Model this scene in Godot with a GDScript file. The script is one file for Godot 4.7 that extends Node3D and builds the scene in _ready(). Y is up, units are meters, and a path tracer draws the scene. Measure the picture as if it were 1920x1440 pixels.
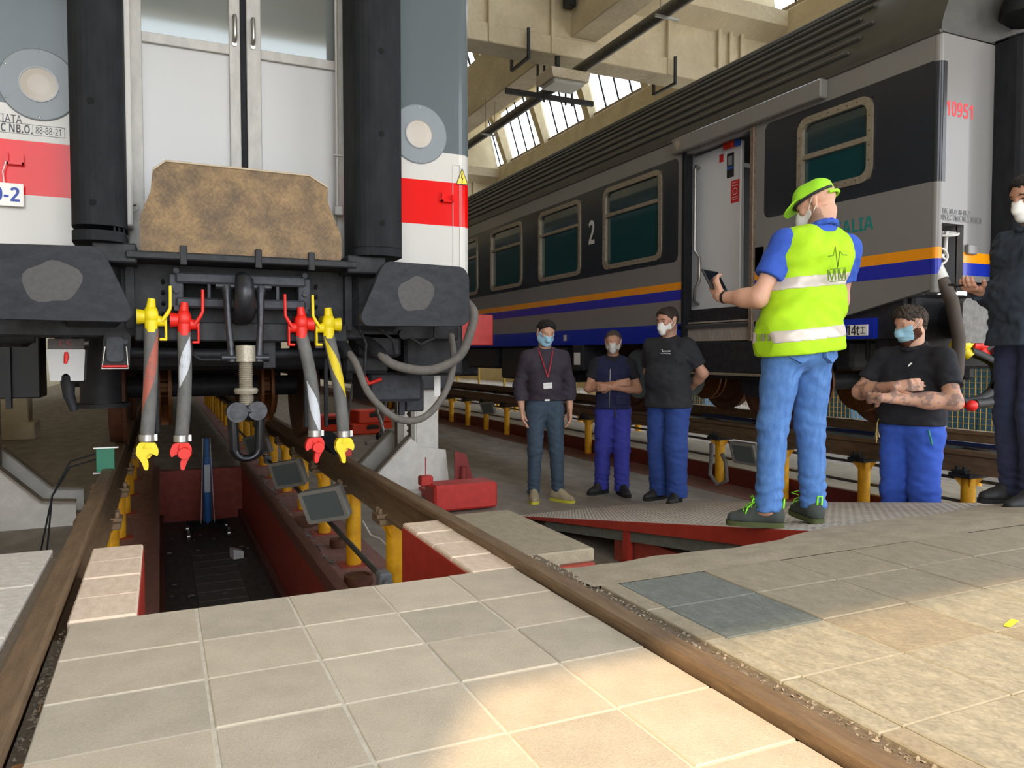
extends Node3D
# Railway workshop: the rails run along -z, rail top is y = 0, metres.

const C1 := 0.437      # centre line of the pit track
const C2 := 6.41       # centre line of the second track
const LOW := -0.71     # workshop floor
const PIT := -1.35     # pit floor

class MB:
	var t := Transform3D.IDENTITY
	var v := PackedVector3Array()
	var n := PackedVector3Array()
	var col := PackedColorArray()
	var ix := PackedInt32Array()
	func quad(a: Vector3, b: Vector3, c: Vector3, d: Vector3) -> void:   # counter-clockwise seen from its front
		a = t * a; b = t * b; c = t * c; d = t * d
		var nn := (c - a).cross(d - b).normalized()
		var k := v.size()
		v.append_array(PackedVector3Array([a, b, c, d])); n.append_array(PackedVector3Array([nn, nn, nn, nn]))
		ix.append_array(PackedInt32Array([k, k + 2, k + 1, k, k + 3, k + 2]))
	func tri(a: Vector3, b: Vector3, c: Vector3) -> void:
		a = t * a; b = t * b; c = t * c
		var nn := (b - a).cross(c - a).normalized()
		var k := v.size()
		v.append_array(PackedVector3Array([a, b, c])); n.append_array(PackedVector3Array([nn, nn, nn]))
		ix.append_array(PackedInt32Array([k, k + 2, k + 1]))
	func sm(pts: Array, nrm: Array, w: int) -> void:   # smooth grid: rows of w points each
		var k := v.size()
		for i in pts.size():
			v.append(t * pts[i]); n.append((t.basis * nrm[i]).normalized())
		for r in pts.size() / w - 1:
			for q in w - 1:
				var i0 := k + r * w + q
				ix.append_array(PackedInt32Array([i0, i0 + w + 1, i0 + 1, i0, i0 + w, i0 + w + 1]))
	func box(c: Vector3, s: Vector3, bev := 0.0) -> void:
		var h := s * 0.5
		bev = minf(bev, minf(h.x, minf(h.y, h.z)) * 0.9)
		if bev <= 0.0:
			for ax in 3:
				for sg in [-1.0, 1.0]:
					var nv := Vector3.ZERO; nv[ax] = sg
					var u := Vector3.ZERO; u[(ax + 1) % 3] = h[(ax + 1) % 3]
					var w := Vector3.ZERO; w[(ax + 2) % 3] = h[(ax + 2) % 3] * sg
					var o := c + nv * h[ax]
					quad(o - u - w, o + u - w, o + u + w, o - u + w)
			return
		var i := h - Vector3(bev, bev, bev)
		for ax in 3:
			var a1 := (ax + 1) % 3
			var a2 := (ax + 2) % 3
			for sg in [-1.0, 1.0]:
				var nv := Vector3.ZERO; nv[ax] = sg * h[ax]
				var u := Vector3.ZERO; u[a1] = i[a1]
				var w := Vector3.ZERO; w[a2] = i[a2] * sg
				quad(c + nv - u - w, c + nv + u - w, c + nv + u + w, c + nv - u + w)
			for s1 in [-1.0, 1.0]:
				for s2 in [-1.0, 1.0]:
					var p := Vector3.ZERO; p[a1] = h[a1] * s1; p[a2] = i[a2] * s2
					var q := Vector3.ZERO; q[a1] = i[a1] * s1; q[a2] = h[a2] * s2
					var e := Vector3.ZERO; e[ax] = i[ax] * s1 * s2
					_edge(c + p - e, c + q - e, c + q + e, c + p + e, c)
		for sx in [-1.0, 1.0]:
			for sy in [-1.0, 1.0]:
				for sz in [-1.0, 1.0]:
					var sgn := Vector3(sx, sy, sz)
					var A := c + Vector3(h.x, i.y, i.z) * sgn
					var B := c + Vector3(i.x, h.y, i.z) * sgn
					var D := c + Vector3(i.x, i.y, h.z) * sgn
					if sx * sy * sz > 0: tri(A, B, D)
					else: tri(A, D, B)
	func _edge(a: Vector3, b: Vector3, c: Vector3, d: Vector3, ctr: Vector3) -> void:
		if (c - a).cross(d - b).dot((a + c) * 0.5 - ctr) > 0: quad(a, b, c, d)
		else: quad(d, c, b, a)
	func bx(x0: float, x1: float, y0: float, y1: float, z0: float, z1: float, bev := 0.0) -> void:
		box(Vector3(x0 + x1, y0 + y1, z0 + z1) * 0.5, Vector3(absf(x1 - x0), absf(y1 - y0), absf(z1 - z0)), bev)
	func hexa(lo: Array, hi: Array) -> void:   # two quads of four points, lo counter-clockwise seen from above
		quad(lo[3], lo[2], lo[1], lo[0]); quad(hi[0], hi[1], hi[2], hi[3])
		for k in 4:
			var j := (k + 1) % 4
			quad(lo[k], lo[j], hi[j], hi[k])
	func tube(pts: Array, rad, sides := 10, caps := true, close := false) -> void:
		var m := pts.size()
		var up := Vector3.UP
		var P := []
		var N := []
		var prev := Vector3.ZERO
		for i in m:
			var a: Vector3 = pts[maxi(i - 1, 0)] if not close else pts[(i - 1 + m) % m]
			var b: Vector3 = pts[mini(i + 1, m - 1)] if not close else pts[(i + 1) % m]
			var d := (b - a).normalized()
			if i == 0:
				if absf(d.y) > 0.9: up = Vector3.RIGHT
				prev = d.cross(up).normalized()
			else:
				prev = (prev - d * prev.dot(d)).normalized()
			var q := d.cross(prev)
			var r: float = rad[i] if rad is Array else rad
			for s in sides + 1:
				var an := TAU * s / sides
				var o := prev * cos(an) + q * sin(an)
				P.append(pts[i] + o * r); N.append(o)
		if close:
			for s in sides + 1:
				P.append(P[s]); N.append(N[s])
		sm(P, N, sides + 1)
		if caps and not close:
			for e in [0, m - 1]:
				var base: int = e * (sides + 1)
				for s in range(1, sides - 1):
					if e == 0: tri(P[base], P[base + s + 1], P[base + s])
					else: tri(P[base], P[base + s], P[base + s + 1])
	func lathe(prof: Array, sides := 16) -> void:   # prof: Vector2(radius, height) along y of t, hard profile corners
		for i in prof.size() - 1:
			var a: Vector2 = prof[i]
			var b: Vector2 = prof[i + 1]
			var dn := Vector2(b.y - a.y, a.x - b.x).normalized()
			var P := []
			var N := []
			for p: Vector2 in [a, b]:
				for s in sides + 1:
					var an := TAU * s / sides
					P.append(Vector3(cos(an) * p.x, p.y, -sin(an) * p.x)); N.append(Vector3(cos(an) * dn.x, dn.y, -sin(an) * dn.x))
			sm(P, N, sides + 1)
	func cyl(a: Vector3, b: Vector3, r: float, sides := 14, r2 := -1.0) -> void:
		tube([a, b], [r, r if r2 < 0 else r2], sides)
	func prism(poly: PackedVector2Array, z0: float, z1: float) -> void:   # polygon in x, y pushed from z0 to z1 (z1 > z0)
		if Geometry2D.is_polygon_clockwise(poly): poly = poly.duplicate(); poly.reverse()
		var id := Geometry2D.triangulate_polygon(poly)
		for i in range(0, id.size(), 3):
			var a := poly[id[i]]
			var b := poly[id[i + 1]]
			var c := poly[id[i + 2]]
			if (b - a).cross(c - a) < 0:
				var x := b; b = c; c = x
			tri(Vector3(a.x, a.y, z1), Vector3(b.x, b.y, z1), Vector3(c.x, c.y, z1))
			tri(Vector3(a.x, a.y, z0), Vector3(c.x, c.y, z0), Vector3(b.x, b.y, z0))
		for i in poly.size():
			var a := poly[i]
			var b := poly[(i + 1) % poly.size()]
			quad(Vector3(a.x, a.y, z0), Vector3(b.x, b.y, z0), Vector3(b.x, b.y, z1), Vector3(a.x, a.y, z1))
	func ring(outer: PackedVector2Array, inner: PackedVector2Array, z0: float, z1: float) -> void:   # two loops with the same number of points, counter-clockwise
		var m := outer.size()
		for i in m:
			var j := (i + 1) % m
			var a := outer[i]; var b := outer[j]; var c := inner[j]; var d := inner[i]
			quad(Vector3(a.x, a.y, z1), Vector3(b.x, b.y, z1), Vector3(c.x, c.y, z1), Vector3(d.x, d.y, z1))
			quad(Vector3(d.x, d.y, z0), Vector3(c.x, c.y, z0), Vector3(b.x, b.y, z0), Vector3(a.x, a.y, z0))
			quad(Vector3(a.x, a.y, z0), Vector3(b.x, b.y, z0), Vector3(b.x, b.y, z1), Vector3(a.x, a.y, z1))
			quad(Vector3(d.x, d.y, z1), Vector3(c.x, c.y, z1), Vector3(c.x, c.y, z0), Vector3(d.x, d.y, z0))
	func ball(c: Vector3, r: Vector3, sides := 16) -> void:
		var P := []
		var N := []
		for i in sides / 2 + 1:
			var la := PI * 0.5 - PI * i / (sides / 2)
			for s in sides + 1:
				var an := TAU * s / sides
				var o := Vector3(cos(la) * cos(an), sin(la), cos(la) * sin(an))
				P.append(c + o * r); N.append(o / r)
		sm(P, N, sides + 1)
	func mesh() -> ArrayMesh:
		var a := []
		a.resize(Mesh.ARRAY_MAX)
		a[Mesh.ARRAY_VERTEX] = v; a[Mesh.ARRAY_NORMAL] = n; a[Mesh.ARRAY_INDEX] = ix
		if col.size() == v.size() and col.size() > 0: a[Mesh.ARRAY_COLOR] = col
		var m := ArrayMesh.new()
		m.add_surface_from_arrays(Mesh.PRIMITIVE_TRIANGLES, a)
		return m

var names := {}
var mats := {}
var rng := RandomNumberGenerator.new()

func mb(at := Vector3.ZERO, turn := Vector3.ZERO) -> MB:
	var b := MB.new()
	b.t = Transform3D(Basis.from_euler(turn), at)
	return b

func numbered(called: String) -> String:
	var k: int = names.get(called, 0)
	names[called] = k + 1
	return called if k == 0 else "%s_%03d" % [called, k]

func put(called: String, m, material: Material, parent: Node = self) -> MeshInstance3D:
	var o := MeshInstance3D.new()
	o.mesh = m.mesh() if m is MB else m
	o.material_override = material
	if parent == self: o.name = numbered(called)
	else: o.name = called
	parent.add_child(o, true)
	return o

func tag(o: Node, label: String, category: String, group := "") -> Node:
	o.set_meta("label", label); o.set_meta("category", category)
	if group: o.set_meta("group", group)
	return o

func thing(called: String, label: String, category: String, at := Vector3.ZERO, turn := 0.0, group := "") -> Node3D:
	var o := Node3D.new()
	o.name = numbered(called)
	add_child(o)
	o.position = at; o.rotation.y = turn
	tag(o, label, category, group)
	return o

func part(called: String, parent: Node, at := Vector3.ZERO) -> Node3D:
	var o := Node3D.new()
	o.name = called
	parent.add_child(o, true)
	o.position = at
	return o

func struct(called: String, m, material: Material, parent: Node = self) -> MeshInstance3D:
	var o := put(called, m, material, parent)
	if parent == self: o.set_meta("kind", "structure")
	return o

func structure(called: String) -> Node3D:
	var o := Node3D.new()
	o.name = numbered(called)
	add_child(o)
	o.set_meta("kind", "structure")
	return o

const ORD := ["first", "second", "third", "fourth", "fifth", "sixth", "seventh", "eighth", "ninth", "tenth", "eleventh", "twelfth", "thirteenth", "fourteenth", "fifteenth", "sixteenth", "seventeenth", "eighteenth", "nineteenth", "twentieth"]

func text(called: String, words: String, size: float, at: Vector3, material: Material, parent: Node, turn := 0.0, serif := "Droid Sans", depth := 0.002, stretch := 1.0, bold := 400, roll := 0.0) -> MeshInstance3D:
	var f := SystemFont.new()
	f.font_names = PackedStringArray([serif]); f.font_weight = bold
	var tm := TextMesh.new()
	tm.font = f; tm.text = words; tm.font_size = 64; tm.pixel_size = size / 64.0 * 1.36; tm.depth = depth; tm.curve_step = 1.0
	var o := put(called, tm, material, parent)
	o.position = at; o.rotation = Vector3(0, turn, roll); o.scale = Vector3(stretch, 1, 1)
	return o

# ---------------------------------------------------------------- materials
var texs := {}
func grain(key: String, coarse: float, fine: float, lo: Color, hi: Color, mixf := 0.5, bias := 0.0, size := 512, contrast := 1.0) -> ImageTexture:
	if texs.has(key): return texs[key]
	var na := FastNoiseLite.new()
	na.seed = hash(key) % 1000; na.noise_type = FastNoiseLite.TYPE_SIMPLEX_SMOOTH; na.frequency = coarse / size; na.fractal_octaves = 5
	var nb := FastNoiseLite.new()
	nb.seed = hash(key) % 1000 + 7; nb.noise_type = FastNoiseLite.TYPE_VALUE_CUBIC; nb.frequency = fine / size; nb.fractal_octaves = 3
	var da := na.get_seamless_image(size, size).get_data()
	var db := nb.get_seamless_image(size, size).get_data()
	var out := PackedByteArray()
	out.resize(size * size * 3)
	for i in size * size:
		var x := da[i] / 255.0 * (1.0 - mixf) + db[i] / 255.0 * mixf + bias
		x = clampf((x - 0.5) * contrast + 0.5, 0.0, 1.0)
		out[i * 3] = int((lo.r + (hi.r - lo.r) * x) * 255.0)
		out[i * 3 + 1] = int((lo.g + (hi.g - lo.g) * x) * 255.0)
		out[i * 3 + 2] = int((lo.b + (hi.b - lo.b) * x) * 255.0)
	texs[key] = ImageTexture.create_from_image(Image.create_from_data(size, size, false, Image.FORMAT_RGB8, out))
	return texs[key]

func bumps(key: String, freq: float, strength: float, size := 512) -> ImageTexture:
	key = "n" + key
	if texs.has(key): return texs[key]
	var na := FastNoiseLite.new()
	na.seed = hash(key) % 1000; na.noise_type = FastNoiseLite.TYPE_SIMPLEX_SMOOTH; na.frequency = freq / size; na.fractal_octaves = 4
	var im := na.get_seamless_image(size, size)
	im.convert(Image.FORMAT_RGBA8)
	im.bump_map_to_normal_map(strength)
	texs[key] = ImageTexture.create_from_image(im)
	return texs[key]

func mat(key: String, c: Color, rough := 0.6, metal := 0.0, tex: Texture2D = null, scale := Vector3.ONE, world := false, nrm: Texture2D = null, nscale := 1.0) -> StandardMaterial3D:
	if mats.has(key): return mats[key]
	var m := StandardMaterial3D.new()
	m.resource_name = key
	m.albedo_color = c; m.roughness = rough; m.metallic = metal
	if tex or nrm:
		m.albedo_texture = tex
		m.uv1_triplanar = true; m.uv1_world_triplanar = world; m.uv1_scale = scale
		if nrm:
			m.normal_enabled = true; m.normal_texture = nrm; m.normal_scale = nscale
	mats[key] = m
	return m

func rgb(hex: String) -> Color:
	return Color.html(hex)

func dull(key: String, c: Color, rough := 0.6, metal := 0.0, tex: Texture2D = null, scale := Vector3.ONE, world := false, nrm: Texture2D = null, nscale := 1.0) -> StandardMaterial3D:   # a weakly shining dark paint
	var m := mat(key, c, rough, metal, tex, scale, world, nrm, nscale)
	m.metallic_specular = 0.32
	return m
# ---------------------------------------------------------------- set-up
func setup() -> void:
	rng.seed = 20210
	var cam := Camera3D.new()
	cam.name = "camera"
	cam.fov = 53.08; cam.near = 0.05; cam.far = 400.0
	cam.position = Vector3(0, 0.74, 0)
	cam.rotation = Vector3(-0.03882, -0.42895, 0)
	add_child(cam)
	cam.current = true
	var env := Environment.new()
	var sm := ProceduralSkyMaterial.new()
	sm.sky_top_color = Color(0.73, 0.79, 0.87); sm.sky_horizon_color = Color(0.95, 0.945, 0.94); sm.sky_curve = 0.35
	sm.ground_bottom_color = Color(0.62, 0.60, 0.56); sm.ground_horizon_color = Color(0.80, 0.82, 0.84)
	sm.sun_angle_max = 8.0
	var sky := Sky.new()
	sky.sky_material = sm
	env.background_mode = Environment.BG_SKY
	env.sky = sky
	env.background_energy_multiplier = SKY
	env.tonemap_mode = Environment.TONE_MAPPER_LINEAR
	env.tonemap_exposure = EXPOSURE
	env.sdfgi_enabled = true; env.ssao_enabled = true; env.ssil_enabled = true
	var we := WorldEnvironment.new()
	we.name = "environment"
	we.environment = env
	add_child(we)
	var sun := DirectionalLight3D.new()
	sun.name = "sun"
	sun.light_color = Color(1.0, 0.88, 0.70); sun.light_energy = SUN; sun.light_angular_distance = 0.9
	sun.shadow_enabled = true
	sun.look_at_from_position(Vector3.ZERO, Vector3(0.6, -1.036, -0.818))
	add_child(sun)

const SKY := 6.0
const SUN := 1.25
const EXPOSURE := 1.3
# ---------------------------------------------------------------- the building
func m_conc() -> Material: return mat("concrete", rgb("ffffff"), 0.85, 0, grain("conc", 6, 120, rgb("b9ad92"), rgb("ded3b8"), 0.3), Vector3.ONE * 0.16, true, bumps("conc", 40, 2.0), 0.4)
func m_floor() -> Material: return mat("workshop_floor", rgb("ffffff"), 0.62, 0, grain("floor", 7, 150, rgb("756c60"), rgb("a1978a"), 0.3, 0.0, 512, 1.2), Vector3(0.5, 0.5, 0.22), true, bumps("floor", 60, 2.0), 0.35)
func m_red() -> Material: return mat("red_oxide_paint", rgb("ffffff"), 0.55, 0, grain("red", 8, 90, rgb("8c3226"), rgb("b3503f"), 0.35), Vector3.ONE * 0.9, true, bumps("conc", 40, 2.0), 0.25)
func m_redside() -> Material: return mat("bright_red_oxide_paint", rgb("d98f83"), 0.5, 0, grain("red2", 8, 90, rgb("b8503f"), rgb("d8705c"), 0.3), Vector3.ONE * 0.9, true)
func m_yel() -> Material: return mat("yellow_post_paint", rgb("ffffff"), 0.5, 0, grain("yel", 6, 60, rgb("c98a08"), rgb("f0b414"), 0.25, 0.15), Vector3.ONE * 2.0, true)
func m_steel() -> Material: return mat("rusty_rail_steel", rgb("ffffff"), 0.6, 0.3, grain("rail", 5, 120, rgb("5d4a37"), rgb("94795a"), 0.4), Vector3(6, 6, 0.8), true, bumps("conc", 40, 2.0), 0.4)
func m_dark() -> Material: return dull("black_underframe_paint", rgb("ffffff"), 0.5, 0.0, grain("dark", 7, 80, rgb("202125"), rgb("424348"), 0.35), Vector3.ONE * 1.5)
func m_tile(k: int) -> Material:
	var lo := [rgb("a69883"), rgb("ab9d87"), rgb("a09480"), rgb("b0a28c")]
	var hi := [rgb("c5b7a0"), rgb("cbbba3"), rgb("beb19b"), rgb("d0c0a8")]
	return mat("concrete_tile_%d" % k, rgb("ffffff"), 0.85, 0, grain("tile%d" % k, 5, 190, lo[k], hi[k], 0.55), Vector3.ONE * 1.3, true, bumps("tile", 150, 2.0), 0.35)
func m_slate(k: int) -> Material:
	return mat("stone_slab_%d" % k, rgb("ffffff"), 0.8, 0, grain("slate%d" % k, 14, 120, [rgb("55584e"), rgb("7b725f"), rgb("746f5f")][k], [rgb("80827a"), rgb("a8997f"), rgb("b9ae96")][k], 0.5, 0.0, 512, 0.9), Vector3(1.2, 1.2, 0.7), true, bumps("slate", 70, 3.0), 0.22)
func m_cream() -> Material: return mat("cream_stone", rgb("ffffff"), 0.85, 0, grain("cream", 10, 140, rgb("c9ad92"), rgb("ecd8c0"), 0.45), Vector3(3, 3, 1.2), true, bumps("tile", 150, 2.0), 0.4)
func m_glasspane() -> Material:
	var m := mat("roof_glass", Color(0.7, 0.92, 1.0, 0.08), 0.08)
	m.transparency = BaseMaterial3D.TRANSPARENCY_ALPHA
	return m

func building() -> void:
	var conc := m_conc()
	# --- workshop floor, pit
	var fl := structure("floor")
	var f := mb()
	f.bx(-4.5, -0.04, LOW - 0.12, LOW, -45, 2.4); f.bx(0.93, 17, LOW - 0.12, LOW, -45, 2.4); f.bx(-0.04, 0.93, LOW - 0.12, LOW, -45, -10.4)
	put("slab", f, m_floor(), fl)
	f = mb()
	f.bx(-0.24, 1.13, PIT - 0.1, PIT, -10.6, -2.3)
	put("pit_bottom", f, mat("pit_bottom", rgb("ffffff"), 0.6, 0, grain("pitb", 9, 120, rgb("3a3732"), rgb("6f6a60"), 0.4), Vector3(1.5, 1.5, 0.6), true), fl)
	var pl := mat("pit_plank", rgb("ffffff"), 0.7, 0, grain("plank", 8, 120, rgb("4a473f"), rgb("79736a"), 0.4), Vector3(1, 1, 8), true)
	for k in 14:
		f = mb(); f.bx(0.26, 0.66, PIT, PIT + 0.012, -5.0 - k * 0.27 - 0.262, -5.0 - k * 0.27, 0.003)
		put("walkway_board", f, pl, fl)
	for sd in [[-0.09, -0.04], [0.93, 0.98]]:
		f = mb(); f.bx(sd[0], sd[1], PIT, LOW + 0.06, -10.4, -2.4, 0.004)
		put("pit_wall", f, m_red(), fl)
		f = mb()
		var ix: float = sd[1] if sd[0] < 0.4 else sd[0]
		var sg := 1.0 if sd[0] < 0.4 else -1.0
		f.bx(ix, ix + sg * 0.012, LOW - 0.02, LOW + 0.07, -10.4, -2.4); f.bx(ix, ix + sg * 0.05, PIT, PIT + 0.1, -10.4, -2.4, 0.005)
		f.bx(ix - sg * 0.06, ix + sg * 0.014, LOW + 0.06, LOW + 0.072, -10.4, -2.4)
		put("pit_edge_angle", f, mat("worn_edge_steel", rgb("ffffff"), 0.5, 0.1, grain("edge", 8, 90, rgb("59403a"), rgb("8b5a4c"), 0.4), Vector3(3, 3, 0.7), true), fl)
	f = mb(); f.bx(-0.09, 0.98, PIT, LOW, -10.5, -10.4)
	put("pit_end_wall", f, m_red(), fl)
	var pink := mat("worn_pink_paint", rgb("ffffff"), 0.7, 0, grain("pink", 9, 120, rgb("6e4a42"), rgb("a87c70"), 0.45), Vector3(1.5, 1.5, 0.5), true)
	for a in [[0.985, 1.42], [-0.6, -0.095], [5.28, 5.76]]:
		f = mb(); f.bx(a[0], a[1], LOW, LOW + 0.004, -40, -2.4)
		put("painted_strip", f, pink, fl)
	f = mb(); f.bx(5.77, 7.05, LOW, LOW + 0.2, -40, 2.0); put("track_bed", f, conc, fl)
	f = mb(); f.bx(5.75, 5.77, LOW, LOW + 0.19, -40, 2.0); put("red_kerb", f, mat("dark_red_kerb", rgb("ffffff"), 0.5, 0, grain("kerb", 8, 60, rgb("521a18"), rgb("742824"), 0.35), Vector3.ONE, true), fl)
	# --- raised platform in front
	var pf := structure("floor_platform")
	f = mb()
	f.bx(-0.245, 1.145, LOW, -0.033, -2.5, 2.3)
	put("bedding", f, mat("pale_mortar", rgb("ffffff"), 0.9, 0, grain("mort", 9, 120, rgb("b5aa96"), rgb("dad0bc"), 0.4), Vector3.ONE * 2, true), pf)
	var xs := [-0.25, 0.088, 0.356, 0.631, 0.895, 1.15]
	for r in 12:
		var z1 := -2.2 + 0.2665 * r
		var z0 := -2.5 if r == 0 else z1 - 0.2665
		for c in 5:
			f = mb()
			var d := rng.randf_range(-0.0015, 0.0015)
			f.bx(xs[c] + 0.003, xs[c + 1] - 0.003, -0.06, -0.03 + d, z0 + 0.003, z1 - 0.003, 0.003)
			put("tile", f, m_tile((r * 3 + c * 2 + int(rng.randf() * 2)) % 4), pf)
	f = mb(); f.bx(-0.25, 1.15, -0.06, -0.03, 0.72, 2.4); put("threshold_slab", f, m_tile(0), pf)
	# platform to the right of the right-hand rail
	f = mb(); f.bx(1.24, 5.2, LOW, -0.045, -2.15, 2.3); put("bedding", f, mats["pale_mortar"], pf)
	var gx := [1.30, 1.37, 1.72, 2.07, 2.42, 2.77, 3.12, 3.47, 3.82, 4.17, 4.52, 5.2]
	for r in 10:
		for c in gx.size() - 1:
			var z0 := -2.15 + 0.27 * r
			var kind := 1
			if r < 2 and c == 1: kind = 0
			elif r >= 2: kind = 2 if (r * 7 + c * 5) % 4 else 1
			f = mb(); var d := rng.randf_range(-0.002, 0.002)
			f.bx(gx[c] + 0.002, gx[c + 1] - 0.002, -0.07, -0.02 + d, z0 + 0.002, z0 + 0.268, 0.003)
			put("stone_slab", f, m_slate(kind), pf)
	f = mb(); f.bx(1.30, 5.2, -0.07, -0.022, 0.56, 2.4); put("threshold_slab", f, m_slate(1), pf)
	# cement apron falling to the ramp, with a broken edge
	var apron := mat("cement_apron", rgb("ffffff"), 0.85, 0, grain("apron", 7, 120, rgb("8a7d69"), rgb("b3a58d"), 0.35, 0.05), Vector3.ONE * 0.8, true, bumps("floor", 60, 2.0), 0.35)
	f = mb()
	var NX := 40
	var P := []
	var N := []
	var zz := [-2.15, -2.3, -2.45, -2.58, -2.64, -2.66, -2.66]
	var yy := [-0.021, -0.03, -0.055, -0.085, -0.105, -0.125, LOW]
	for j in zz.size():
		for i in NX + 1:
			var x := 1.28 + (5.2 - 1.28) * i / NX
			var e := sin(x * 9.0) * 0.012 + sin(x * 23.0) * 0.008 - 0.10 * smoothstep(2.5, 2.9, x) - 0.02 * (x - 3.0) * (1.0 if x > 3.0 else 0.0)
			P.append(Vector3(x, yy[j] + sin(x * 4.0 + j) * 0.004 * (1.0 if j in [1, 2, 3] else 0.0), zz[j] + (e if j >= 3 else 0.0)))
			N.append(Vector3(0, 1, -0.12) if j < 5 else Vector3(0, 0, -1))
	f.sm(P, N, NX + 1)
	put("cement_apron", f, apron, pf)
	# strip of slabs along the right rail, and the side wall under it
	f = mb(); f.bx(1.25, 1.55, LOW, -0.085, -3.42, -2.6); put("strip_wall", f, m_red(), pf)
	f = mb(); f.bx(1.24, 1.56, -0.085, -0.03, -3.45, -2.62, 0.006); put("edge_slab", f, m_slate(1), pf)
	# pale blocks inside the rails, red flanks
	for q in 4:
		f = mb(); f.bx(-0.255, -0.075, -0.09, -0.028 + 0.002 * (q % 2), -3.43 + 0.232 * q, -3.43 + 0.232 * q + 0.228, 0.006)
		put("pale_block", f, m_cream(), pf)
		f = mb(); f.bx(0.99, 1.16, -0.09, -0.028 - 0.002 * (q % 2), -3.36 + 0.215 * q, -3.36 + 0.215 * q + 0.211, 0.006)
		put("pale_block", f, m_cream(), pf)
	f = mb(); f.bx(-0.25, -0.08, LOW, -0.09, -3.42, -2.5); f.bx(0.992, 1.155, LOW, -0.09, -3.35, -2.5)
	f.bx(-0.08, -0.072, LOW, -0.045, -3.42, -2.5); f.bx(0.984, 0.992, LOW, -0.045, -3.35, -2.5)
	put("block_wall", f, m_redside(), pf)
	# left outer slab
	f = mb(); f.bx(-4, -0.385, LOW, -0.05, -3.36, 2.3); put("bedding", f, mats["pale_mortar"], pf)
	for r in 5:
		for c in 4:
			f = mb(); f.bx(-0.74 - c * 0.36, -0.384 - c * 0.36, -0.06, -0.004 + rng.randf_range(-0.002, 0.001), -3.37 + r * 0.5, -3.37 + r * 0.5 + 0.495, 0.004)
			put("edge_slab", f, mat("whitish_slab", rgb("ffffff"), 0.85, 0, grain("wslab", 12, 140, rgb("a89f94"), rgb("e0d6c8"), 0.45), Vector3(2, 2, 2), true, bumps("tile", 150, 2.0), 0.4), pf)
	f = mb(); f.bx(-4, -0.384, -0.06, -0.006, -0.85, 2.3); put("threshold_slab", f, mats["whitish_slab"], pf)
	# --- ramp of checker plate between the tracks
	var rp := structure("ramp")
	var ry := func(z: float) -> float: return LOW + 0.004 + (z + 6.22) * 0.171
	var plate := mat("checker_plate", rgb("ffffff"), 0.55, 0.0, grain("plate", 7, 140, rgb("bcb2a4"), rgb("e2d8ca"), 0.35), Vector3(0.9, 0.9, 0.4), true)
	for k in 4:
		var za := -6.22 + k * 0.8775
		var zb := za + 0.8775
		f = mb()
		f.hexa([Vector3(2.84, ry.call(zb) - 0.012, zb), Vector3(4.5, ry.call(zb) - 0.012, zb), Vector3(4.5, ry.call(za) - 0.012, za), Vector3(2.84, ry.call(za) - 0.012, za)], [Vector3(2.84, ry.call(zb), zb), Vector3(4.5, ry.call(zb), zb), Vector3(4.5, ry.call(za), za), Vector3(2.84, ry.call(za), za)])
		put("plate", f, plate, rp)
	# raised treads of the plates
	f = mb()
	var tilt := atan(0.171)
	for k in 130:
		for j in 56:
			var z := -6.2 + k * 0.0265
			var x := 2.86 + j * 0.0292 + (0.0146 if k % 2 else 0.0)
			if x > 4.49: continue
			f.t = Transform3D(Basis(Vector3.RIGHT, -tilt) * Basis(Vector3.UP, 0.785 if (k + j) % 2 else -0.785), Vector3(x, ry.call(z) + 0.0004, z))
			f.quad(Vector3(-0.012, 0, 0), Vector3(0, 0.0022, 0.003), Vector3(0.012, 0, 0), Vector3(0, 0.0022, -0.003))
	var tr := put("tread_pattern", f, plate, rp)
	tr.set_meta("kind", "stuff")
	for sx in [2.83, 4.49]:
		f = mb()
		f.hexa([Vector3(sx, ry.call(-2.72) - 0.11, -2.72), Vector3(sx + 0.02, ry.call(-2.72) - 0.11, -2.72), Vector3(sx + 0.02, ry.call(-6.2) - 0.01, -6.2), Vector3(sx, ry.call(-6.2) - 0.01, -6.2)], [Vector3(sx, ry.call(-2.72), -2.72), Vector3(sx + 0.02, ry.call(-2.72), -2.72), Vector3(sx + 0.02, ry.call(-6.2), -6.2), Vector3(sx, ry.call(-6.2), -6.2)])
		put("side_channel", f, m_redside(), rp)
		f = mb(); f.bx(sx + 0.01, sx + 0.05, LOW, ry.call(-4.4) - 0.02, -4.4, -4.34); f.bx(sx + 0.01, sx + 0.05, LOW, ry.call(-3.0) - 0.02, -3.0, -2.94)
		put("ramp_leg", f, m_redside(), rp)
	f = mb()
	f.hexa([Vector3(2.86, ry.call(-2.72) - 0.19, -2.72), Vector3(2.92, ry.call(-2.72) - 0.19, -2.72), Vector3(2.92, ry.call(-5.6) - 0.1, -5.6), Vector3(2.86, ry.call(-5.6) - 0.1, -5.6)], [Vector3(2.86, ry.call(-2.72) - 0.11, -2.72), Vector3(2.92, ry.call(-2.72) - 0.11, -2.72), Vector3(2.92, ry.call(-5.6) - 0.04, -5.6), Vector3(2.86, ry.call(-5.6) - 0.04, -5.6)])
	put("grey_beam", f, m_slate(0), rp)
	f = mb(); f.bx(2.9, 2.94, LOW, -0.3, -3.6, -2.7); f.bx(2.9, 2.94, LOW, -0.5, -4.6, -3.6); put("inner_web", f, m_red(), rp)
	# --- walls
	var w := mb()
	var doors := [[-2.53, 2.86], [4.75, 8.7], [10.0, 14.9]]
	w.bx(-4.8, 17, 5.5, 11, 2.4, 2.75)
	var x0 := -4.8
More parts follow.
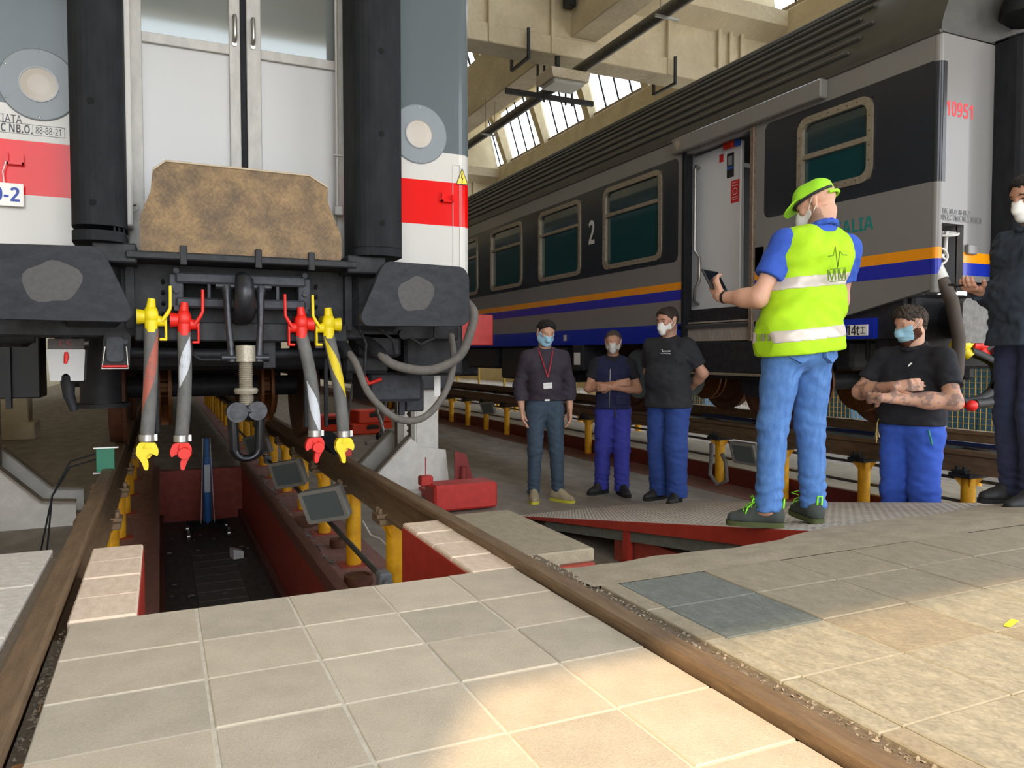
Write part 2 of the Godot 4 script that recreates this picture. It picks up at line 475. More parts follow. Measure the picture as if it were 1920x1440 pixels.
	for d in doors:
		w.bx(x0, d[0], LOW, 5.5, 2.4, 2.75); x0 = d[1]
	w.bx(x0, 17, LOW, 5.5, 2.4, 2.75)
	struct("wall_front", w, conc)
	w = mb(); w.bx(-4.8, -4.5, LOW, 11, -45, 2.75)
	struct("wall_left", w, conc)
	w = mb(); w.bx(17, 17.3, LOW, 1.2, -45, 2.75); w.bx(17, 17.3, 4.8, 11, -45, 2.75)
	for k in 9: w.bx(17, 17.3, 1.2, 4.8, -45 + k * 5.9, -44.4 + k * 5.9)
	struct("wall_right", w, conc)
	w = mb(); w.bx(-4.8, 17.3, LOW, 11, -45.3, -45); struct("wall_back", w, conc)
	# --- ground outside the doors
	w = mb(); w.bx(-60, 60, -0.3, -0.06, 2.75, 70)
	struct("yard", w, mat("yard", rgb("c6c2ba"), 0.9))
	roof(conc)

func roof(conc: Material) -> void:
	var ce := structure("ceiling")
	var rows := [17.85, 12.75, 7.65, 2.55]
	var rib := mat("cast_rib", rgb("ffffff"), 0.85, 0, grain("rib", 6, 120, rgb("b3a585"), rgb("dccfae"), 0.35), Vector3.ONE * 0.5, true)
	var steel := mat("dark_hanger_steel", rgb("ffffff"), 0.6, 0.2, grain("dark", 7, 80, rgb("1b1c1f"), rgb("3a3b3e"), 0.35), Vector3.ONE, true)
	for r in range(0, rows.size()):
		var xr: float = rows[r]
		var f := mb()
		# sloping slab from the head of this glazing down to the next valley on the left
		var xl := xr - 5.1 + 0.28
		var xt := xr - 0.6
		if xl > -12.3:
			f.hexa([Vector3(xl, 8.2, 2.75), Vector3(xt, 10.35, 2.75), Vector3(xt, 10.35, -45.3), Vector3(xl, 8.2, -45.3)], [Vector3(xl, 8.4, 2.75), Vector3(xt, 10.55, 2.75), Vector3(xt, 10.55, -45.3), Vector3(xl, 8.4, -45.3)])
		else:
			f.hexa([Vector3(-12.3, 8.25, 2.75), Vector3(xt, 10.35, 2.75), Vector3(xt, 10.35, -45.3), Vector3(-12.3, 8.25, -45.3)], [Vector3(-12.3, 8.45, 2.75), Vector3(xt, 10.55, 2.75), Vector3(xt, 10.55, -45.3), Vector3(-12.3, 8.45, -45.3)])
		put("roof_slab", f, conc, ce)
		if r == 3:
			f = mb(); f.bx(-4.8, -2.2, 8.2, 8.42, -45.3, 2.75); put("roof_slab", f, conc, ce)
		if r == 0: continue
		f = mb(); f.bx(xr - 0.28, xr + 0.3, 6.9, 8.2, -45, 2.4, 0.02); put("valley_beam", f, conc, ce)
		f = mb(); f.bx(xr - 0.05, xr + 0.12, 8.2, 8.42, -45, 2.4, 0.01); put("window_sill", f, mat("stained_sill", rgb("ffffff"), 0.85, 0, grain("sill", 8, 120, rgb("75674f"), rgb("a39579"), 0.4), Vector3.ONE * 0.6, true), ce)
		f = mb(); f.bx(xr - 0.75, xr - 0.45, 10.15, 10.4, -45, 2.4); put("window_head", f, conc, ce)
		for k in 14:
			var z := -44.3 + k * 3.2 + 0.25
			f = mb()
			f.t = Transform3D(Basis(Vector3.BACK, 0.29), Vector3(xr - 0.02, 8.15, z))
			f.prism(PackedVector2Array([Vector2(-0.12, 0), Vector2(0.05, -0.15), Vector2(0.16, 0.0), Vector2(0.16, 2.3), Vector2(-0.3, 2.3), Vector2(-0.24, 1.7), Vector2(-0.16, 0.6)]), -0.16, 0.16)
			put("roof_rib", f, rib, ce)
		# glazing: panes and bars, in bays between the ribs
		var win := structure("window_%d" % r)
		var near := xr > 5.0 and xr < 14.0
		for k in 14:
			var za := -44.3 + k * 3.2 + 0.41
			if za > 2.0: continue
			var n := 4 if near and za < -3 and za > -33 else 1
			for p in n:
				var a := za + 2.88 / n * p
				var b := za + 2.88 / n * (p + 1) - 0.02
				f = mb()
				f.hexa([Vector3(xr - 0.0, 8.42, b), Vector3(xr + 0.012, 8.42, b), Vector3(xr + 0.012, 8.42, a), Vector3(xr, 8.42, a)], [Vector3(xr - 0.54, 10.2, b), Vector3(xr - 0.528, 10.2, b), Vector3(xr - 0.528, 10.2, a), Vector3(xr - 0.54, 10.2, a)])
				put("pane", f, m_glasspane(), win)
				if p > 0:
					f = mb(); f.cyl(Vector3(xr - 0.03, 8.42, a - 0.01), Vector3(xr - 0.57, 10.2, a - 0.01), 0.03, 6)
					put("glazing_bar", f, steel, win)
	# transverse girders with a splayed upper flange, and the gables above them
	for gz in [-13.3, -28.9, -44.4, 2.4]:
		var f := mb()
		var g: float = gz
		f.bx(-4.5, 17, 6.5, 6.85, g - 0.62, g - 0.0, 0.015); f.bx(-4.5, 17, 6.85, 7.7, g - 0.56, g - 0.06)
		put("girder", f, conc, ce)
		f = mb()
		f.t = Transform3D(Basis(Vector3.UP, PI / 2), Vector3.ZERO)   # local x runs along -z
		f.prism(PackedVector2Array([Vector2(-g + 0.06, 7.6), Vector2(-g - 0.4, 7.82), Vector2(-g - 0.4, 8.15), Vector2(-g + 1.0, 8.15), Vector2(-g + 1.0, 7.82), Vector2(-g + 0.56, 7.6)]), -4.5, 17)
		put("girder_flange", f, conc, ce)
		for r in range(0, rows.size()):
			f = mb()
			var xr: float = rows[r]
			f.prism(PackedVector2Array([Vector2(xr - 5.1 + 0.1, 8.15), Vector2(xr - 0.05, 8.15), Vector2(xr - 0.6, 10.4), Vector2(xr - 0.7, 10.4)]), g - 0.35, g - 0.15)
			put("gable_panel", f, mat("pale_gable", rgb("ffffff"), 0.85, 0, grain("gable", 5, 120, rgb("cfc3a4"), rgb("e6dcc0"), 0.3), Vector3.ONE * 0.3, true), ce)
		for xb in [3.0, 5.6, 6.9, 9.6, 10.9, 11.2, 11.5]:
			f = mb(); f.bx(xb, xb + 0.09, 6.5, 8.1, g - 0.01, g + 0.03, 0.01)
			put("cable_duct", f, conc, ce)
	# beam brackets, service pipe, hanging frame with a bulkhead lamp
	var fb := mb()
	for b in [[6.35, -13.2], [9.7, -13.2]]:
		fb.t = Transform3D(Basis.IDENTITY, Vector3(b[0], 6.5, b[1]))
		fb.bx(0, 0.05, -0.2, 0.35, -0.02, 0.03); fb.bx(0, 0.05, -0.22, -0.17, -0.75, 0.03); fb.bx(0, 0.05, -0.2, 0.3, -0.78, -0.73)
	put("girder_bracket", fb, steel, ce)
	var pipe := mb()
	pipe.tube([Vector3(7.42, 6.2, 2.3), Vector3(7.42, 6.2, -44.9)], 0.1, 14)
	var po := thing("service_pipe", "long dark grey pipe hung under the roof beam along the hall", "pipe")
	put("pipe", pipe, mat("dull_pipe", rgb("ffffff"), 0.45, 0.2, grain("pipe", 12, 60, rgb("33322e"), rgb("6b675e"), 0.4), Vector3.ONE, true), po)
	for k in 12:
		var hb := mb()
		var z := 0.5 - k * 3.6
		hb.cyl(Vector3(7.3, 6.2, z), Vector3(7.3, 6.95, z), 0.008, 6); hb.cyl(Vector3(7.54, 6.2, z), Vector3(7.54, 6.95, z), 0.008, 6); hb.bx(7.2, 7.64, 6.07, 6.11, z - 0.02, z + 0.02)
		put("hanger", hb, mats["galvanised"] if mats.has("galvanised") else mat("galvanised", rgb("9a9a95"), 0.4, 0.6), po)
	var hf := thing("hanging_frame", "black steel bar hung on four thin rods below the girder", "frame")
	var fm := mb(); fm.bx(6.4, 8.42, 5.98, 6.08, -14.34, -14.26); put("bar", fm, steel, hf)
	for x in [7.1, 7.25, 7.75, 7.9]:
		fm = mb(); fm.bx(x, x + 0.035, 5.92, 6.95, -14.32, -14.28); put("rod", fm, steel, hf)
	var la := thing("bulkhead_lamp", "dusty white bulkhead lamp box hanging under the concrete girder", "lamp")
	fm = mb(); fm.prism(PackedVector2Array([Vector2(6.72, 5.9), Vector2(7.48, 5.9), Vector2(7.52, 6.08), Vector2(6.68, 6.08)]), -13.5, -12.85); put("housing", fm, mat("dusty_white", rgb("ffffff"), 0.6, 0, grain("dusty", 9, 90, rgb("a99a80"), rgb("d6cdbb"), 0.4), Vector3.ONE * 2, true), la)
	fm = mb(); fm.bx(6.76, 7.44, 5.83, 5.9, -13.45, -12.9, 0.03); put("diffuser", fm, mat("lamp_diffuser", rgb("b9bab4"), 0.3), la)
	fm = mb(); fm.bx(7.05, 7.12, 6.08, 6.5, -13.42, -13.34); put("bracket", fm, steel, la)
	var jb := thing("cable_box", "small dark cable box fixed at the beam and girder joint", "box")
	fm = mb(); fm.bx(7.12, 7.32, 7.35, 7.75, -13.24, -13.05, 0.02); put("box", fm, steel, jb)
	fm = mb(); fm.tube([Vector3(7.24, 7.75, -13.1), Vector3(7.3, 7.95, -12.9), Vector3(7.36, 8.1, -12.6)], 0.03, 8); put("cable", fm, steel, jb)
# ---------------------------------------------------------------- rails, posts
func rail_profile(b: MB, x: float, z0: float, z1: float) -> void:
	b.t = Transform3D(Basis.IDENTITY, Vector3(x, 0, 0))
	var p := PackedVector2Array([Vector2(-0.036, -0.008), Vector2(-0.028, 0), Vector2(0.028, 0), Vector2(0.036, -0.008), Vector2(0.036, -0.036), Vector2(0.012, -0.05), Vector2(0.008, -0.13), Vector2(0.03, -0.145), Vector2(0.075, -0.156), Vector2(0.075, -0.17), Vector2(-0.075, -0.17), Vector2(-0.075, -0.156), Vector2(-0.03, -0.145), Vector2(-0.008, -0.13), Vector2(-0.012, -0.05), Vector2(-0.036, -0.036)])
	b.prism(p, z0, z1)

func clamp_mesh() -> ArrayMesh:
	var b := mb()
	b.bx(-0.11, 0.11, -0.205, -0.172, -0.09, 0.09, 0.004)
	for sx in [-1, 1]:
		b.bx(sx * 0.085 - 0.032, sx * 0.085 + 0.032, -0.172, -0.148, -0.06, 0.06, 0.004)
		for sz in [-0.03, 0.03]:
			b.t = Transform3D(Basis.IDENTITY, Vector3(sx * 0.09, -0.148, sz)); b.lathe([Vector2(0, 0.03), Vector2(0.013, 0.03), Vector2(0.015, 0)].map(func(q): return q), 6)
			b.t = Transform3D.IDENTITY
	return b.mesh()

func post_mesh() -> ArrayMesh:
	var b := mb(Vector3(0, LOW, 0))
	b.lathe([Vector2(0.051, 0.006), Vector2(0.051, 0.5), Vector2(0.0, 0.5)], 20)
	for k in 4:
		b.t = Transform3D(Basis(Vector3.UP, k * PI / 2 + PI / 4), Vector3(0, LOW, 0))
		b.prism(PackedVector2Array([Vector2(0.045, 0.42), Vector2(0.1, 0.5), Vector2(0.045, 0.5)]), -0.004, 0.004)
	return b.mesh()

func tracks() -> void:
	var st := m_steel()
	var info := [[-0.318, "left rail of the pit track, dusty brown steel", "pit track left rail"], [1.192, "right rail of the pit track, brown steel on yellow posts", "pit track right rail"], [C2 - 0.755, "nearer rail of the second track under the dark coach", "second track nearer rail"], [C2 + 0.755, "farther rail of the second track under the dark coach", "second track farther rail"]]
	var cm := clamp_mesh()
	var pm := post_mesh()
	var pb := mb(); pb.bx(-0.1, 0.1, LOW, LOW + 0.008, -0.1, 0.1)
	var pbm := pb.mesh()
	for i in 4:
		var x: float = info[i][0]
		var t := thing("rail", info[i][1], "rail")
		var b := mb(); rail_profile(b, x, -40, 2.3); put("rail_bar", b, st, t)
		var n := 20
		for k in n:
			var z := -4.2 - 1.03 * k if i < 2 else -3.9 - 0.965 * k
			if i == 0: z -= 0.5
			var c := put("rail_clamp", cm, m_dark() if i > 1 else mat("dusty_clamp", rgb("ffffff"), 0.7, 0.1, grain("rail", 5, 120, rgb("5d4a37"), rgb("94795a"), 0.4), Vector3.ONE * 2, true), t)
			c.position = Vector3(x, 0, z)
			var where: String = info[i][2]
			var p := thing("rail_post", "yellow steel post under the %s, %s from the platform" % [where, ORD[k]], "post", Vector3(x, 0, z), 0, "yellow rail posts")
			put("tube", pm, m_yel(), p); put("base_plate", pbm, m_red(), p)
	# gravel and dirt in the rail slots
	var g := mb()
	g.bx(-0.29, -0.245, -0.3, -0.075, -2.5, 2.3); g.bx(1.15, 1.16, -0.3, -0.05, -2.5, 2.3); g.bx(1.224, 1.305, -0.3, -0.03, -2.62, 2.3); g.bx(-0.39, -0.35, -0.3, -0.02, -3.3, 2.3)
	var so := struct("trim_1", g, mat("dirt", rgb("ffffff"), 0.95, 0, grain("dirt", 14, 160, rgb("4e4336"), rgb("8d7a63"), 0.5), Vector3.ONE * 4, true, bumps("slate", 70, 3.0), 1.0))
	so.set_meta("label", "dirt packed into the slots beside the rails")
	var gr := mb()
	for k in 900:
		var z := rng.randf_range(-2.6, -0.2)
		var x := rng.randf_range(1.232, 1.31) if k % 3 else rng.randf_range(-0.285, -0.25)
		var s := rng.randf_range(0.003, 0.008)
		var yb := -0.03 if x > 0 else -0.075
		gr.t = Transform3D(Basis.from_euler(Vector3(rng.randf() * 6, rng.randf() * 6, 0)), Vector3(x, yb + s * 0.3, z))
		var e := s * 0.7
		gr.tri(Vector3(s, 0, 0), Vector3(0, e, 0), Vector3(0, 0, s)); gr.tri(Vector3(0, 0, s), Vector3(0, e, 0), Vector3(-s, 0, 0)); gr.tri(Vector3(-s, 0, 0), Vector3(0, e, 0), Vector3(0, 0, -s)); gr.tri(Vector3(0, 0, -s), Vector3(0, e, 0), Vector3(s, 0, 0))
	var go := put("gravel", gr, mat("grit", rgb("ffffff"), 0.95, 0, grain("grit", 20, 100, rgb("6b5f4f"), rgb("b5a78e"), 0.4), Vector3.ONE * 9, true))
	go.set_meta("kind", "stuff"); tag(go, "loose grit along the edge of the rails", "gravel")

# ---------------------------------------------------------------- shapes shared by the coaches
func rrect(x0: float, x1: float, y0: float, y1: float, r: float, n := 5) -> PackedVector2Array:
	var p := PackedVector2Array()
	for c in [[x1 - r, y1 - r, 0], [x0 + r, y1 - r, 1], [x0 + r, y0 + r, 2], [x1 - r, y0 + r, 3]]:
		for k in n + 1:
			var a: float = (c[2] + float(k) / n) * PI / 2
			p.append(Vector2(c[0] + cos(a) * r, c[1] + sin(a) * r))
	return p

func soften(poly: Array, r: float, n := 5) -> PackedVector2Array:   # rounds the corners of a polygon
	var out := PackedVector2Array()
	var m := poly.size()
	for i in m:
		var p: Vector2 = poly[i]
		var a: Vector2 = poly[(i - 1 + m) % m]
		var b: Vector2 = poly[(i + 1) % m]
		var d := minf(r, minf(p.distance_to(a), p.distance_to(b)) * 0.48)
		var pa := p + (a - p).normalized() * d
		var pb := p + (b - p).normalized() * d
		for k in n + 1:
			var t := float(k) / n
			out.append(pa.lerp(p, t).lerp(p.lerp(pb, t), t))
	return out

func rubber() -> Material: return dull("black_rubber", rgb("ffffff"), 0.75, 0, grain("rubber", 5, 60, rgb("14161a"), rgb("292b2e"), 0.25), Vector3(2, 0.6, 2))

func wheelset(parent: Node, cx: float, z: float) -> void:
	var rust := mat("rust_brown_wheel", rgb("ffffff"), 0.6, 0.2, grain("wheel", 6, 80, rgb("3d2318"), rgb("75492f"), 0.4), Vector3.ONE * 2)
	var b := mb(); b.cyl(Vector3(cx - 0.9, 0.46, z), Vector3(cx + 0.9, 0.46, z), 0.09, 16)
	var ax := part("wheelset", parent)
	put("axle", b, m_dark(), ax)
	for s in [-1.0, 1.0]:
		b = mb()
		b.t = Transform3D(Basis(Vector3(0, 1, 0), Vector3(s, 0, 0), Vector3(0, 0, 1)) , Vector3(cx + s * 0.755, 0.46, z))
		b.t.basis = Basis(Vector3(0, 0, 1), Vector3(s, 0, 0), Vector3(0, s, 0))
		b.lathe([Vector2(0.09, -0.06), Vector2(0.34, -0.05), Vector2(0.4, -0.065), Vector2(0.486, -0.065), Vector2(0.486, -0.04), Vector2(0.462, -0.03), Vector2(0.458, 0.065), Vector2(0.4, 0.065), Vector2(0.35, 0.02), Vector2(0.14, 0.03), Vector2(0.12, 0.09), Vector2(0, 0.09)], 40)
		put("wheel", b, rust, ax)
		b = mb()
		b.t.origin = Vector3(cx + s * 0.41, 0.46, z); b.t.basis = Basis(Vector3(0, 0, 1), Vector3(s, 0, 0), Vector3(0, s, 0))
		b.lathe([Vector2(0.1, -0.055), Vector2(0.33, -0.055), Vector2(0.33, -0.03), Vector2(0.22, -0.03), Vector2(0.22, 0.03), Vector2(0.33, 0.03), Vector2(0.33, 0.055), Vector2(0.1, 0.055)], 36)
		for k in 36:
			var a := TAU * k / 36
			var c := Vector3(cos(a), 0, sin(a))
			b.quad(c * 0.22 + Vector3(0, -0.03, 0), c * 0.328 + Vector3(0, -0.03, 0), c * 0.328 + Vector3(0, 0.03, 0), c * 0.22 + Vector3(0, 0.03, 0))
		put("brake_disc", b, mat("rusty_brake_disc", rgb("ffffff"), 0.5, 0.4, grain("disc", 6, 80, rgb("4a2a15"), rgb("8e5a2c"), 0.4), Vector3.ONE * 3), ax)

# brake hose: cock, lever, hose with its spiral stripe, clip, coupling head
func brake_hose(parent: Node, at: Vector3, foot: Vector3, side: float, paint: Material, stripe: Material, bow: Vector3, stripe_from := 0.0, stripe_to := 0.6, head_turn := 0.0) -> void:
	var g := part("brake_hose", parent)
	var K := 1.4
	var b := mb(at)
	b.t.basis = Basis.from_scale(Vector3(1.0, 1.35, 1.3))
	b.tube([Vector3(0, 0.03, -0.16), Vector3(0, 0.03, -0.02)], 0.028, 12)
	b.ball(Vector3(0, 0.02, 0), Vector3(0.038, 0.042, 0.038)); b.tube([Vector3(0, 0, 0), Vector3(0, -0.045, 0)], [0.034, 0.03], 12)
	b.tube([Vector3(-side * 0.03, 0.015, 0), Vector3(-side * 0.068, 0.015, 0)], [0.026, 0.03], 12)
	b.tube([Vector3(0, 0.04, 0.0), Vector3(side * 0.004, 0.085, 0.0)], [0.028, 0.02], 6)
	b.tube([Vector3(side * 0.03, 0.0, 0), Vector3(side * 0.075, -0.004, 0.0)], [0.022, 0.018], 10)
	b.box(Vector3(side * 0.07, -0.035, 0.0), Vector3(0.012, 0.085, 0.034), 0.004); b.box(Vector3(side * 0.055, -0.072, 0), Vector3(0.034, 0.01, 0.034), 0.003)
	put("cock", b, paint, g)
	b = mb(at)
	b.t.basis = Basis.from_scale(Vector3(0.9, 1.3, 1.3))
	b.tube([Vector3(side * 0.06, 0.0, 0.02), Vector3(side * 0.088, 0.03, 0.024), Vector3(side * 0.102, 0.05, 0.024), Vector3(side * 0.104, 0.14, 0.024)], [0.01, 0.01, 0.009, 0.009], 8)
	put("lever", b, paint, g)
	var a := at + Vector3(0, -0.045, 0)
	var pts := []
	for k in 17:
		var t := k / 16.0
		pts.append(a.lerp(foot, t) + bow * sin(t * PI))
	b = mb(); b.tube(pts, 0.035, 18)
	put("hose", b, mat("grey_rubber_hose", rgb("ffffff"), 0.7, 0, grain("hose", 6, 90, rgb("4c4c4a"), rgb("7a7975"), 0.4), Vector3(3, 1, 3)), g)
	# printed spiral stripe, a thin band that winds round the hose
	b = mb()
	var P := []
	var N := []
	for k in 25:
		var t := lerpf(stripe_from, stripe_to, k / 24.0)
		var c := a.lerp(foot, t) + bow * sin(t * PI)
		var wd := sin(PI * clampf((t - stripe_from) / (stripe_to - stripe_from), 0.02, 0.98)) * 0.75 + 0.03
		for q in 5:
			var an := PI * 0.5 + (t - 0.5 * (stripe_from + stripe_to)) * 3.4 * side + (q / 4.0 - 0.5) * 2.0 * wd
			var o := Vector3(cos(an), 0, sin(an))
			P.append(c + o * 0.0357); N.append(o)
	b.sm(P, N, 5)
	put("spiral_stripe", b, stripe, g)
	b = mb(foot + Vector3(0, 0.02, 0)); b.t.basis = Basis.from_scale(Vector3.ONE * K); b.lathe([Vector2(0.02, -0.012), Vector2(0.027, -0.012), Vector2(0.027, 0.012), Vector2(0.02, 0.012)], 16); b.bx(0.024, 0.036, -0.012, 0.012, -0.006, 0.006)
	put("hose_clip", b, mat("bright_metal", rgb("c9c9c6"), 0.3, 0.9), g)
	b = mb(foot, Vector3(0, head_turn, 0))
	b.t.basis = b.t.basis * Basis.from_scale(Vector3(1.15, 1.05, 1.15))
	b.tube([Vector3(0, 0.0, 0), Vector3(0, -0.03, 0)], [0.022, 0.03], 12)
	b.prism(soften([Vector2(-0.035, -0.005), Vector2(0.03, 0.0), Vector2(0.045, -0.03), Vector2(0.04, -0.07), Vector2(0.022, -0.1), Vector2(0.012, -0.14), Vector2(-0.004, -0.14), Vector2(-0.006, -0.105), Vector2(0.004, -0.07), Vector2(-0.012, -0.055), Vector2(-0.03, -0.065), Vector2(-0.042, -0.075), Vector2(-0.05, -0.05)], 0.012, 3), -0.022, 0.022)
	b.tube([Vector3(0.012, -0.055, 0.0), Vector3(0.012, -0.055, 0.04)], [0.035, 0.028], 14)
	put("coupling_head", b, paint, g)

func screw_coupling(parent: Node, cx0: float, z0: float) -> void:
	var g := part("screw_coupling", parent, Vector3(cx0, 0, z0))
	g.scale = Vector3(1.4, 1, 1.4)
	var cx := 0.0
	var z := 0.0
	var dk := mat("oily_black_steel", rgb("ffffff"), 0.35, 0.5, grain("oily", 8, 90, rgb("232428"), rgb("4a4b50"), 0.4), Vector3.ONE * 4)
	var b := mb()
	# draw hook seen end on: a thick rounded bow
	b.tube([Vector3(cx, 0.93, z - 0.2), Vector3(cx, 0.95, z - 0.02), Vector3(cx, 0.98, z + 0.05), Vector3(cx, 1.06, z + 0.07), Vector3(cx, 1.13, z + 0.05), Vector3(cx, 1.155, z - 0.02), Vector3(cx, 1.15, z - 0.06)], [0.045, 0.045, 0.04, 0.036, 0.034, 0.028, 0.014], 14)
	put("draw_hook", b, dk, g)
	for s in [-1.0, 1.0]:
		b = mb()
		b.tube([Vector3(cx + s * 0.062, 1.1, z + 0.02), Vector3(cx + s * 0.06, 1.05, z + 0.03), Vector3(cx + s * 0.058, 0.9, z + 0.04), Vector3(cx + s * 0.05, 0.76, z + 0.05), Vector3(cx + s * 0.048, 0.7, z + 0.05)], [0.024, 0.016, 0.012, 0.014, 0.022], 10)
		b.cyl(Vector3(cx + s * 0.035, 0.72, z + 0.05), Vector3(cx + s * 0.085, 0.72, z + 0.05), 0.022, 12); b.cyl(Vector3(cx + s * 0.03, 1.1, z + 0.02), Vector3(cx + s * 0.1, 1.1, z + 0.02), 0.02, 6)
		put("link_arm", b, dk, g)
	b = mb(Vector3(cx, 0, z + 0.06))
	var pr := [Vector2(0.0, 0.79), Vector2(0.036, 0.785), Vector2(0.036, 0.7)]
	for k in 13: pr.append_array([Vector2(0.026, 0.7 - k * 0.0115), Vector2(0.022, 0.694 - k * 0.0115)])
	pr.append_array([Vector2(0.022, 0.56), Vector2(0.04, 0.56), Vector2(0.044, 0.548), Vector2(0.04, 0.53), Vector2(0.026, 0.53)])
	for k in 10: pr.append_array([Vector2(0.026, 0.528 - k * 0.0115), Vector2(0.022, 0.522 - k * 0.0115)])
	pr.append(Vector2(0, 0.4))
	pr.reverse()
	b.lathe(pr, 18)
	put("screw", b, mat("worn_screw_steel", rgb("e8e4da"), 0.4, 0.35, grain("screwm", 10, 90, rgb("8a857b"), rgb("d5d0c6"), 0.4), Vector3.ONE * 8), g)
	b = mb(Vector3(cx, 0, z + 0.06))
	b.t.basis = Basis.from_scale(Vector3(1 / 1.4, 1, 1 / 1.4)); b.ball(Vector3(0, 0.44, 0), Vector3(0.06, 0.045, 0.05)); b.cyl(Vector3(-0.05, 0.435, -0.04), Vector3(-0.05, 0.435, 0.05), 0.053, 24); b.cyl(Vector3(0.052, 0.44, -0.04), Vector3(0.052, 0.44, 0.045), 0.05, 24); b.cyl(Vector3(-0.05, 0.435, 0.05), Vector3(-0.05, 0.435, 0.06), 0.034, 24)
	put("trunnion_nut", b, dk, g)
	b = mb(Vector3(cx, 0, z + 0.06))
	var loop := []
	for k in 12:
		var a := PI + PI * k / 11.0
		loop.append(Vector3(cos(a) * 0.045, 0.235 + sin(a) * 0.05, 0))
	loop.push_front(Vector3(-0.05, 0.43, 0)); loop.append(Vector3(0.05, 0.43, 0))
	b.tube(loop, 0.019, 12)
	put("bow_shackle", b, mat("greasy_black_steel", rgb("2a2b2e"), 0.2, 0.7), g)

# ---------------------------------------------------------------- the white, red and grey coach over the pit
func plan_poly(cx: float, z: float, hw: float, zb: float, notch: float, nx: float) -> PackedVector2Array:   # x, z outline of a coach body
	var p := PackedVector2Array()
	var r := 0.09
	p.append(Vector2(cx - hw, zb)); 
	for k in 7:
		var a := PI - k / 6.0 * PI / 2
		p.append(Vector2(cx - hw + r + cos(a) * r, z - r + sin(a) * r))
	p.append_array(PackedVector2Array([Vector2(cx - nx, z), Vector2(cx - nx, z - notch), Vector2(cx + nx, z - notch), Vector2(cx + nx, z)]))
	for k in 7:
		var a := PI / 2 - k / 6.0 * PI / 2
		p.append(Vector2(cx + hw - r + cos(a) * r, z - r + sin(a) * r))
	p.append(Vector2(cx + hw, zb))
	return p

func slab_xz(b: MB, poly: PackedVector2Array, y0: float, y1: float) -> void:
	b.t = Transform3D(Basis(Vector3(1, 0, 0), Vector3(0, 0, 1), Vector3(0, -1, 0)), Vector3.ZERO)   # local x, y, z -> x, z, -y
	b.prism(poly, -y1, -y0)

func gloss(key: String, c: Color, rough := 0.22) -> StandardMaterial3D:
	var m := mat(key, c, rough)
	m.clearcoat_enabled = true; m.metallic_specular = 0.3; m.clearcoat = 0.25; m.clearcoat_roughness = 0.08
	return m

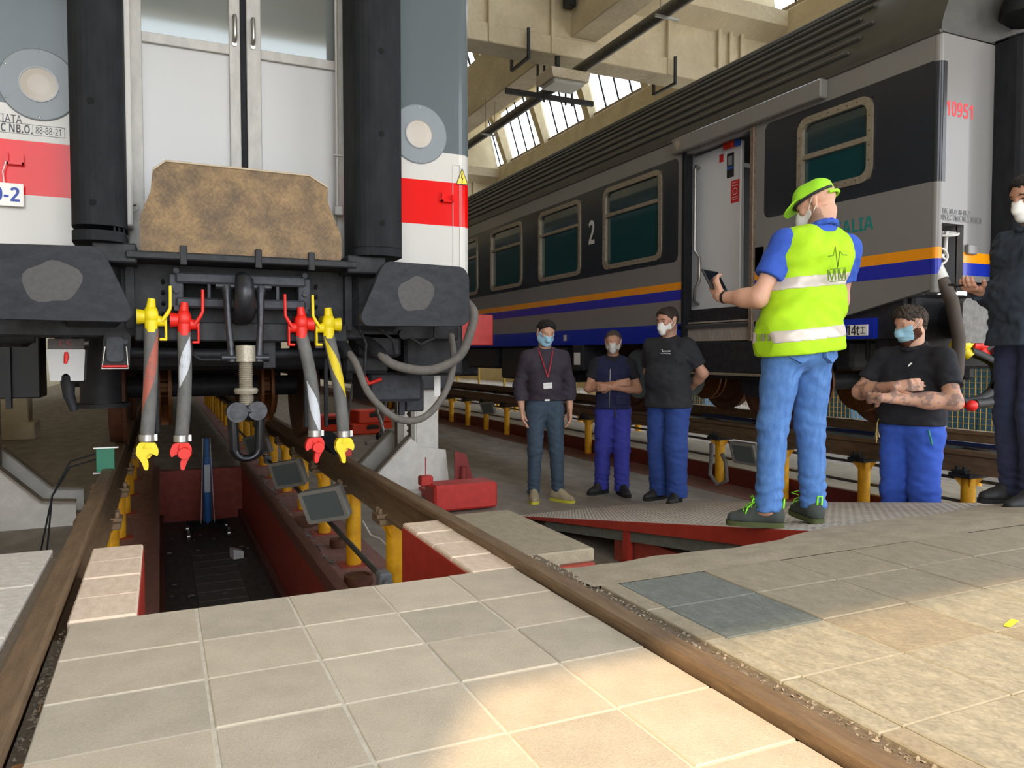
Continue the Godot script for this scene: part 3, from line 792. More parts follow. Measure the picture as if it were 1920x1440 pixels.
func coach_left() -> void:
	var t := thing("passenger_coach", "white, red and grey coach end with black gangway tubes standing over the pit", "railway coach")
	var ZE := -4.65
	var poly := plan_poly(C1, ZE, 1.407, -31.0, 0.12, 0.6)
	var bands := [[1.25, 1.555, "white"], [1.555, 1.83, "red"], [1.83, 2.012, "white"], [2.012, 3.35, "grey"]]
	var pm := {"white": gloss("cream_white_paint", rgb("c9c7c1")), "red": gloss("bright_red_paint", rgb("dc0502")), "grey": gloss("slate_grey_paint", rgb("5a6367"))}
	for bd in bands:
		var b := mb(); slab_xz(b, poly, bd[0], bd[1]); var o := put("body_band", b, pm[bd[2]], t); o.set_meta("label", "%s band of the coach body" % bd[2])
	var b := mb()
	var arc := PackedVector2Array()
	for k in 15:
		var a := PI * k / 14.0
		arc.append(Vector2(C1 + cos(a) * 1.407, 3.35 + sin(a) * 0.8))
	b.prism(arc, -31.0, ZE - 0.05); put("roof", b, pm["grey"], t)
	# side panel next to the corner: narrow riser cover with the warning triangle
	b = mb(); b.ring(rrect(1.71, 1.76, 1.26, 1.945, 0.006, 2), rrect(1.713, 1.757, 1.263, 1.942, 0.005, 2), ZE, ZE + 0.004); put("corner_panel", b, pm["white"], t)
	var yel := mat("sign_yellow", rgb("f4d21c"), 0.4)
	var blk := mat("print_black", rgb("1c1c1c"), 0.5)
	b = mb(); b.prism(PackedVector2Array([Vector2(1.735, 1.825), Vector2(1.815, 1.825), Vector2(1.775, 1.925)]), ZE + 0.0005, ZE + 0.003)
	var sg := put("warning_triangle", b, yel, t); sg.set_meta("label", "yellow triangle with a black lightning arrow")
	b = mb(); b.ring(PackedVector2Array([Vector2(1.733, 1.823), Vector2(1.817, 1.823), Vector2(1.775, 1.929)]), PackedVector2Array([Vector2(1.740, 1.828), Vector2(1.810, 1.828), Vector2(1.775, 1.918)]), ZE + 0.001, ZE + 0.004)
	b.prism(PackedVector2Array([Vector2(1.772, 1.895), Vector2(1.78, 1.895), Vector2(1.774, 1.868), Vector2(1.783, 1.868), Vector2(1.776, 1.84), Vector2(1.781, 1.842), Vector2(1.774, 1.832), Vector2(1.77, 1.844), Vector2(1.773, 1.842), Vector2(1.776, 1.862), Vector2(1.767, 1.862)]), ZE + 0.002, ZE + 0.004)
	put("triangle_print", b, blk, sg)
	# red step brackets
	for x in [1.63, -0.69]:
		b = mb(); b.bx(x, x + 0.075, 1.7, 1.712, ZE, ZE + 0.03); b.bx(x, x + 0.008, 1.7, 1.76, ZE, ZE + 0.03); b.bx(x + 0.067, x + 0.075, 1.7, 1.75, ZE, ZE + 0.03); put("lamp_bracket", b, pm["red"], t)
	# round marker lamps: grey disc with rivets, mesh-like lens
	for c in [[-0.543, 2.12], [1.487, 2.108]]:
		var lp := part("marker_lamp", t, Vector3(c[0], c[1], ZE))
		b = mb(Vector3.ZERO, Vector3(PI / 2, 0, 0)); b.lathe([Vector2(0.182, 0), Vector2(0.182, 0.006), Vector2(0.176, 0.01), Vector2(0.088, 0.01), Vector2(0.084, 0.004)], 48); put("disc", b, mat("lamp_disc_grey", rgb("798186"), 0.35), lp)
		b = mb(Vector3.ZERO, Vector3(PI / 2, 0, 0)); b.lathe([Vector2(0.086, 0.004), Vector2(0.084, 0.012), Vector2(0.05, 0.017), Vector2(0, 0.019)], 40); put("lens", b, mat("ribbed_lens", rgb("ffffff"), 0.35, 0, grain("lens", 60, 200, rgb("a59c90"), rgb("c9c2b7"), 0.4), Vector3.ONE * 6), lp)
		b = mb(Vector3.ZERO, Vector3(PI / 2, 0, 0)); b.lathe([Vector2(0.09, 0.009), Vector2(0.09, 0.015), Vector2(0.083, 0.015), Vector2(0.083, 0.009)], 40); put("lens_rim", b, mat("dull_rim", rgb("7d7f80"), 0.4, 0.5), lp)
		b = mb()
		for k in 6:
			var a := TAU * k / 6 + PI / 6
			b.ball(Vector3(cos(a) * 0.165, sin(a) * 0.165, 0.01), Vector3(0.006, 0.006, 0.003), 8)
		put("screws", b, mat("screw_grey", rgb("a8adb0"), 0.3, 0.7), lp)
	# gangway: recessed double doors
	var zd := ZE - 0.1
	var fr := mat("door_frame_grey", rgb("ffffff"), 0.45, 0, grain("dfr", 6, 60, rgb("9a9893"), rgb("b5b3ad"), 0.3, 0.1), Vector3(2, 0.8, 2))
	var pan := mat("door_panel_grey", rgb("adadab"), 0.3)
	var pane := mat("dusty_door_glass", Color(0.55, 0.58, 0.58, 0.8), 0.12)
	pane.transparency = BaseMaterial3D.TRANSPARENCY_ALPHA
	for s in [0, 1]:
		var x0 := -0.145 if s == 0 else 0.482
		var x1 := 0.447 if s == 0 else 1.055
		var d := part("end_door", t, Vector3(0, 0, zd))
		b = mb(); b.bx(x0, x1, 1.25, 3.3, -0.045, -0.01); put("leaf", b, pan, d)
		b = mb(); b.bx(x0, x0 + 0.08, 1.25, 3.3, -0.01, 0.012, 0.004); b.bx(x1 - 0.06, x1, 1.25, 3.3, -0.01, 0.012, 0.004); b.bx(x0 + 0.08, x1 - 0.06, 2.455, 2.51, -0.01, 0.012, 0.003); b.bx(x0 + 0.08, x1 - 0.06, 3.05, 3.3, -0.01, 0.012, 0.003); put("frame", b, fr, d)
		b = mb(); b.bx(x0 + 0.08, x1 - 0.06, 2.51, 3.05, -0.006, 0.0); put("pane", b, mat("door_pane", rgb("7d8280"), 0.06, 0.35), d)
		b = mb(); var hx := x1 - 0.03 if s == 0 else x0 + 0.035
		b.tube([Vector3(hx, 2.53, 0.01), Vector3(hx, 2.535, 0.04), Vector3(hx, 2.56, 0.05), Vector3(hx, 2.64, 0.05), Vector3(hx, 2.665, 0.04), Vector3(hx, 2.67, 0.01)], 0.012, 8); b.cyl(Vector3(hx, 2.515, 0.008), Vector3(hx, 2.515, 0.02), 0.014, 10); put("handle", b, mat("brushed_steel", rgb("a4a29c"), 0.3, 0.85), d)
	b = mb(); b.bx(0.447, 0.482, 1.25, 3.3, zd - 0.03, zd + 0.004, 0.004); put("door_seal", b, rubber(), t)
	for s in [0, 1]:
		b = mb(); var x := -0.172 if s == 0 else 1.04
		b.bx(x, x + 0.052, 1.42 if s == 0 else 1.36, 3.4, ZE - 0.1, ZE + 0.07, 0.008); put("gangway_post", b, pm["white"], t)
	b = mb()
	b.cyl(Vector3(0.985, 1.62, ZE - 0.03), Vector3(0.985, 3.3, ZE - 0.03), 0.008, 8); b.box(Vector3(0.99, 1.93, ZE - 0.02), Vector3(0.06, 0.012, 0.02), 0.003); b.box(Vector3(0.99, 1.6, ZE - 0.02), Vector3(0.05, 0.05, 0.03), 0.004); b.tube([Vector3(-0.115, 1.55, ZE - 0.05), Vector3(-0.1, 1.55, ZE), Vector3(-0.1, 1.52, ZE), Vector3(-0.12, 1.51, ZE)], 0.006, 8)
	put("door_bolt_rod", b, fr, t)
	# raised footplate
	var fp := [Vector2(-0.085, 1.262), Vector2(-0.082, 1.438), Vector2(-0.03, 1.57), Vector2(-0.022, 1.672), Vector2(0.041, 1.726), Vector2(0.763, 1.72), Vector2(0.862, 1.664), Vector2(0.861, 1.582), Vector2(0.936, 1.395), Vector2(0.935, 1.262)]
	b = mb(); b.prism(soften(fp, 0.02, 3), -4.36, -4.345)
	var fpl := put("footplate", b, mat("scuffed_brown_footplate", rgb("ffffff"), 0.6, 0.15, grain("foot", 4.5, 90, rgb("493d31"), rgb("967a52"), 0.4, 0.06, 512, 1.25), Vector3.ONE * 1.1, false, bumps("slate", 70, 3.0), 0.5), t)
	fpl.set_meta("label", "scuffed brown steel footplate folded up at the gangway door")
	b = mb(); b.tube([Vector3(-0.02, 1.675, -4.343), Vector3(0.041, 1.726, -4.343), Vector3(0.763, 1.72, -4.343), Vector3(0.862, 1.664, -4.343)], 0.006, 6); put("worn_rim", b, mat("worn_pale_edge", rgb("b7a78f"), 0.5, 0.2), fpl)
	b = mb(); b.bx(-0.15, 1.02, 1.225, 1.262, -4.62, -4.33, 0.006); b.cyl(Vector3(-0.12, 1.25, -4.35), Vector3(0.98, 1.25, -4.35), 0.016, 10)
	for x in [0.1, 0.47, 0.75]: b.bx(x, x + 0.035, 1.2, 1.3, -4.345, -4.325, 0.004)
	b.bx(-0.3, -0.1, 1.2, 1.3, -4.6, -4.35, 0.008); b.bx(0.97, 1.19, 1.2, 1.3, -4.6, -4.35, 0.008)
	put("hinge_sill", b, m_dark(), t)
	# rubber gangway tubes
	for s in [0, 1]:
		var xa := -0.39 if s == 0 else 1.012
		var wd := 0.245 if s == 0 else 0.285
		var gp := PackedVector2Array()
		for k in 15:
			var a := PI * k / 14.0
			gp.append(Vector2(xa + wd * 0.5 + cos(a) * wd * 0.5, -4.42 + pow(sin(a), 0.7) * 0.13))
		gp.append(Vector2(xa, -4.62)); gp.append(Vector2(xa + wd, -4.62))
		b = mb(); slab_xz(b, gp, 1.375 if s == 0 else 1.345, 3.75)
		var gt := put("gangway_tube", b, rubber(), t)
		b = mb()
		for q in 3:
			var xq := xa + wd - 0.012 - q * 0.02
			b.tube([Vector3(xq, 1.33, -4.34 - 0.024 * (2 - q)), Vector3(xq, 3.7, -4.34 - 0.024 * (2 - q))], 0.007, 6)
		put("moulded_rib", b, rubber(), gt)
		b = mb()
		for y in ([1.48, 1.97] if s == 0 else [1.48, 1.98, 2.44]):
			var x := xa + wd * (0.42 if s == 0 else 0.5)
			b.cyl(Vector3(x, y, -4.36), Vector3(x, y, -4.2885 if s == 1 else -4.29), 0.0165, 18)
		put("moulded_hole", b, mat("hole_black", rgb("050505"), 0.95), gt)
		b = mb(); slab_xz(b, gp, 1.3, 1.35); b.t = Transform3D.IDENTITY; put("tube_foot", b, rubber(), gt)
	# buffers
	var bp := [Vector2(1.14, 1.249), Vector2(1.585, 1.238), Vector2(1.62, 1.19), Vector2(1.622, 0.93), Vector2(1.575, 0.898), Vector2(1.01, 0.892), Vector2(0.985, 0.94), Vector2(1.105, 1.215)]
	for s in [0, 1]:
		var pl := []
		for p: Vector2 in bp: pl.append(p if s == 1 else Vector2(2 * C1 - p.x, p.y))
		var sp := soften(pl, 0.07, 6)
		var cxb := C1 + (0.875 if s == 1 else -0.875)
		var bu := part("buffer", t)
		b = mb(); b.prism(sp, -4.18, -4.135)
		var face := PackedVector2Array()
		var ctr := Vector2(cxb, 1.07)
		for p in sp: face.append(ctr + (p - ctr) * 0.985)
		for i in sp.size():
			var j := (i + 1) % sp.size()
			var A := sp[i]; var B := sp[j]; var D := face[i]; var E2 := face[j]
			b._edge(Vector3(A.x, A.y, -4.135), Vector3(B.x, B.y, -4.135), Vector3(E2.x, E2.y, -4.13), Vector3(D.x, D.y, -4.13), Vector3(cxb, 1.07, -4.6))
		b.prism(face, -4.135, -4.13)
		put("buffer_head", b, dull("greased_black_steel", rgb("ffffff"), 0.6, 0.0, grain("buf", 7, 90, rgb("202226"), rgb("3a3b40"), 0.35), Vector3(1.2, 2.2, 1.2)), bu)
		b = mb()
		var bl := PackedVector2Array()
		for k in 24:
			var a := TAU * k / 24
			var rr := 0.095 * (1.0 + 0.12 * sin(a * 2 + 1) + 0.06 * sin(a * 5))
			bl.append(Vector2(cxb - 0.01 + (cos(a) * rr * 1.0) * (1.0 if s == 1 else 1.15), 1.075 + sin(a) * rr * 1.1))
		b.prism(bl, -4.131, -4.1294)
		put("rubbed_patch", b, dull("rubbed_grease", rgb("ffffff"), 0.5, 0.2, grain("rub", 10, 90, rgb("454443"), rgb("545250"), 0.4), Vector3.ONE * 3), bu)
		b = mb(); b.cyl(Vector3(cxb, 1.06, -4.62), Vector3(cxb, 1.06, -4.17), 0.09, 20); b.cyl(Vector3(cxb, 1.06, -4.62), Vector3(cxb, 1.06, -4.38), 0.13, 20); put("buffer_shank", b, m_dark(), bu)
	# headstock with the coupling frame
	b = mb(); b.bx(C1 - 1.3, C1 + 1.3, 0.83, 1.25, -4.95, -4.62, 0.01); b.bx(-0.16, -0.12, 0.88, 1.25, -4.62, -4.56); b.bx(1.0, 1.04, 0.88, 1.25, -4.62, -4.56); b.bx(-0.12, 1.0, 0.81, 0.915, -4.62, -4.5, 0.008); put("headstock", b, m_dark(), t)
	for s in [-1.0, 1.0]:
		b = mb(); b.bx(C1 + s * 0.62, C1 + s * 0.9, 0.88, 1.25, -5.4, -4.58, 0.03); put("buffer_casing", b, m_dark(), t)
	b = mb(); b.bx(0.08, 0.76, 1.12, 1.18, -4.56, -4.48, 0.01); b.bx(0.08, 0.76, 0.99, 1.045, -4.56, -4.48, 0.01)
	b.bx(0.05, 0.12, 0.99, 1.17, -4.6, -4.5, 0.006); b.bx(0.72, 0.79, 0.99, 1.17, -4.6, -4.5, 0.006); b.bx(0.24, 0.255, 1.04, 1.12, -4.56, -4.5); b.bx(0.6, 0.615, 1.04, 1.12, -4.56, -4.5)
	for x in [0.085, 0.755]:
		for y in [1.185, 1.08, 0.985]: b.cyl(Vector3(x, y, -4.5), Vector3(x, y, -4.475), 0.016, 6)
	put("hook_frame", b, dull("graphite_paint", rgb("ffffff"), 0.5, 0.1, grain("graph", 7, 80, rgb("33343a"), rgb("4e5056"), 0.35), Vector3.ONE * 2), t)
	b = mb(); b.bx(0.12, 0.72, 1.045, 1.12, -4.61, -4.59)
	for x in [0.02, 0.84]:
		for k in 4: b.cyl(Vector3(x, 0.96 + k * 0.06, -4.6), Vector3(x, 0.96 + k * 0.06, -4.614 + 0.0), 0.009, 12)
	for x in [0.02, 0.84]:
		for k in 4: b.cyl(Vector3(x, 0.955 + k * 0.058, -4.625), Vector3(x, 0.955 + k * 0.058, -4.6175), 0.011, 12)
	put("drilled_hole", b, mat("hole_black", rgb("050505"), 0.95), t)
	screw_coupling(t, 0.412, -4.38)
	b = mb(); b.tube([Vector3(-0.15, 0.75, -4.7), Vector3(0.25, 0.74, -4.66), Vector3(1.05, 0.745, -4.68)], 0.032, 12); b.bx(0.53, 0.6, 0.66, 0.85, -4.62, -4.55, 0.004)
	for x in [-0.03, 0.78, 0.9]: b.bx(x, x + 0.022, 0.3, 0.82, -4.72, -4.69, 0.004)
	b.tube([Vector3(0.15, 0.83, -4.55), Vector3(0.16, 0.74, -4.55), Vector3(0.2, 0.71, -4.55), Vector3(0.36, 0.71, -4.55)], 0.01, 8)
	put("train_pipe", b, m_dark(), t)
	# hoses
	var hy := mat("valve_yellow", rgb("ecd416"), 0.45)
	var hr := mat("valve_red", rgb("e02418"), 0.45)
	var hg := mat("coupling_yellow", rgb("f0b416"), 0.45)
	brake_hose(t, Vector3(-0.04, 0.915, -4.45), Vector3(-0.07, 0.285, -4.42), 1.0, hy, mat("faded_red_stripe", rgb("a85c4c"), 0.6), Vector3(0.006, 0, 0.01), 0.0, 0.75, PI)
	brake_hose(t, Vector3(0.118, 0.9, -4.45), Vector3(0.094, 0.275, -4.42), 1.0, hr, mat("pale_stripe", rgb("c7ccd2"), 0.6), Vector3(0.01, 0, 0.01), 0.04, 0.5)
	brake_hose(t, Vector3(0.728, 0.89, -4.45), Vector3(0.79, 0.272, -4.42), -1.0, hr, mats["pale_stripe"], Vector3(0.02, 0, 0.01), 0.45, 0.98)
	brake_hose(t, Vector3(0.88, 0.89, -4.45), Vector3(0.955, 0.262, -4.42), -1.0, hy, mat("yellow_stripe", rgb("d9c21c"), 0.6), Vector3(0.012, 0, 0.01), 0.02, 0.6, PI)
	# heavy power cables on the right
	var cab := mat("dusty_grey_cable", rgb("ffffff"), 0.75, 0, grain("cable", 6, 60, rgb("4f4b46"), rgb("746e67"), 0.4), Vector3.ONE * 3)
	for q in [[[Vector3(0.95, 0.83, -4.6), Vector3(0.985, 0.77, -4.5), Vector3(1.027, 0.691, -4.42), Vector3(1.094, 0.52, -4.4), Vector3(1.22, 0.385, -4.38), Vector3(1.333, 0.345, -4.38), Vector3(1.449, 0.378, -4.38), Vector3(1.568, 0.511, -4.4), Vector3(1.64, 0.688, -4.45), Vector3(1.66, 0.86, -4.55)], 0.021], [[Vector3(1.13, 0.83, -4.7), Vector3(1.174, 0.757, -4.5), Vector3(1.254, 0.678, -4.42), Vector3(1.417, 0.643, -4.38), Vector3(1.552, 0.668, -4.38), Vector3(1.655, 0.74, -4.36), Vector3(1.71, 0.88, -4.34), Vector3(1.735, 1.0, -4.36), Vector3(1.7, 1.1, -4.5)], 0.028]]:
		var cv := Curve3D.new()
		for i in q[0].size():
			var a: Vector3 = q[0][maxi(i - 1, 0)]
			var c: Vector3 = q[0][mini(i + 1, q[0].size() - 1)]
			cv.add_point(q[0][i], (a - c) / 6.0, (c - a) / 6.0)
		cv.bake_interval = 0.03
		b = mb(); b.tube(Array(cv.get_baked_points()), q[1], 12)
		var cbl := put("power_cable", b, cab, t)
		b = mb(); b.tube([q[0][0], q[0][1], q[0][1].lerp(q[0][2], 0.5)], [q[1] * 1.7, q[1] * 1.6, q[1] * 1.25], 14); put("cable_gland", b, m_dark(), cbl)
	# equipment under the body: sockets, valves, bogie
	b = mb(); b.bx(1.1, 1.36, 0.72, 0.88, -4.95, -4.62, 0.02); b.bx(1.02, 1.3, 0.62, 0.74, -5.0, -4.7, 0.02); b.bx(1.42, 1.82, 0.6, 1.2, -5.5, -4.75, 0.02); b.cyl(Vector3(1.36, 0.86, -4.62), Vector3(1.36, 0.86, -4.57), 0.028, 14)
	b.tube([Vector3(1.08, 0.9, -4.55), Vector3(1.11, 0.8, -4.5), Vector3(1.1, 0.6, -4.52), Vector3(1.12, 0.5, -4.6)], 0.009, 8); b.tube([Vector3(1.2, 0.9, -4.55), Vector3(1.28, 0.82, -4.52), Vector3(1.3, 0.74, -4.56)], 0.009, 8); b.tube([Vector3(1.4, 0.84, -4.56), Vector3(1.46, 0.8, -4.54), Vector3(1.55, 0.84, -4.55), Vector3(1.57, 0.95, -4.6)], 0.01, 8)
	put("jumper_sockets", b, m_dark(), t)
	b = mb(); b.bx(1.25, 1.62, 0.42, 0.62, -5.5, -5.0, 0.02); b.bx(1.56, 1.6, 0.3, 0.62, -5.4, -5.36); b.bx(1.62, 1.76, 0.32, 0.55, -5.6, -5.4, 0.01); put("underframe_box", b, mat("graphite_paint", rgb("303238"), 0.5), t)
	b = mb(); b.tube([Vector3(1.19, 0.61, -4.9), Vector3(1.22, 0.55, -4.88), Vector3(1.3, 0.58, -4.88)], 0.014, 8); put("isolating_handle", b, hr, t)
	b = mb(); b.bx(1.7, 1.745, 0.45, 0.62, -5.0, -4.995); b.t = Transform3D(Basis(Vector3.BACK, -0.35), Vector3(1.62, 0.5, -4.9)); put("white_card", b, mat("card_white", rgb("e8e8e4"), 0.6), t)
	# silver box with the red mark, red socket on the left
	var sb := part("steam_coupling_box", t)
	b = mb(); b.prism(soften([Vector2(-0.53, 0.597), Vector2(-0.48, 0.597), Vector2(-0.478, 0.625), Vector2(-0.458, 0.64), Vector2(-0.438, 0.625), Vector2(-0.436, 0.597), Vector2(-0.375, 0.597), Vector2(-0.365, 0.765), Vector2(-0.545, 0.765)], 0.006, 2), -4.85, -4.7)
	put("box", b, mat("cast_silver", rgb("a5a5a4"), 0.45, 0.3), sb)
	b = mb(); b.t = Transform3D(Basis(Vector3.RIGHT, -0.5), Vector3(-0.455, 0.79, -4.735)); b.box(Vector3.ZERO, Vector3(0.17, 0.07, 0.02), 0.004); b.cyl(Vector3(0.085, 0.01, 0), Vector3(0.105, 0.01, 0), 0.016, 6); put("lid", b, mat("dark_silver", rgb("6f6b69"), 0.45, 0.3), sb)
	text("lid_mark", "F S", 0.034, Vector3(-0.46, 0.795, -4.72), mat("dull_red_print", rgb("8c2f33"), 0.6), sb, 0.0, "Droid Sans", 0.003)
	mats["dull_red_print"].roughness = 0.6
	b = mb(); b.tube([Vector3(-0.453, 0.75, -4.7), Vector3(-0.452, 0.725, -4.694), Vector3(-0.458, 0.69, -4.694)], [0.009, 0.013, 0.008], 8); put("red_mark", b, hr, sb)
	b = mb(); b.tube([Vector3(-0.458, 0.63, -4.78), Vector3(-0.455, 0.52, -4.8), Vector3(-0.43, 0.43, -4.8)], [0.04, 0.03, 0.02], 10); put("pipe", b, m_dark(), sb); b = mb(); b.tube([Vector3(-0.458, 0.87, -4.8), Vector3(-0.458, 0.77, -4.8)], 0.06, 10); put("neck", b, m_dark(), sb)
	var so := part("jumper_socket", t)
	b = mb(); b.prism(soften([Vector2(-0.285, 0.665), Vector2(-0.15, 0.665), Vector2(-0.14, 0.84), Vector2(-0.165, 0.86), Vector2(-0.25, 0.86), Vector2(-0.27, 0.83)], 0.012, 3), -4.7, -4.58); put("case", b, m_dark(), so)
	b = mb(); b.prism(rrect(-0.255, -0.175, 0.7, 0.83, 0.02, 3), -4.58, -4.555); b.cyl(Vector3(-0.165, 0.805, -4.58), Vector3(-0.165, 0.805, -4.56), 0.013, 12); put("flap", b, mats["graphite_paint"], so)
	b = mb(); b.bx(-0.28, -0.155, 0.67, 0.682, -4.575, -4.55, 0.003); put("red_bar", b, hr, so)
	b = mb(); b.tube([Vector3(-0.262, 0.78, -4.565), Vector3(-0.28, 0.664, -4.565), Vector3(-0.155, 0.664, -4.565), Vector3(-0.162, 0.78, -4.565)], 0.006, 6); put("bail", b, mats["brushed_steel"], so)
	b = mb(); b.cyl(Vector3(-0.35, 0.52, -5.6), Vector3(-0.35, 1.1, -5.6), 0.12, 20); b.cyl(Vector3(-0.35, 0.42, -5.6), Vector3(-0.35, 0.52, -5.6), 0.12, 20, 0.12); b.cyl(Vector3(-0.35, 0.4, -5.6), Vector3(-0.35, 0.425, -5.6), 0.17, 24); put("sanding_pipe", b, m_dark(), t)
	b = mb(); b.bx(-0.93, -0.66, 0.78, 0.92, -5.2, -4.9, 0.03); b.cyl(Vector3(-0.95, 0.83, -4.75), Vector3(-0.6, 0.83, -4.75), 0.032, 12); put("brake_cylinder", b, m_dark(), t)
	wheelset(t, C1, -7.25); wheelset(t, C1, -9.8)
	b = mb()
	for s in [-1.0, 1.0]: b.bx(C1 + s * 1.0 - 0.06, C1 + s * 1.0 + 0.06, 0.5, 0.75, -10.6, -6.4, 0.03)
	b.bx(C1 - 1.05, C1 + 1.05, 0.55, 0.8, -8.7, -8.3, 0.03); b.bx(C1 - 1.05, C1 + 1.05, 0.62, 0.78, -6.5, -6.3, 0.03); put("bogie_frame", b, m_dark(), t)
	b = mb(); b.bx(C1 - 1.38, C1 + 1.38, 1.0, 1.26, -31, -4.95); b.bx(C1 - 1.3, C1 + 1.3, 0.5, 1.1, -26, -12.5, 0.05); put("underframe", b, m_dark(), t)
	# print on the end wall
	var ink := mat("grey_print", rgb("4a4d50"), 0.6)
	text("inscription", "RNICIATA", 0.044, Vector3(-0.715, 1.933, ZE + 0.001), ink, t, 0, "Droid Sans", 0.001, 0.72)
	text("inscription", "OMCC NB.O.", 0.042, Vector3(-0.69, 1.887, ZE + 0.001), ink, t, 0, "Droid Sans", 0.001, 0.68, 700)
	text("inscription", "88-88-21", 0.036, Vector3(-0.504, 1.889, ZE + 0.001), ink, t, 0, "Droid Sans", 0.001, 0.62)
	b = mb(); b.ring(rrect(-0.97, -0.432, 1.862, 1.915, 0.001, 1), rrect(-0.968, -0.434, 1.864, 1.913, 0.001, 1), ZE, ZE + 0.0015); b.bx(-0.576, -0.574, 1.862, 1.915, ZE, ZE + 0.0015); put("inscription_frame", b, ink, t)
	# number plate hung on a string from the bracket
	var np := thing("number_plate", "white plate with blue figures hung by a string on the red band", "number plate")
	b = mb(); b.bx(-0.84, -0.617, 1.487, 1.603, ZE + 0.03, ZE + 0.036, 0.002); put("plate", b, mat("plate_white", rgb("efeeea"), 0.5), np)
	text("figures", "10-2", 0.072, Vector3(-0.715, 1.545, ZE + 0.036), mat("figure_blue", rgb("1d3f9c"), 0.5), np, 0, "Droid Sans", 0.002, 0.85, 700)
	b = mb(); b.tube([Vector3(-0.7, 1.6, ZE + 0.034), Vector3(-0.705, 1.66, ZE + 0.036), Vector3(-0.69, 1.71, ZE + 0.03)], 0.0025, 6); put("string", b, mats["plate_white"], np)
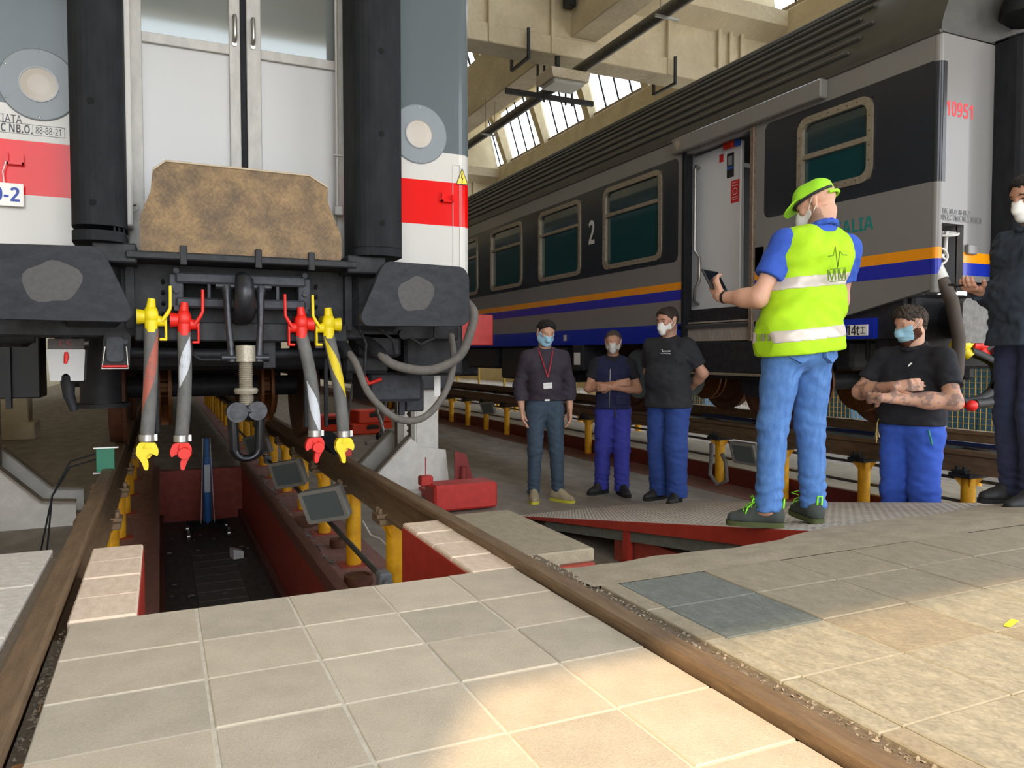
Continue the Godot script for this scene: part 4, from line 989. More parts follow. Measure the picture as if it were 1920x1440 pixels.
# ---------------------------------------------------------------- the grey coach with the orange and blue line
func coach_right() -> void:
	var t := thing("passenger_coach", "dark grey coach with orange and blue stripes and an open door", "railway coach")
	var XS := 5.0
	var ZE := -3.72
	var ZB := -31.0
	var silver := gloss("silver_grey_paint", rgb("7d7b78"), 0.25)
	var dark := gloss("anthracite_paint", rgb("2c2e33"), 0.18)
	var orange := gloss("orange_line_paint", rgb("f09a10"), 0.25)
	var blue := gloss("ultramarine_line_paint", rgb("1c30a8"), 0.22)
	var TW := 0.06
	var dz0 := -6.60
	var dz1 := -5.55
	# painted bands of the near side: [y0, y1, material], split at the door
	for bd in [[0.86, 1.06, blue], [1.06, 1.31, silver], [1.31, 1.42, blue], [1.42, 1.50, orange], [1.50, 1.72, silver], [2.81, 3.0, silver]]:
		var b := mb()
		b.bx(XS, XS + TW, bd[0], bd[1], ZB, dz0 if bd[0] < 2 else ZE - 0.05)
		put("side_band", b, bd[2], t)
		if bd[0] < 2:
			b = mb()
			if bd[0] < 0.9: b.bx(XS, XS + TW, bd[0], bd[1] - 0.04, dz1, -4.24)
			elif bd[0] < 1.2: b.hexa([Vector3(XS, 1.01, -4.64), Vector3(XS + TW, 1.01, -4.64), Vector3(XS + TW, 1.01, dz1), Vector3(XS, 1.01, dz1)], [Vector3(XS, 1.31, ZE - 0.05), Vector3(XS + TW, 1.31, ZE - 0.05), Vector3(XS + TW, 1.31, dz1), Vector3(XS, 1.31, dz1)])
			else: b.bx(XS, XS + TW, bd[0], bd[1], dz1, ZE - 0.05)
			if bd[0] > 1.0 and bd[0] < 1.2:
				b = mb(); b.t = Transform3D(Basis(Vector3(0, 0, -1), Vector3(0, 1, 0), Vector3(1, 0, 0)), Vector3(XS, 0, 0))   # local x is -z
				b.prism(PackedVector2Array([Vector2(-dz1, 1.02), Vector2(4.64, 1.02), Vector2(-ZE + 0.05, 1.2), Vector2(-ZE + 0.05, 1.31), Vector2(-dz1, 1.31)]), 0, TW)
			put("side_band", b, bd[2], t)
	# window band, left of the door
	var wins := []
	for k in 12: wins.append([-8.21 - 1.78 * k, -7.01 - 1.78 * k])
	var d := mb()
	d.bx(XS, XS + TW, 1.72, 1.79, ZB, -6.71); d.bx(XS, XS + TW, 2.745, 2.81, ZB, -6.71)
	var zc := -6.71
	for w in wins:
		d.bx(XS, XS + TW, 1.79, 2.745, w[1], zc); zc = w[0]
	d.bx(XS, XS + TW, 1.79, 2.745, ZB, zc)
	put("window_band", d, dark, t)
	d = mb(); d.bx(XS, XS + TW, 1.72, 2.81, -6.71, dz0); put("door_pillar", d, silver, t)
	d = mb(); d.bx(XS, XS + TW, 1.5, 2.81, dz1, -5.44); d.bx(XS, XS + TW, 1.72, 1.965, -5.44, ZE - 0.05)
	put("door_pillar", d, silver, t)
	# window band, right of the door, one window
	d = mb()
	d.bx(XS, XS + TW, 1.965, 2.09, -5.44, ZE - 0.05); d.bx(XS, XS + TW, 2.72, 2.81, -5.44, ZE - 0.05); d.bx(XS, XS + TW, 2.09, 2.72, -5.44, -5.03); d.bx(XS, XS + TW, 2.09, 2.72, -4.28, ZE - 0.05)
	put("window_band", d, dark, t)
	# rounded corners of the dark panels: silver fillets
	for q in [[-6.71, 1.72, 1, 1], [-6.71, 2.81, 1, -1], [-5.44, 1.965, -1, 1], [-5.44, 2.81, -1, -1]]:
		var b := mb(); b.t = Transform3D(Basis(Vector3(0, 0, -1), Vector3(0, 1, 0), Vector3(1, 0, 0)), Vector3(XS, 0, 0))
		var pg := PackedVector2Array([Vector2(-q[0], q[1])])
		for k in 7:
			var a := PI / 2 * k / 6
			pg.append(Vector2(-q[0] + q[2] * 0.07 * (1 - sin(a)), q[1] + q[3] * 0.07 * (1 - cos(a))))
		b.prism(pg, -0.0015, 0.01)
		put("corner_fillet", b, silver, t)
	var alu := mat("worn_aluminium", rgb("ffffff"), 0.4, 0.45, grain("alu", 8, 90, rgb("8b8170"), rgb("b3a997"), 0.4), Vector3.ONE * 2)
	var glass := mat("coach_glass", rgb("0f2a2e"), 0.04)
	glass.metallic_specular = 0.7
	wins.append([-5.03, -4.28])
	for i in wins.size():
		var w: Array = wins[i]
		var y0 := 1.785 if i < 12 else 2.085
		var y1 := 2.75 if i < 12 else 2.725
		var wn := part("side_window", t)
		var b := mb(); b.t = Transform3D(Basis(Vector3(0, 0, 1), Vector3(0, 1, 0), Vector3(-1, 0, 0)), Vector3(XS, 0, 0))   # local x is z, local z is -x
		b.ring(rrect(w[0] - 0.01, w[1] + 0.01, y0 - 0.012, y1 + 0.012, 0.11, 6), rrect(w[0] + 0.045, w[1] - 0.045, y0 + 0.045, y1 - 0.045, 0.07, 6), -0.03, 0.014)
		b.bx(w[0] + 0.04, w[1] - 0.04, y1 - 0.34, y1 - 0.3, -0.025, 0.01)
		put("frame", b, alu, wn)
		b = mb()
		for k in 6:
			for yy in [y0 + 0.018, y1 - 0.018]: b.ball(Vector3(XS - 0.014, yy, lerpf(w[0] + 0.14, w[1] - 0.14, k / 5.0)), Vector3(0.004, 0.007, 0.007), 6)
		for k in 4:
			for zz in [w[0] + 0.02, w[1] - 0.02]: b.ball(Vector3(XS - 0.014, lerpf(y0 + 0.15, y1 - 0.15, k / 3.0), zz), Vector3(0.004, 0.007, 0.007), 6)
		var sc := put("screws", b, mat("dark_screw", rgb("4a453d"), 0.5, 0.3), wn); sc.set_meta("kind", "stuff")
		b = mb(); b.bx(XS + 0.02, XS + 0.028, y1 - 0.3, y1 - 0.02, w[0] + 0.03, w[1] - 0.03); put("upper_pane", b, glass, wn)
		b = mb(); b.bx(XS + 0.026, XS + 0.034, y0 + 0.02, y1 - 0.34, w[0] + 0.03, w[1] - 0.03)
		put("lower_pane", b, mat("coach_glass_teal", rgb("123c3f"), 0.05), wn)
	# end wall: rounded corner post, silver panel, stripes, recess with hand wheels
	var b := mb()
	b.cyl(Vector3(XS + 0.04, 1.18, ZE - 0.04), Vector3(XS + 0.04, 2.99, ZE - 0.04), 0.04, 20)
	put("corner_post", b, silver, t)
	for q in [[1.96, 2.80, dark], [1.42, 1.50, orange], [1.31, 1.42, blue]]:
		b = mb(); b.cyl(Vector3(XS + 0.04, q[0], ZE - 0.04), Vector3(XS + 0.04, q[1], ZE - 0.04), 0.0406, 20); put("corner_band", b, q[2], t)
	b = mb(); b.bx(XS + 0.04, C2 + 1.4, 1.67, 2.99, ZE - 0.06, ZE); b.bx(5.28, 7.5, 1.2, 1.67, ZE - 0.06, ZE); put("end_panel", b, gloss("end_silver_paint", rgb("7c7b7a"), 0.22), t)
	b = mb(); b.bx(XS + 0.035, XS + 0.07, 1.96, 2.80, ZE, ZE + 0.002); put("corner_band", b, dark, t)
	b = mb(); b.bx(5.281, 5.6, 1.4, 1.475, ZE, ZE + 0.002); put("end_band", b, orange, t)
	b = mb(); b.bx(5.281, 5.6, 1.31, 1.4, ZE, ZE + 0.002); put("end_band", b, blue, t)
	var inner := mat("recess_grey", rgb("77787a"), 0.4)
	b = mb(); b.bx(XS + 0.03, 5.3, 1.19, 1.7, ZE - 0.34, ZE - 0.3); b.bx(XS + 0.02, XS + 0.05, 1.19, 1.7, ZE - 0.3, ZE - 0.02); b.bx(5.28, 5.3, 1.19, 1.7, ZE - 0.3, ZE - 0.05); b.bx(XS + 0.03, 5.3, 1.67, 1.7, ZE - 0.3, ZE - 0.05); put("handbrake_recess", b, inner, t)
	for q in [[5.085, 1.44, 0.055, 0.0], [5.14, 1.6, 0.075, 1.35]]:
		b = mb(Vector3(q[0], q[1], ZE - 0.03), Vector3(PI / 2 - q[3], 0, 0.2))
		var cir := []
		for k in 24: cir.append(Vector3(cos(TAU * k / 24) * q[2], 0, sin(TAU * k / 24) * q[2]))
		b.tube(cir, 0.009, 8, false, true)
		for k in 3: b.cyl(Vector3.ZERO, Vector3(cos(TAU * k / 3 + 0.5), 0, sin(TAU * k / 3 + 0.5)) * q[2], 0.008, 6)
		b.cyl(Vector3(0, -0.15, 0), Vector3(0, 0.02, 0), 0.014, 8)
		put("hand_wheel", b, mat("wheel_white", rgb("d4d4cf"), 0.4), t)
	b = mb(); b.bx(5.3, 5.4, 1.46, 1.53, ZE, ZE + 0.03, 0.006); put("end_bracket", b, gloss("end_silver_paint", rgb("a5a4a2")), t)
	text("fleet_number", "10951", 0.105, Vector3(5.212, 2.475, ZE + 0.001), mat("number_red", rgb("d6303a"), 0.45), t, 0, "Droid Sans", 0.001, 0.78, 700)
	var ink := mat("grey_print", rgb("4a4d50"), 0.6)
	text("inscription", "INS. NB.O. 88-88-21", 0.036, Vector3(5.2, 1.755, ZE + 0.001), ink, t, 0, "Droid Sans", 0.001, 0.7)
	text("inscription", "REV.R.C. OMCC NB.O. 88-88-21", 0.034, Vector3(5.255, 1.71, ZE + 0.001), ink, t, 0, "Droid Sans", 0.001, 0.68)
	b = mb(); b.ring(rrect(5.05, 5.46, 1.688, 1.732, 0.001, 1), rrect(5.052, 5.458, 1.69, 1.73, 0.001, 1), ZE, ZE + 0.0015); put("inscription_frame", b, ink, t)
	# gangway tube and its hood
	var gp := PackedVector2Array()
	for k in 15:
		var a := PI * k / 14.0
		gp.append(Vector2(5.78 + cos(a) * 0.2, ZE + 0.1 + pow(sin(a), 0.7) * 0.16))
	gp.append(Vector2(5.58, ZE)); gp.append(Vector2(5.98, ZE))
	b = mb(); slab_xz(b, gp, 1.2, 3.02); put("gangway_tube", b, rubber(), t)
	var gq := PackedVector2Array()
	for p in gp: gq.append(Vector2(2 * C2 - p.x, p.y))
	b = mb(); slab_xz(b, gq, 1.2, 3.02); put("gangway_tube", b, rubber(), t)
	for s in [0, 1]:
		b = mb(); b.bx(C2 - 0.42 + s * 0.43, C2 - 0.01 + s * 0.43, 1.24, 3.0, ZE, ZE + 0.02, 0.004); var dl := put("end_door_leaf", b, mat("door_panel_grey", rgb("adadab"), 0.3), t)
		b = mb(); b.bx(C2 - 0.36 + s * 0.43, C2 - 0.07 + s * 0.43, 2.4, 2.9, ZE + 0.02, ZE + 0.024); put("pane", b, mats["door_pane"], dl)
		b = mb(); b.tube([Vector3(C2 - 0.05 + s * 0.1, 1.95, ZE + 0.02), Vector3(C2 - 0.05 + s * 0.1, 1.96, ZE + 0.06), Vector3(C2 - 0.05 + s * 0.1, 2.14, ZE + 0.06), Vector3(C2 - 0.05 + s * 0.1, 2.15, ZE + 0.02)], 0.011, 8); put("handle", b, mats["brushed_steel"], dl)
	b = mb(); slab_xz(b, gp.duplicate(), 3.0, 3.01)
	var top := []
	for k in 20:
		var a := PI * (1.0 - k / 19.0)
		top.append(Vector3(C2 + cos(a) * 0.72, 3.15 + sin(a) * 0.35, ZE + 0.13))
	b.t = Transform3D.IDENTITY; b.tube(top, 0.15, 14); put("gangway_hood", b, rubber(), t)
	b = mb(); b.bx(C2 - 0.65, C2 + 0.65, 1.2, 3.1, ZE - 0.3, ZE - 0.1); put("end_door", b, mat("door_panel_grey", rgb("adadab"), 0.3), t)
	# roof with lengthwise ribs
	var prof := [Vector2(0, 3.0), Vector2(0.03, 3.13), Vector2(0.2, 3.48), Vector2(0.42, 3.72), Vector2(0.8, 3.9), Vector2(1.41, 4.0)]
	var cv := Curve2D.new()
	for i in prof.size():
		var a: Vector2 = prof[maxi(i - 1, 0)]
		var c: Vector2 = prof[mini(i + 1, prof.size() - 1)]
		cv.add_point(prof[i], (a - c) / 6.0, (c - a) / 6.0)
	cv.bake_interval = 0.04
	var half := PackedVector2Array()
	for p in cv.get_baked_points(): half.append(Vector2(XS + p.x, p.y))
	var poly := half.duplicate()
	for i in range(half.size() - 1, -1, -1): poly.append(Vector2(2 * C2 - half[i].x, half[i].y))
	var rf := mat("dark_roof_paint", rgb("ffffff"), 0.38, 0.1, grain("roofp", 6, 60, rgb("393937"), rgb("4f4e4a"), 0.3), Vector3(1, 1, 0.4))
	b = mb(); b.prism(poly, ZB, ZE); put("roof", b, rf, t)
	var ln := cv.get_baked_length()
	for k in 9:
		var s := 0.14 + k * 0.105
		var p := cv.sample_baked(s)
		var q := cv.sample_baked(s + 0.02)
		var nn := Vector2(-(q - p).y, (q - p).x).normalized()
		b = mb()
		var c := Vector2(XS + p.x, p.y) + nn * 0.006
		b.tube([Vector3(c.x, c.y, ZB), Vector3(c.x, c.y, -4.55 + 0.08 * (k % 3))], 0.019, 8)
		b.ball(Vector3(c.x, c.y, -4.55 + 0.08 * (k % 3)), Vector3(0.019, 0.019, 0.019), 8)
		put("roof_rib", b, rf, t)
	b = mb(); b.bx(XS - 0.012, XS + 0.02, 2.985, 3.015, ZB, ZE, 0.006); put("rain_gutter", b, rf, t)
	# sliding gear cover over the door
	b = mb(); b.bx(XS - 0.085, XS, 2.83, 2.985, dz0 - 0.12, -4.72, 0.01); put("door_gear_cover", b, silver, t)
	b = mb(Vector3(XS - 0.088, 2.9, dz0 - 0.02), Vector3(0, 0, PI / 2)); b.lathe([Vector2(0.05, -0.01), Vector2(0.05, 0.004), Vector2(0.02, 0.012), Vector2(0, 0.012)], 20); put("round_vent", b, alu, t)
	# doorway: black rubber edges, vestibule, steps
	b = mb(); b.bx(XS - 0.02, XS + 0.08, 0.84, 2.84, dz0 - 0.03, dz0 + 0.03, 0.008); put("door_edge_rubber", b, rubber(), t)
	b = mb(); b.bx(XS - 0.03, XS + 0.08, 0.86, 2.83, dz1 - 0.05, dz1, 0.006); put("door_jamb", b, mat("worn_jamb", rgb("ffffff"), 0.5, 0.2, grain("jamb", 7, 60, rgb("5b4a3a"), rgb("978b7c"), 0.4), Vector3.ONE * 2), t)
	var vest := mat("vestibule_grey", rgb("d6d8da"), 0.4)
	b = mb(); b.bx(XS + 0.2, XS + 0.25, 1.07, 2.84, -7.0, -5.98, 0.01)
	put("open_door_leaf", b, vest, t)
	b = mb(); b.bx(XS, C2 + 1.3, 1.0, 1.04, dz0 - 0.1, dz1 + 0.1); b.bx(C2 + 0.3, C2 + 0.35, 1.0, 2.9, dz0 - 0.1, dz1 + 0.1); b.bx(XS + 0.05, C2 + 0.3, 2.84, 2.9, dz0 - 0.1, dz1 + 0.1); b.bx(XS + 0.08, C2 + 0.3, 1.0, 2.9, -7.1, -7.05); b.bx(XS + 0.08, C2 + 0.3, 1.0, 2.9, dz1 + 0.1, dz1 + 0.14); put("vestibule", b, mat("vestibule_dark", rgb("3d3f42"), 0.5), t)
	b = mb(); b.bx(XS + 0.03, XS + 0.05, 0.87, 1.06, dz0, dz1, 0.004); b.bx(XS + 0.03, XS + 0.5, 1.045, 1.07, -6.95, dz1); put("entrance_step", b, mat("stainless_step", rgb("ffffff"), 0.35, 0.3, grain("stain", 6, 60, rgb("9d958a"), rgb("c9c4bb"), 0.3), Vector3(3, 1, 3)), t)
	b = mb()
	var hz := dz0 + 0.02
	b.tube([Vector3(XS + 0.24, 2.7, hz - 0.05), Vector3(XS + 0.12, 2.7, hz), Vector3(XS + 0.1, 2.66, hz + 0.02), Vector3(XS + 0.1, 1.82, hz + 0.02), Vector3(XS + 0.1, 1.74, hz + 0.1), Vector3(XS + 0.1, 1.5, hz + 0.1), Vector3(XS + 0.1, 1.42, hz + 0.03), Vector3(XS + 0.1, 1.3, hz + 0.02), Vector3(XS + 0.2, 1.27, hz - 0.03)], 0.017, 10)
	put("grab_rail", b, mats["brushed_steel"], t)
	# door control panel, notices, coloured levers at the top
	var lf := Transform3D(Basis.IDENTITY, Vector3(XS + 0.2, 0.06, -6.78))
	b = mb(); b.t = lf; b.bx(-0.008, 0, 2.44, 2.68, 0.6, 0.7, 0.002); var cp := put("door_panel", b, mat("panel_black", rgb("17181c"), 0.3), t); cp.set_meta("label", "black door control panel with a blue light bar")
	b = mb(); b.t = lf; b.bx(-0.011, -0.008, 2.52, 2.545, 0.61, 0.69); put("blue_bar", b, mat("panel_blue", rgb("2f55b8"), 0.3), cp)
	b = mb(); b.t = lf; b.bx(-0.011, -0.008, 2.56, 2.65, 0.62, 0.68, 0.002); put("push_button", b, mat("panel_grey", rgb("8a8c90"), 0.3), cp)
	b = mb(); b.t = lf; b.bx(-0.004, 0, 2.18, 2.4, 0.66, 0.78); var nt := put("red_notice", b, mat("notice_red", rgb("c72a2a"), 0.5), t)
	b = mb(); b.t = lf; b.bx(-0.005, -0.004, 2.345, 2.352, 0.68, 0.76); b.bx(-0.005, -0.004, 2.375, 2.38, 0.68, 0.76); b.bx(-0.005, -0.004, 2.21, 2.216, 0.68, 0.76); b.bx(-0.005, -0.004, 2.23, 2.236, 0.68, 0.76)
	b.t = lf * Transform3D(Basis(Vector3.BACK, PI / 2), Vector3(-0.005, 2.29, 0.72)); b.lathe([Vector2(0.034, 0), Vector2(0.034, 0.001), Vector2(0.029, 0.001), Vector2(0.029, 0)], 24); put("notice_print", b, mat("notice_white", rgb("e6d6d2"), 0.5), nt)
	b = mb(); b.t = lf; b.bx(-0.004, 0, 2.62, 2.7, 0.48, 0.54); put("small_red_label", b, mats["notice_red"], t)
	b = mb(); b.t = lf; b.bx(-0.05, -0.005, 2.72, 2.79, 0.58, 0.72, 0.01); put("emergency_handle", b, mat("handle_orange_red", rgb("c4301a"), 0.4), t)
	b = mb(); b.t = lf; b.bx(-0.03, 0, 2.72, 2.82, 0.73, 0.8, 0.005); put("blue_lever_box", b, mats["panel_blue"], t)
	# lettering on the side (faces -x)
	text("class_number", "2", 0.3, Vector3(XS - 0.001, 2.275, -8.51), mat("class_white", rgb("cfcfcb"), 0.4), t, -PI / 2, "Droid Sans", 0.001, 0.72, 800)
	text("operator_name", "TRENITALIA", 0.105, Vector3(XS - 0.001, 1.75, -4.64), mat("operator_teal", rgb("1f7f7a"), 0.4), t, -PI / 2, "Droid Sans", 0.001, 0.95, 700)
	b = mb(); b.bx(XS - 0.012, XS, 0.885, 0.97, -4.475, -4.285, 0.002); var lp := put("load_plate", b, mat("plate_white", rgb("efeeea"), 0.5), t); lp.set_meta("label", "white plate reading 14t")
	text("plate_figures", "14t", 0.08, Vector3(XS - 0.013, 0.927, -4.42), mat("print_black", rgb("1c1c1c"), 0.5), lp, -PI / 2, "Droid Sans", 0.001, 0.8, 700)
	b = mb(); b.bx(XS - 0.0135, XS - 0.012, 0.9, 0.955, -4.33, -4.325); b.bx(XS - 0.0135, XS - 0.012, 0.9, 0.905, -4.35, -4.305); b.bx(XS - 0.0135, XS - 0.012, 0.947, 0.952, -4.35, -4.305); put("plate_mark", b, mats["print_black"], lp)
	for q in [[-9.95, 0.93, 0.1], [-9.2, 0.92, 0.08], [-8.0, 0.92, 0.14], [-10.0, 0.94, 0.08]]:
		b = mb(); b.bx(XS - 0.003, XS, q[1], q[1] + 0.08, q[0] - q[2] * 0.5, q[0] + q[2] * 0.5); put("side_label", b, mat("faded_label", rgb("c9cbd0"), 0.5), t)
	# underside: step box, equipment, bogie
	b = mb(); b.bx(XS - 0.02, XS + 0.5, 0.56, 0.86, dz0 - 0.25, -5.2, 0.01); put("step_box", b, m_dark(), t)
	b = mb(); b.bx(XS - 0.05, XS + 0.3, 0.535, 0.56, dz0 - 0.25, -5.2, 0.004); put("foot_board", b, alu, t)
	b = mb(); b.bx(XS + 0.05, C2 + 1.35, 0.86, 1.2, ZB, ZE - 0.3); put("underframe", b, m_dark(), t)
	b = mb(); b.bx(XS + 0.06, XS + 0.8, 0.35, 0.86, -11.5, -9.3, 0.03); b.bx(XS + 0.06, XS + 0.5, 0.5, 0.86, -13.0, -11.7, 0.03); b.bx(XS + 0.06, XS + 0.9, 0.3, 0.86, -19.5, -14.5, 0.03); b.bx(XS - 0.01, XS + 0.4, 0.52, 0.86, -9.0, -8.7, 0.02); put("equipment_case", b, m_dark(), t)
	b = mb(); b.bx(XS - 0.013, XS - 0.008, 0.6, 0.76, -8.93, -8.77); put("equipment_label", b, mats["plate_white"], t)
	b = mb(); b.cyl(Vector3(XS + 0.3, 0.5, -7.9), Vector3(XS + 1.1, 0.5, -7.9), 0.3, 24); put("air_reservoir", b, mat("petrol_grey_tank", rgb("5d6f70"), 0.45), t)
	wheelset(t, C2, -5.9); wheelset(t, C2, -8.46)
	b = mb()
	for s in [-1.0, 1.0]: b.bx(C2 + s * 1.0 - 0.06, C2 + s * 1.0 + 0.06, 0.48, 0.72, -9.3, -5.1, 0.03); b.cyl(Vector3(C2 + s * 1.12, 0.46, -5.9), Vector3(C2 + s * 0.85, 0.46, -5.9), 0.15, 18)
	b.bx(C2 - 1.05, C2 + 1.05, 0.5, 0.8, -7.4, -7.0, 0.03); b.bx(C2 - 1.0, C2 + 1.0, 0.6, 0.86, -5.0, -4.8, 0.03); b.tube([Vector3(XS + 0.25, 0.86, -4.5), Vector3(XS + 0.25, 0.7, -4.5), Vector3(XS + 0.25, 0.66, -4.42), Vector3(XS + 0.25, 0.7, -4.34), Vector3(XS + 0.25, 0.86, -4.34)], 0.02, 10); put("bogie_frame", b, m_dark(), t)
	# buffers, brake hoses, cable
	for s in [-1.0, 1.0]:
		var bu := part("buffer", t)
		var cx: float = C2 + s * 0.9
		b = mb(); b.prism(rrect(cx - 0.32, cx + 0.32, 0.82, 1.14, 0.06, 5), ZE + 0.02, ZE + 0.07); put("buffer_head", b, mat("scuffed_grey_steel", rgb("ffffff"), 0.55, 0.2, grain("scuff", 7, 90, rgb("4d4c4a"), rgb("7d7b76"), 0.4), Vector3.ONE * 2), bu)
		b = mb(); b.cyl(Vector3(cx, 1.0, ZE - 0.4), Vector3(cx, 1.0, ZE + 0.03), 0.14, 20); put("buffer_shank", b, m_dark(), bu)
	b = mb(); b.bx(XS + 0.1, C2 + 1.3, 0.72, 1.18, ZE - 0.6, ZE - 0.25, 0.02); put("headstock", b, m_dark(), t)
	for q in [[5.27, "yellow", rgb("e3cf14"), [Vector3(5.3, 0.76, -3.66), Vector3(5.45, 0.68, -3.6), Vector3(5.47, 0.56, -3.58), Vector3(5.4, 0.46, -3.58), Vector3(5.25, 0.41, -3.58), Vector3(5.1, 0.4, -3.58)]], [5.45, "red", rgb("d8261a"), [Vector3(5.48, 0.76, -3.62), Vector3(5.62, 0.66, -3.56), Vector3(5.63, 0.53, -3.54), Vector3(5.52, 0.44, -3.54), Vector3(5.35, 0.4, -3.54), Vector3(5.18, 0.39, -3.54)]]]:
		var g := part("brake_hose", t)
		var pm := mat("valve_" + q[1], q[2], 0.45)
		b = mb(Vector3(q[0], 0.79, -3.7)); b.t.basis = Basis.from_scale(Vector3.ONE * 1.35); b.ball(Vector3(0, 0.01, 0), Vector3(0.045, 0.042, 0.04)); b.cyl(Vector3(-0.07, 0.01, 0), Vector3(-0.03, 0.01, 0), 0.03); b.cyl(Vector3(0, 0.03, 0), Vector3(0.01, 0.07, 0), 0.028, 8); b.cyl(Vector3(0.02, -0.01, 0.01), Vector3(0.06, 0.04, 0.02), 0.014, 8); b.cyl(Vector3(0, -0.02, 0.01), Vector3(0.02, -0.05, 0.03), 0.028); put("cock", b, pm, g)
		var c3 := Curve3D.new()
		for i in q[3].size():
			var a: Vector3 = q[3][maxi(i - 1, 0)]
			var c: Vector3 = q[3][mini(i + 1, q[3].size() - 1)]
			c3.add_point(q[3][i], (a - c) / 6.0, (c - a) / 6.0)
		c3.bake_interval = 0.03
		var pts := Array(c3.get_baked_points())
		b = mb(); b.tube(pts, 0.034, 14); put("hose", b, mat("black_rubber_hose", rgb("2b2b2b"), 0.6), g)
		b = mb()
		var P := []
		var N := []
		for i in pts.size() * 6 / 10:
			var dirv: Vector3 = (pts[i + 1] - pts[i]).normalized()
			var u := dirv.cross(Vector3(0, 0, 1)).normalized()
			for k in 5:
				var an := PI * 0.5 + (k / 4.0 - 0.5) * 1.3 - 0.9
				var o := u * cos(an) + Vector3(0, 0, 1) * sin(an)
				P.append(pts[i] + o * 0.0348); N.append(o)
		b.sm(P, N, 5); put("stripe", b, mat("hose_stripe_" + q[1], rgb("d8c620") if q[1] == "yellow" else rgb("b9c6d2"), 0.6), g)
		b = mb(); b.ball(q[3][5] + Vector3(-0.03, -0.01, 0), Vector3(0.05, 0.04, 0.04), 10); put("coupling_head", b, mat("valve_red", rgb("d8261a"), 0.45), g)
	b = mb(); b.tube([Vector3(5.06, 1.33, ZE - 0.05), Vector3(5.07, 1.25, ZE + 0.0), Vector3(5.1, 1.12, ZE + 0.05), Vector3(5.17, 0.85, ZE + 0.06), Vector3(5.16, 0.6, ZE + 0.06), Vector3(5.1, 0.4, ZE + 0.02)], 0.045, 12); put("power_cable", b, mat("dusty_brown_cable", rgb("4d443c"), 0.75), t)
	b = mb(); b.cyl(Vector3(5.06, 1.36, ZE - 0.05), Vector3(5.07, 1.27, ZE - 0.01), 0.05, 12); put("cable_gland", b, mats["wheel_white"], t)
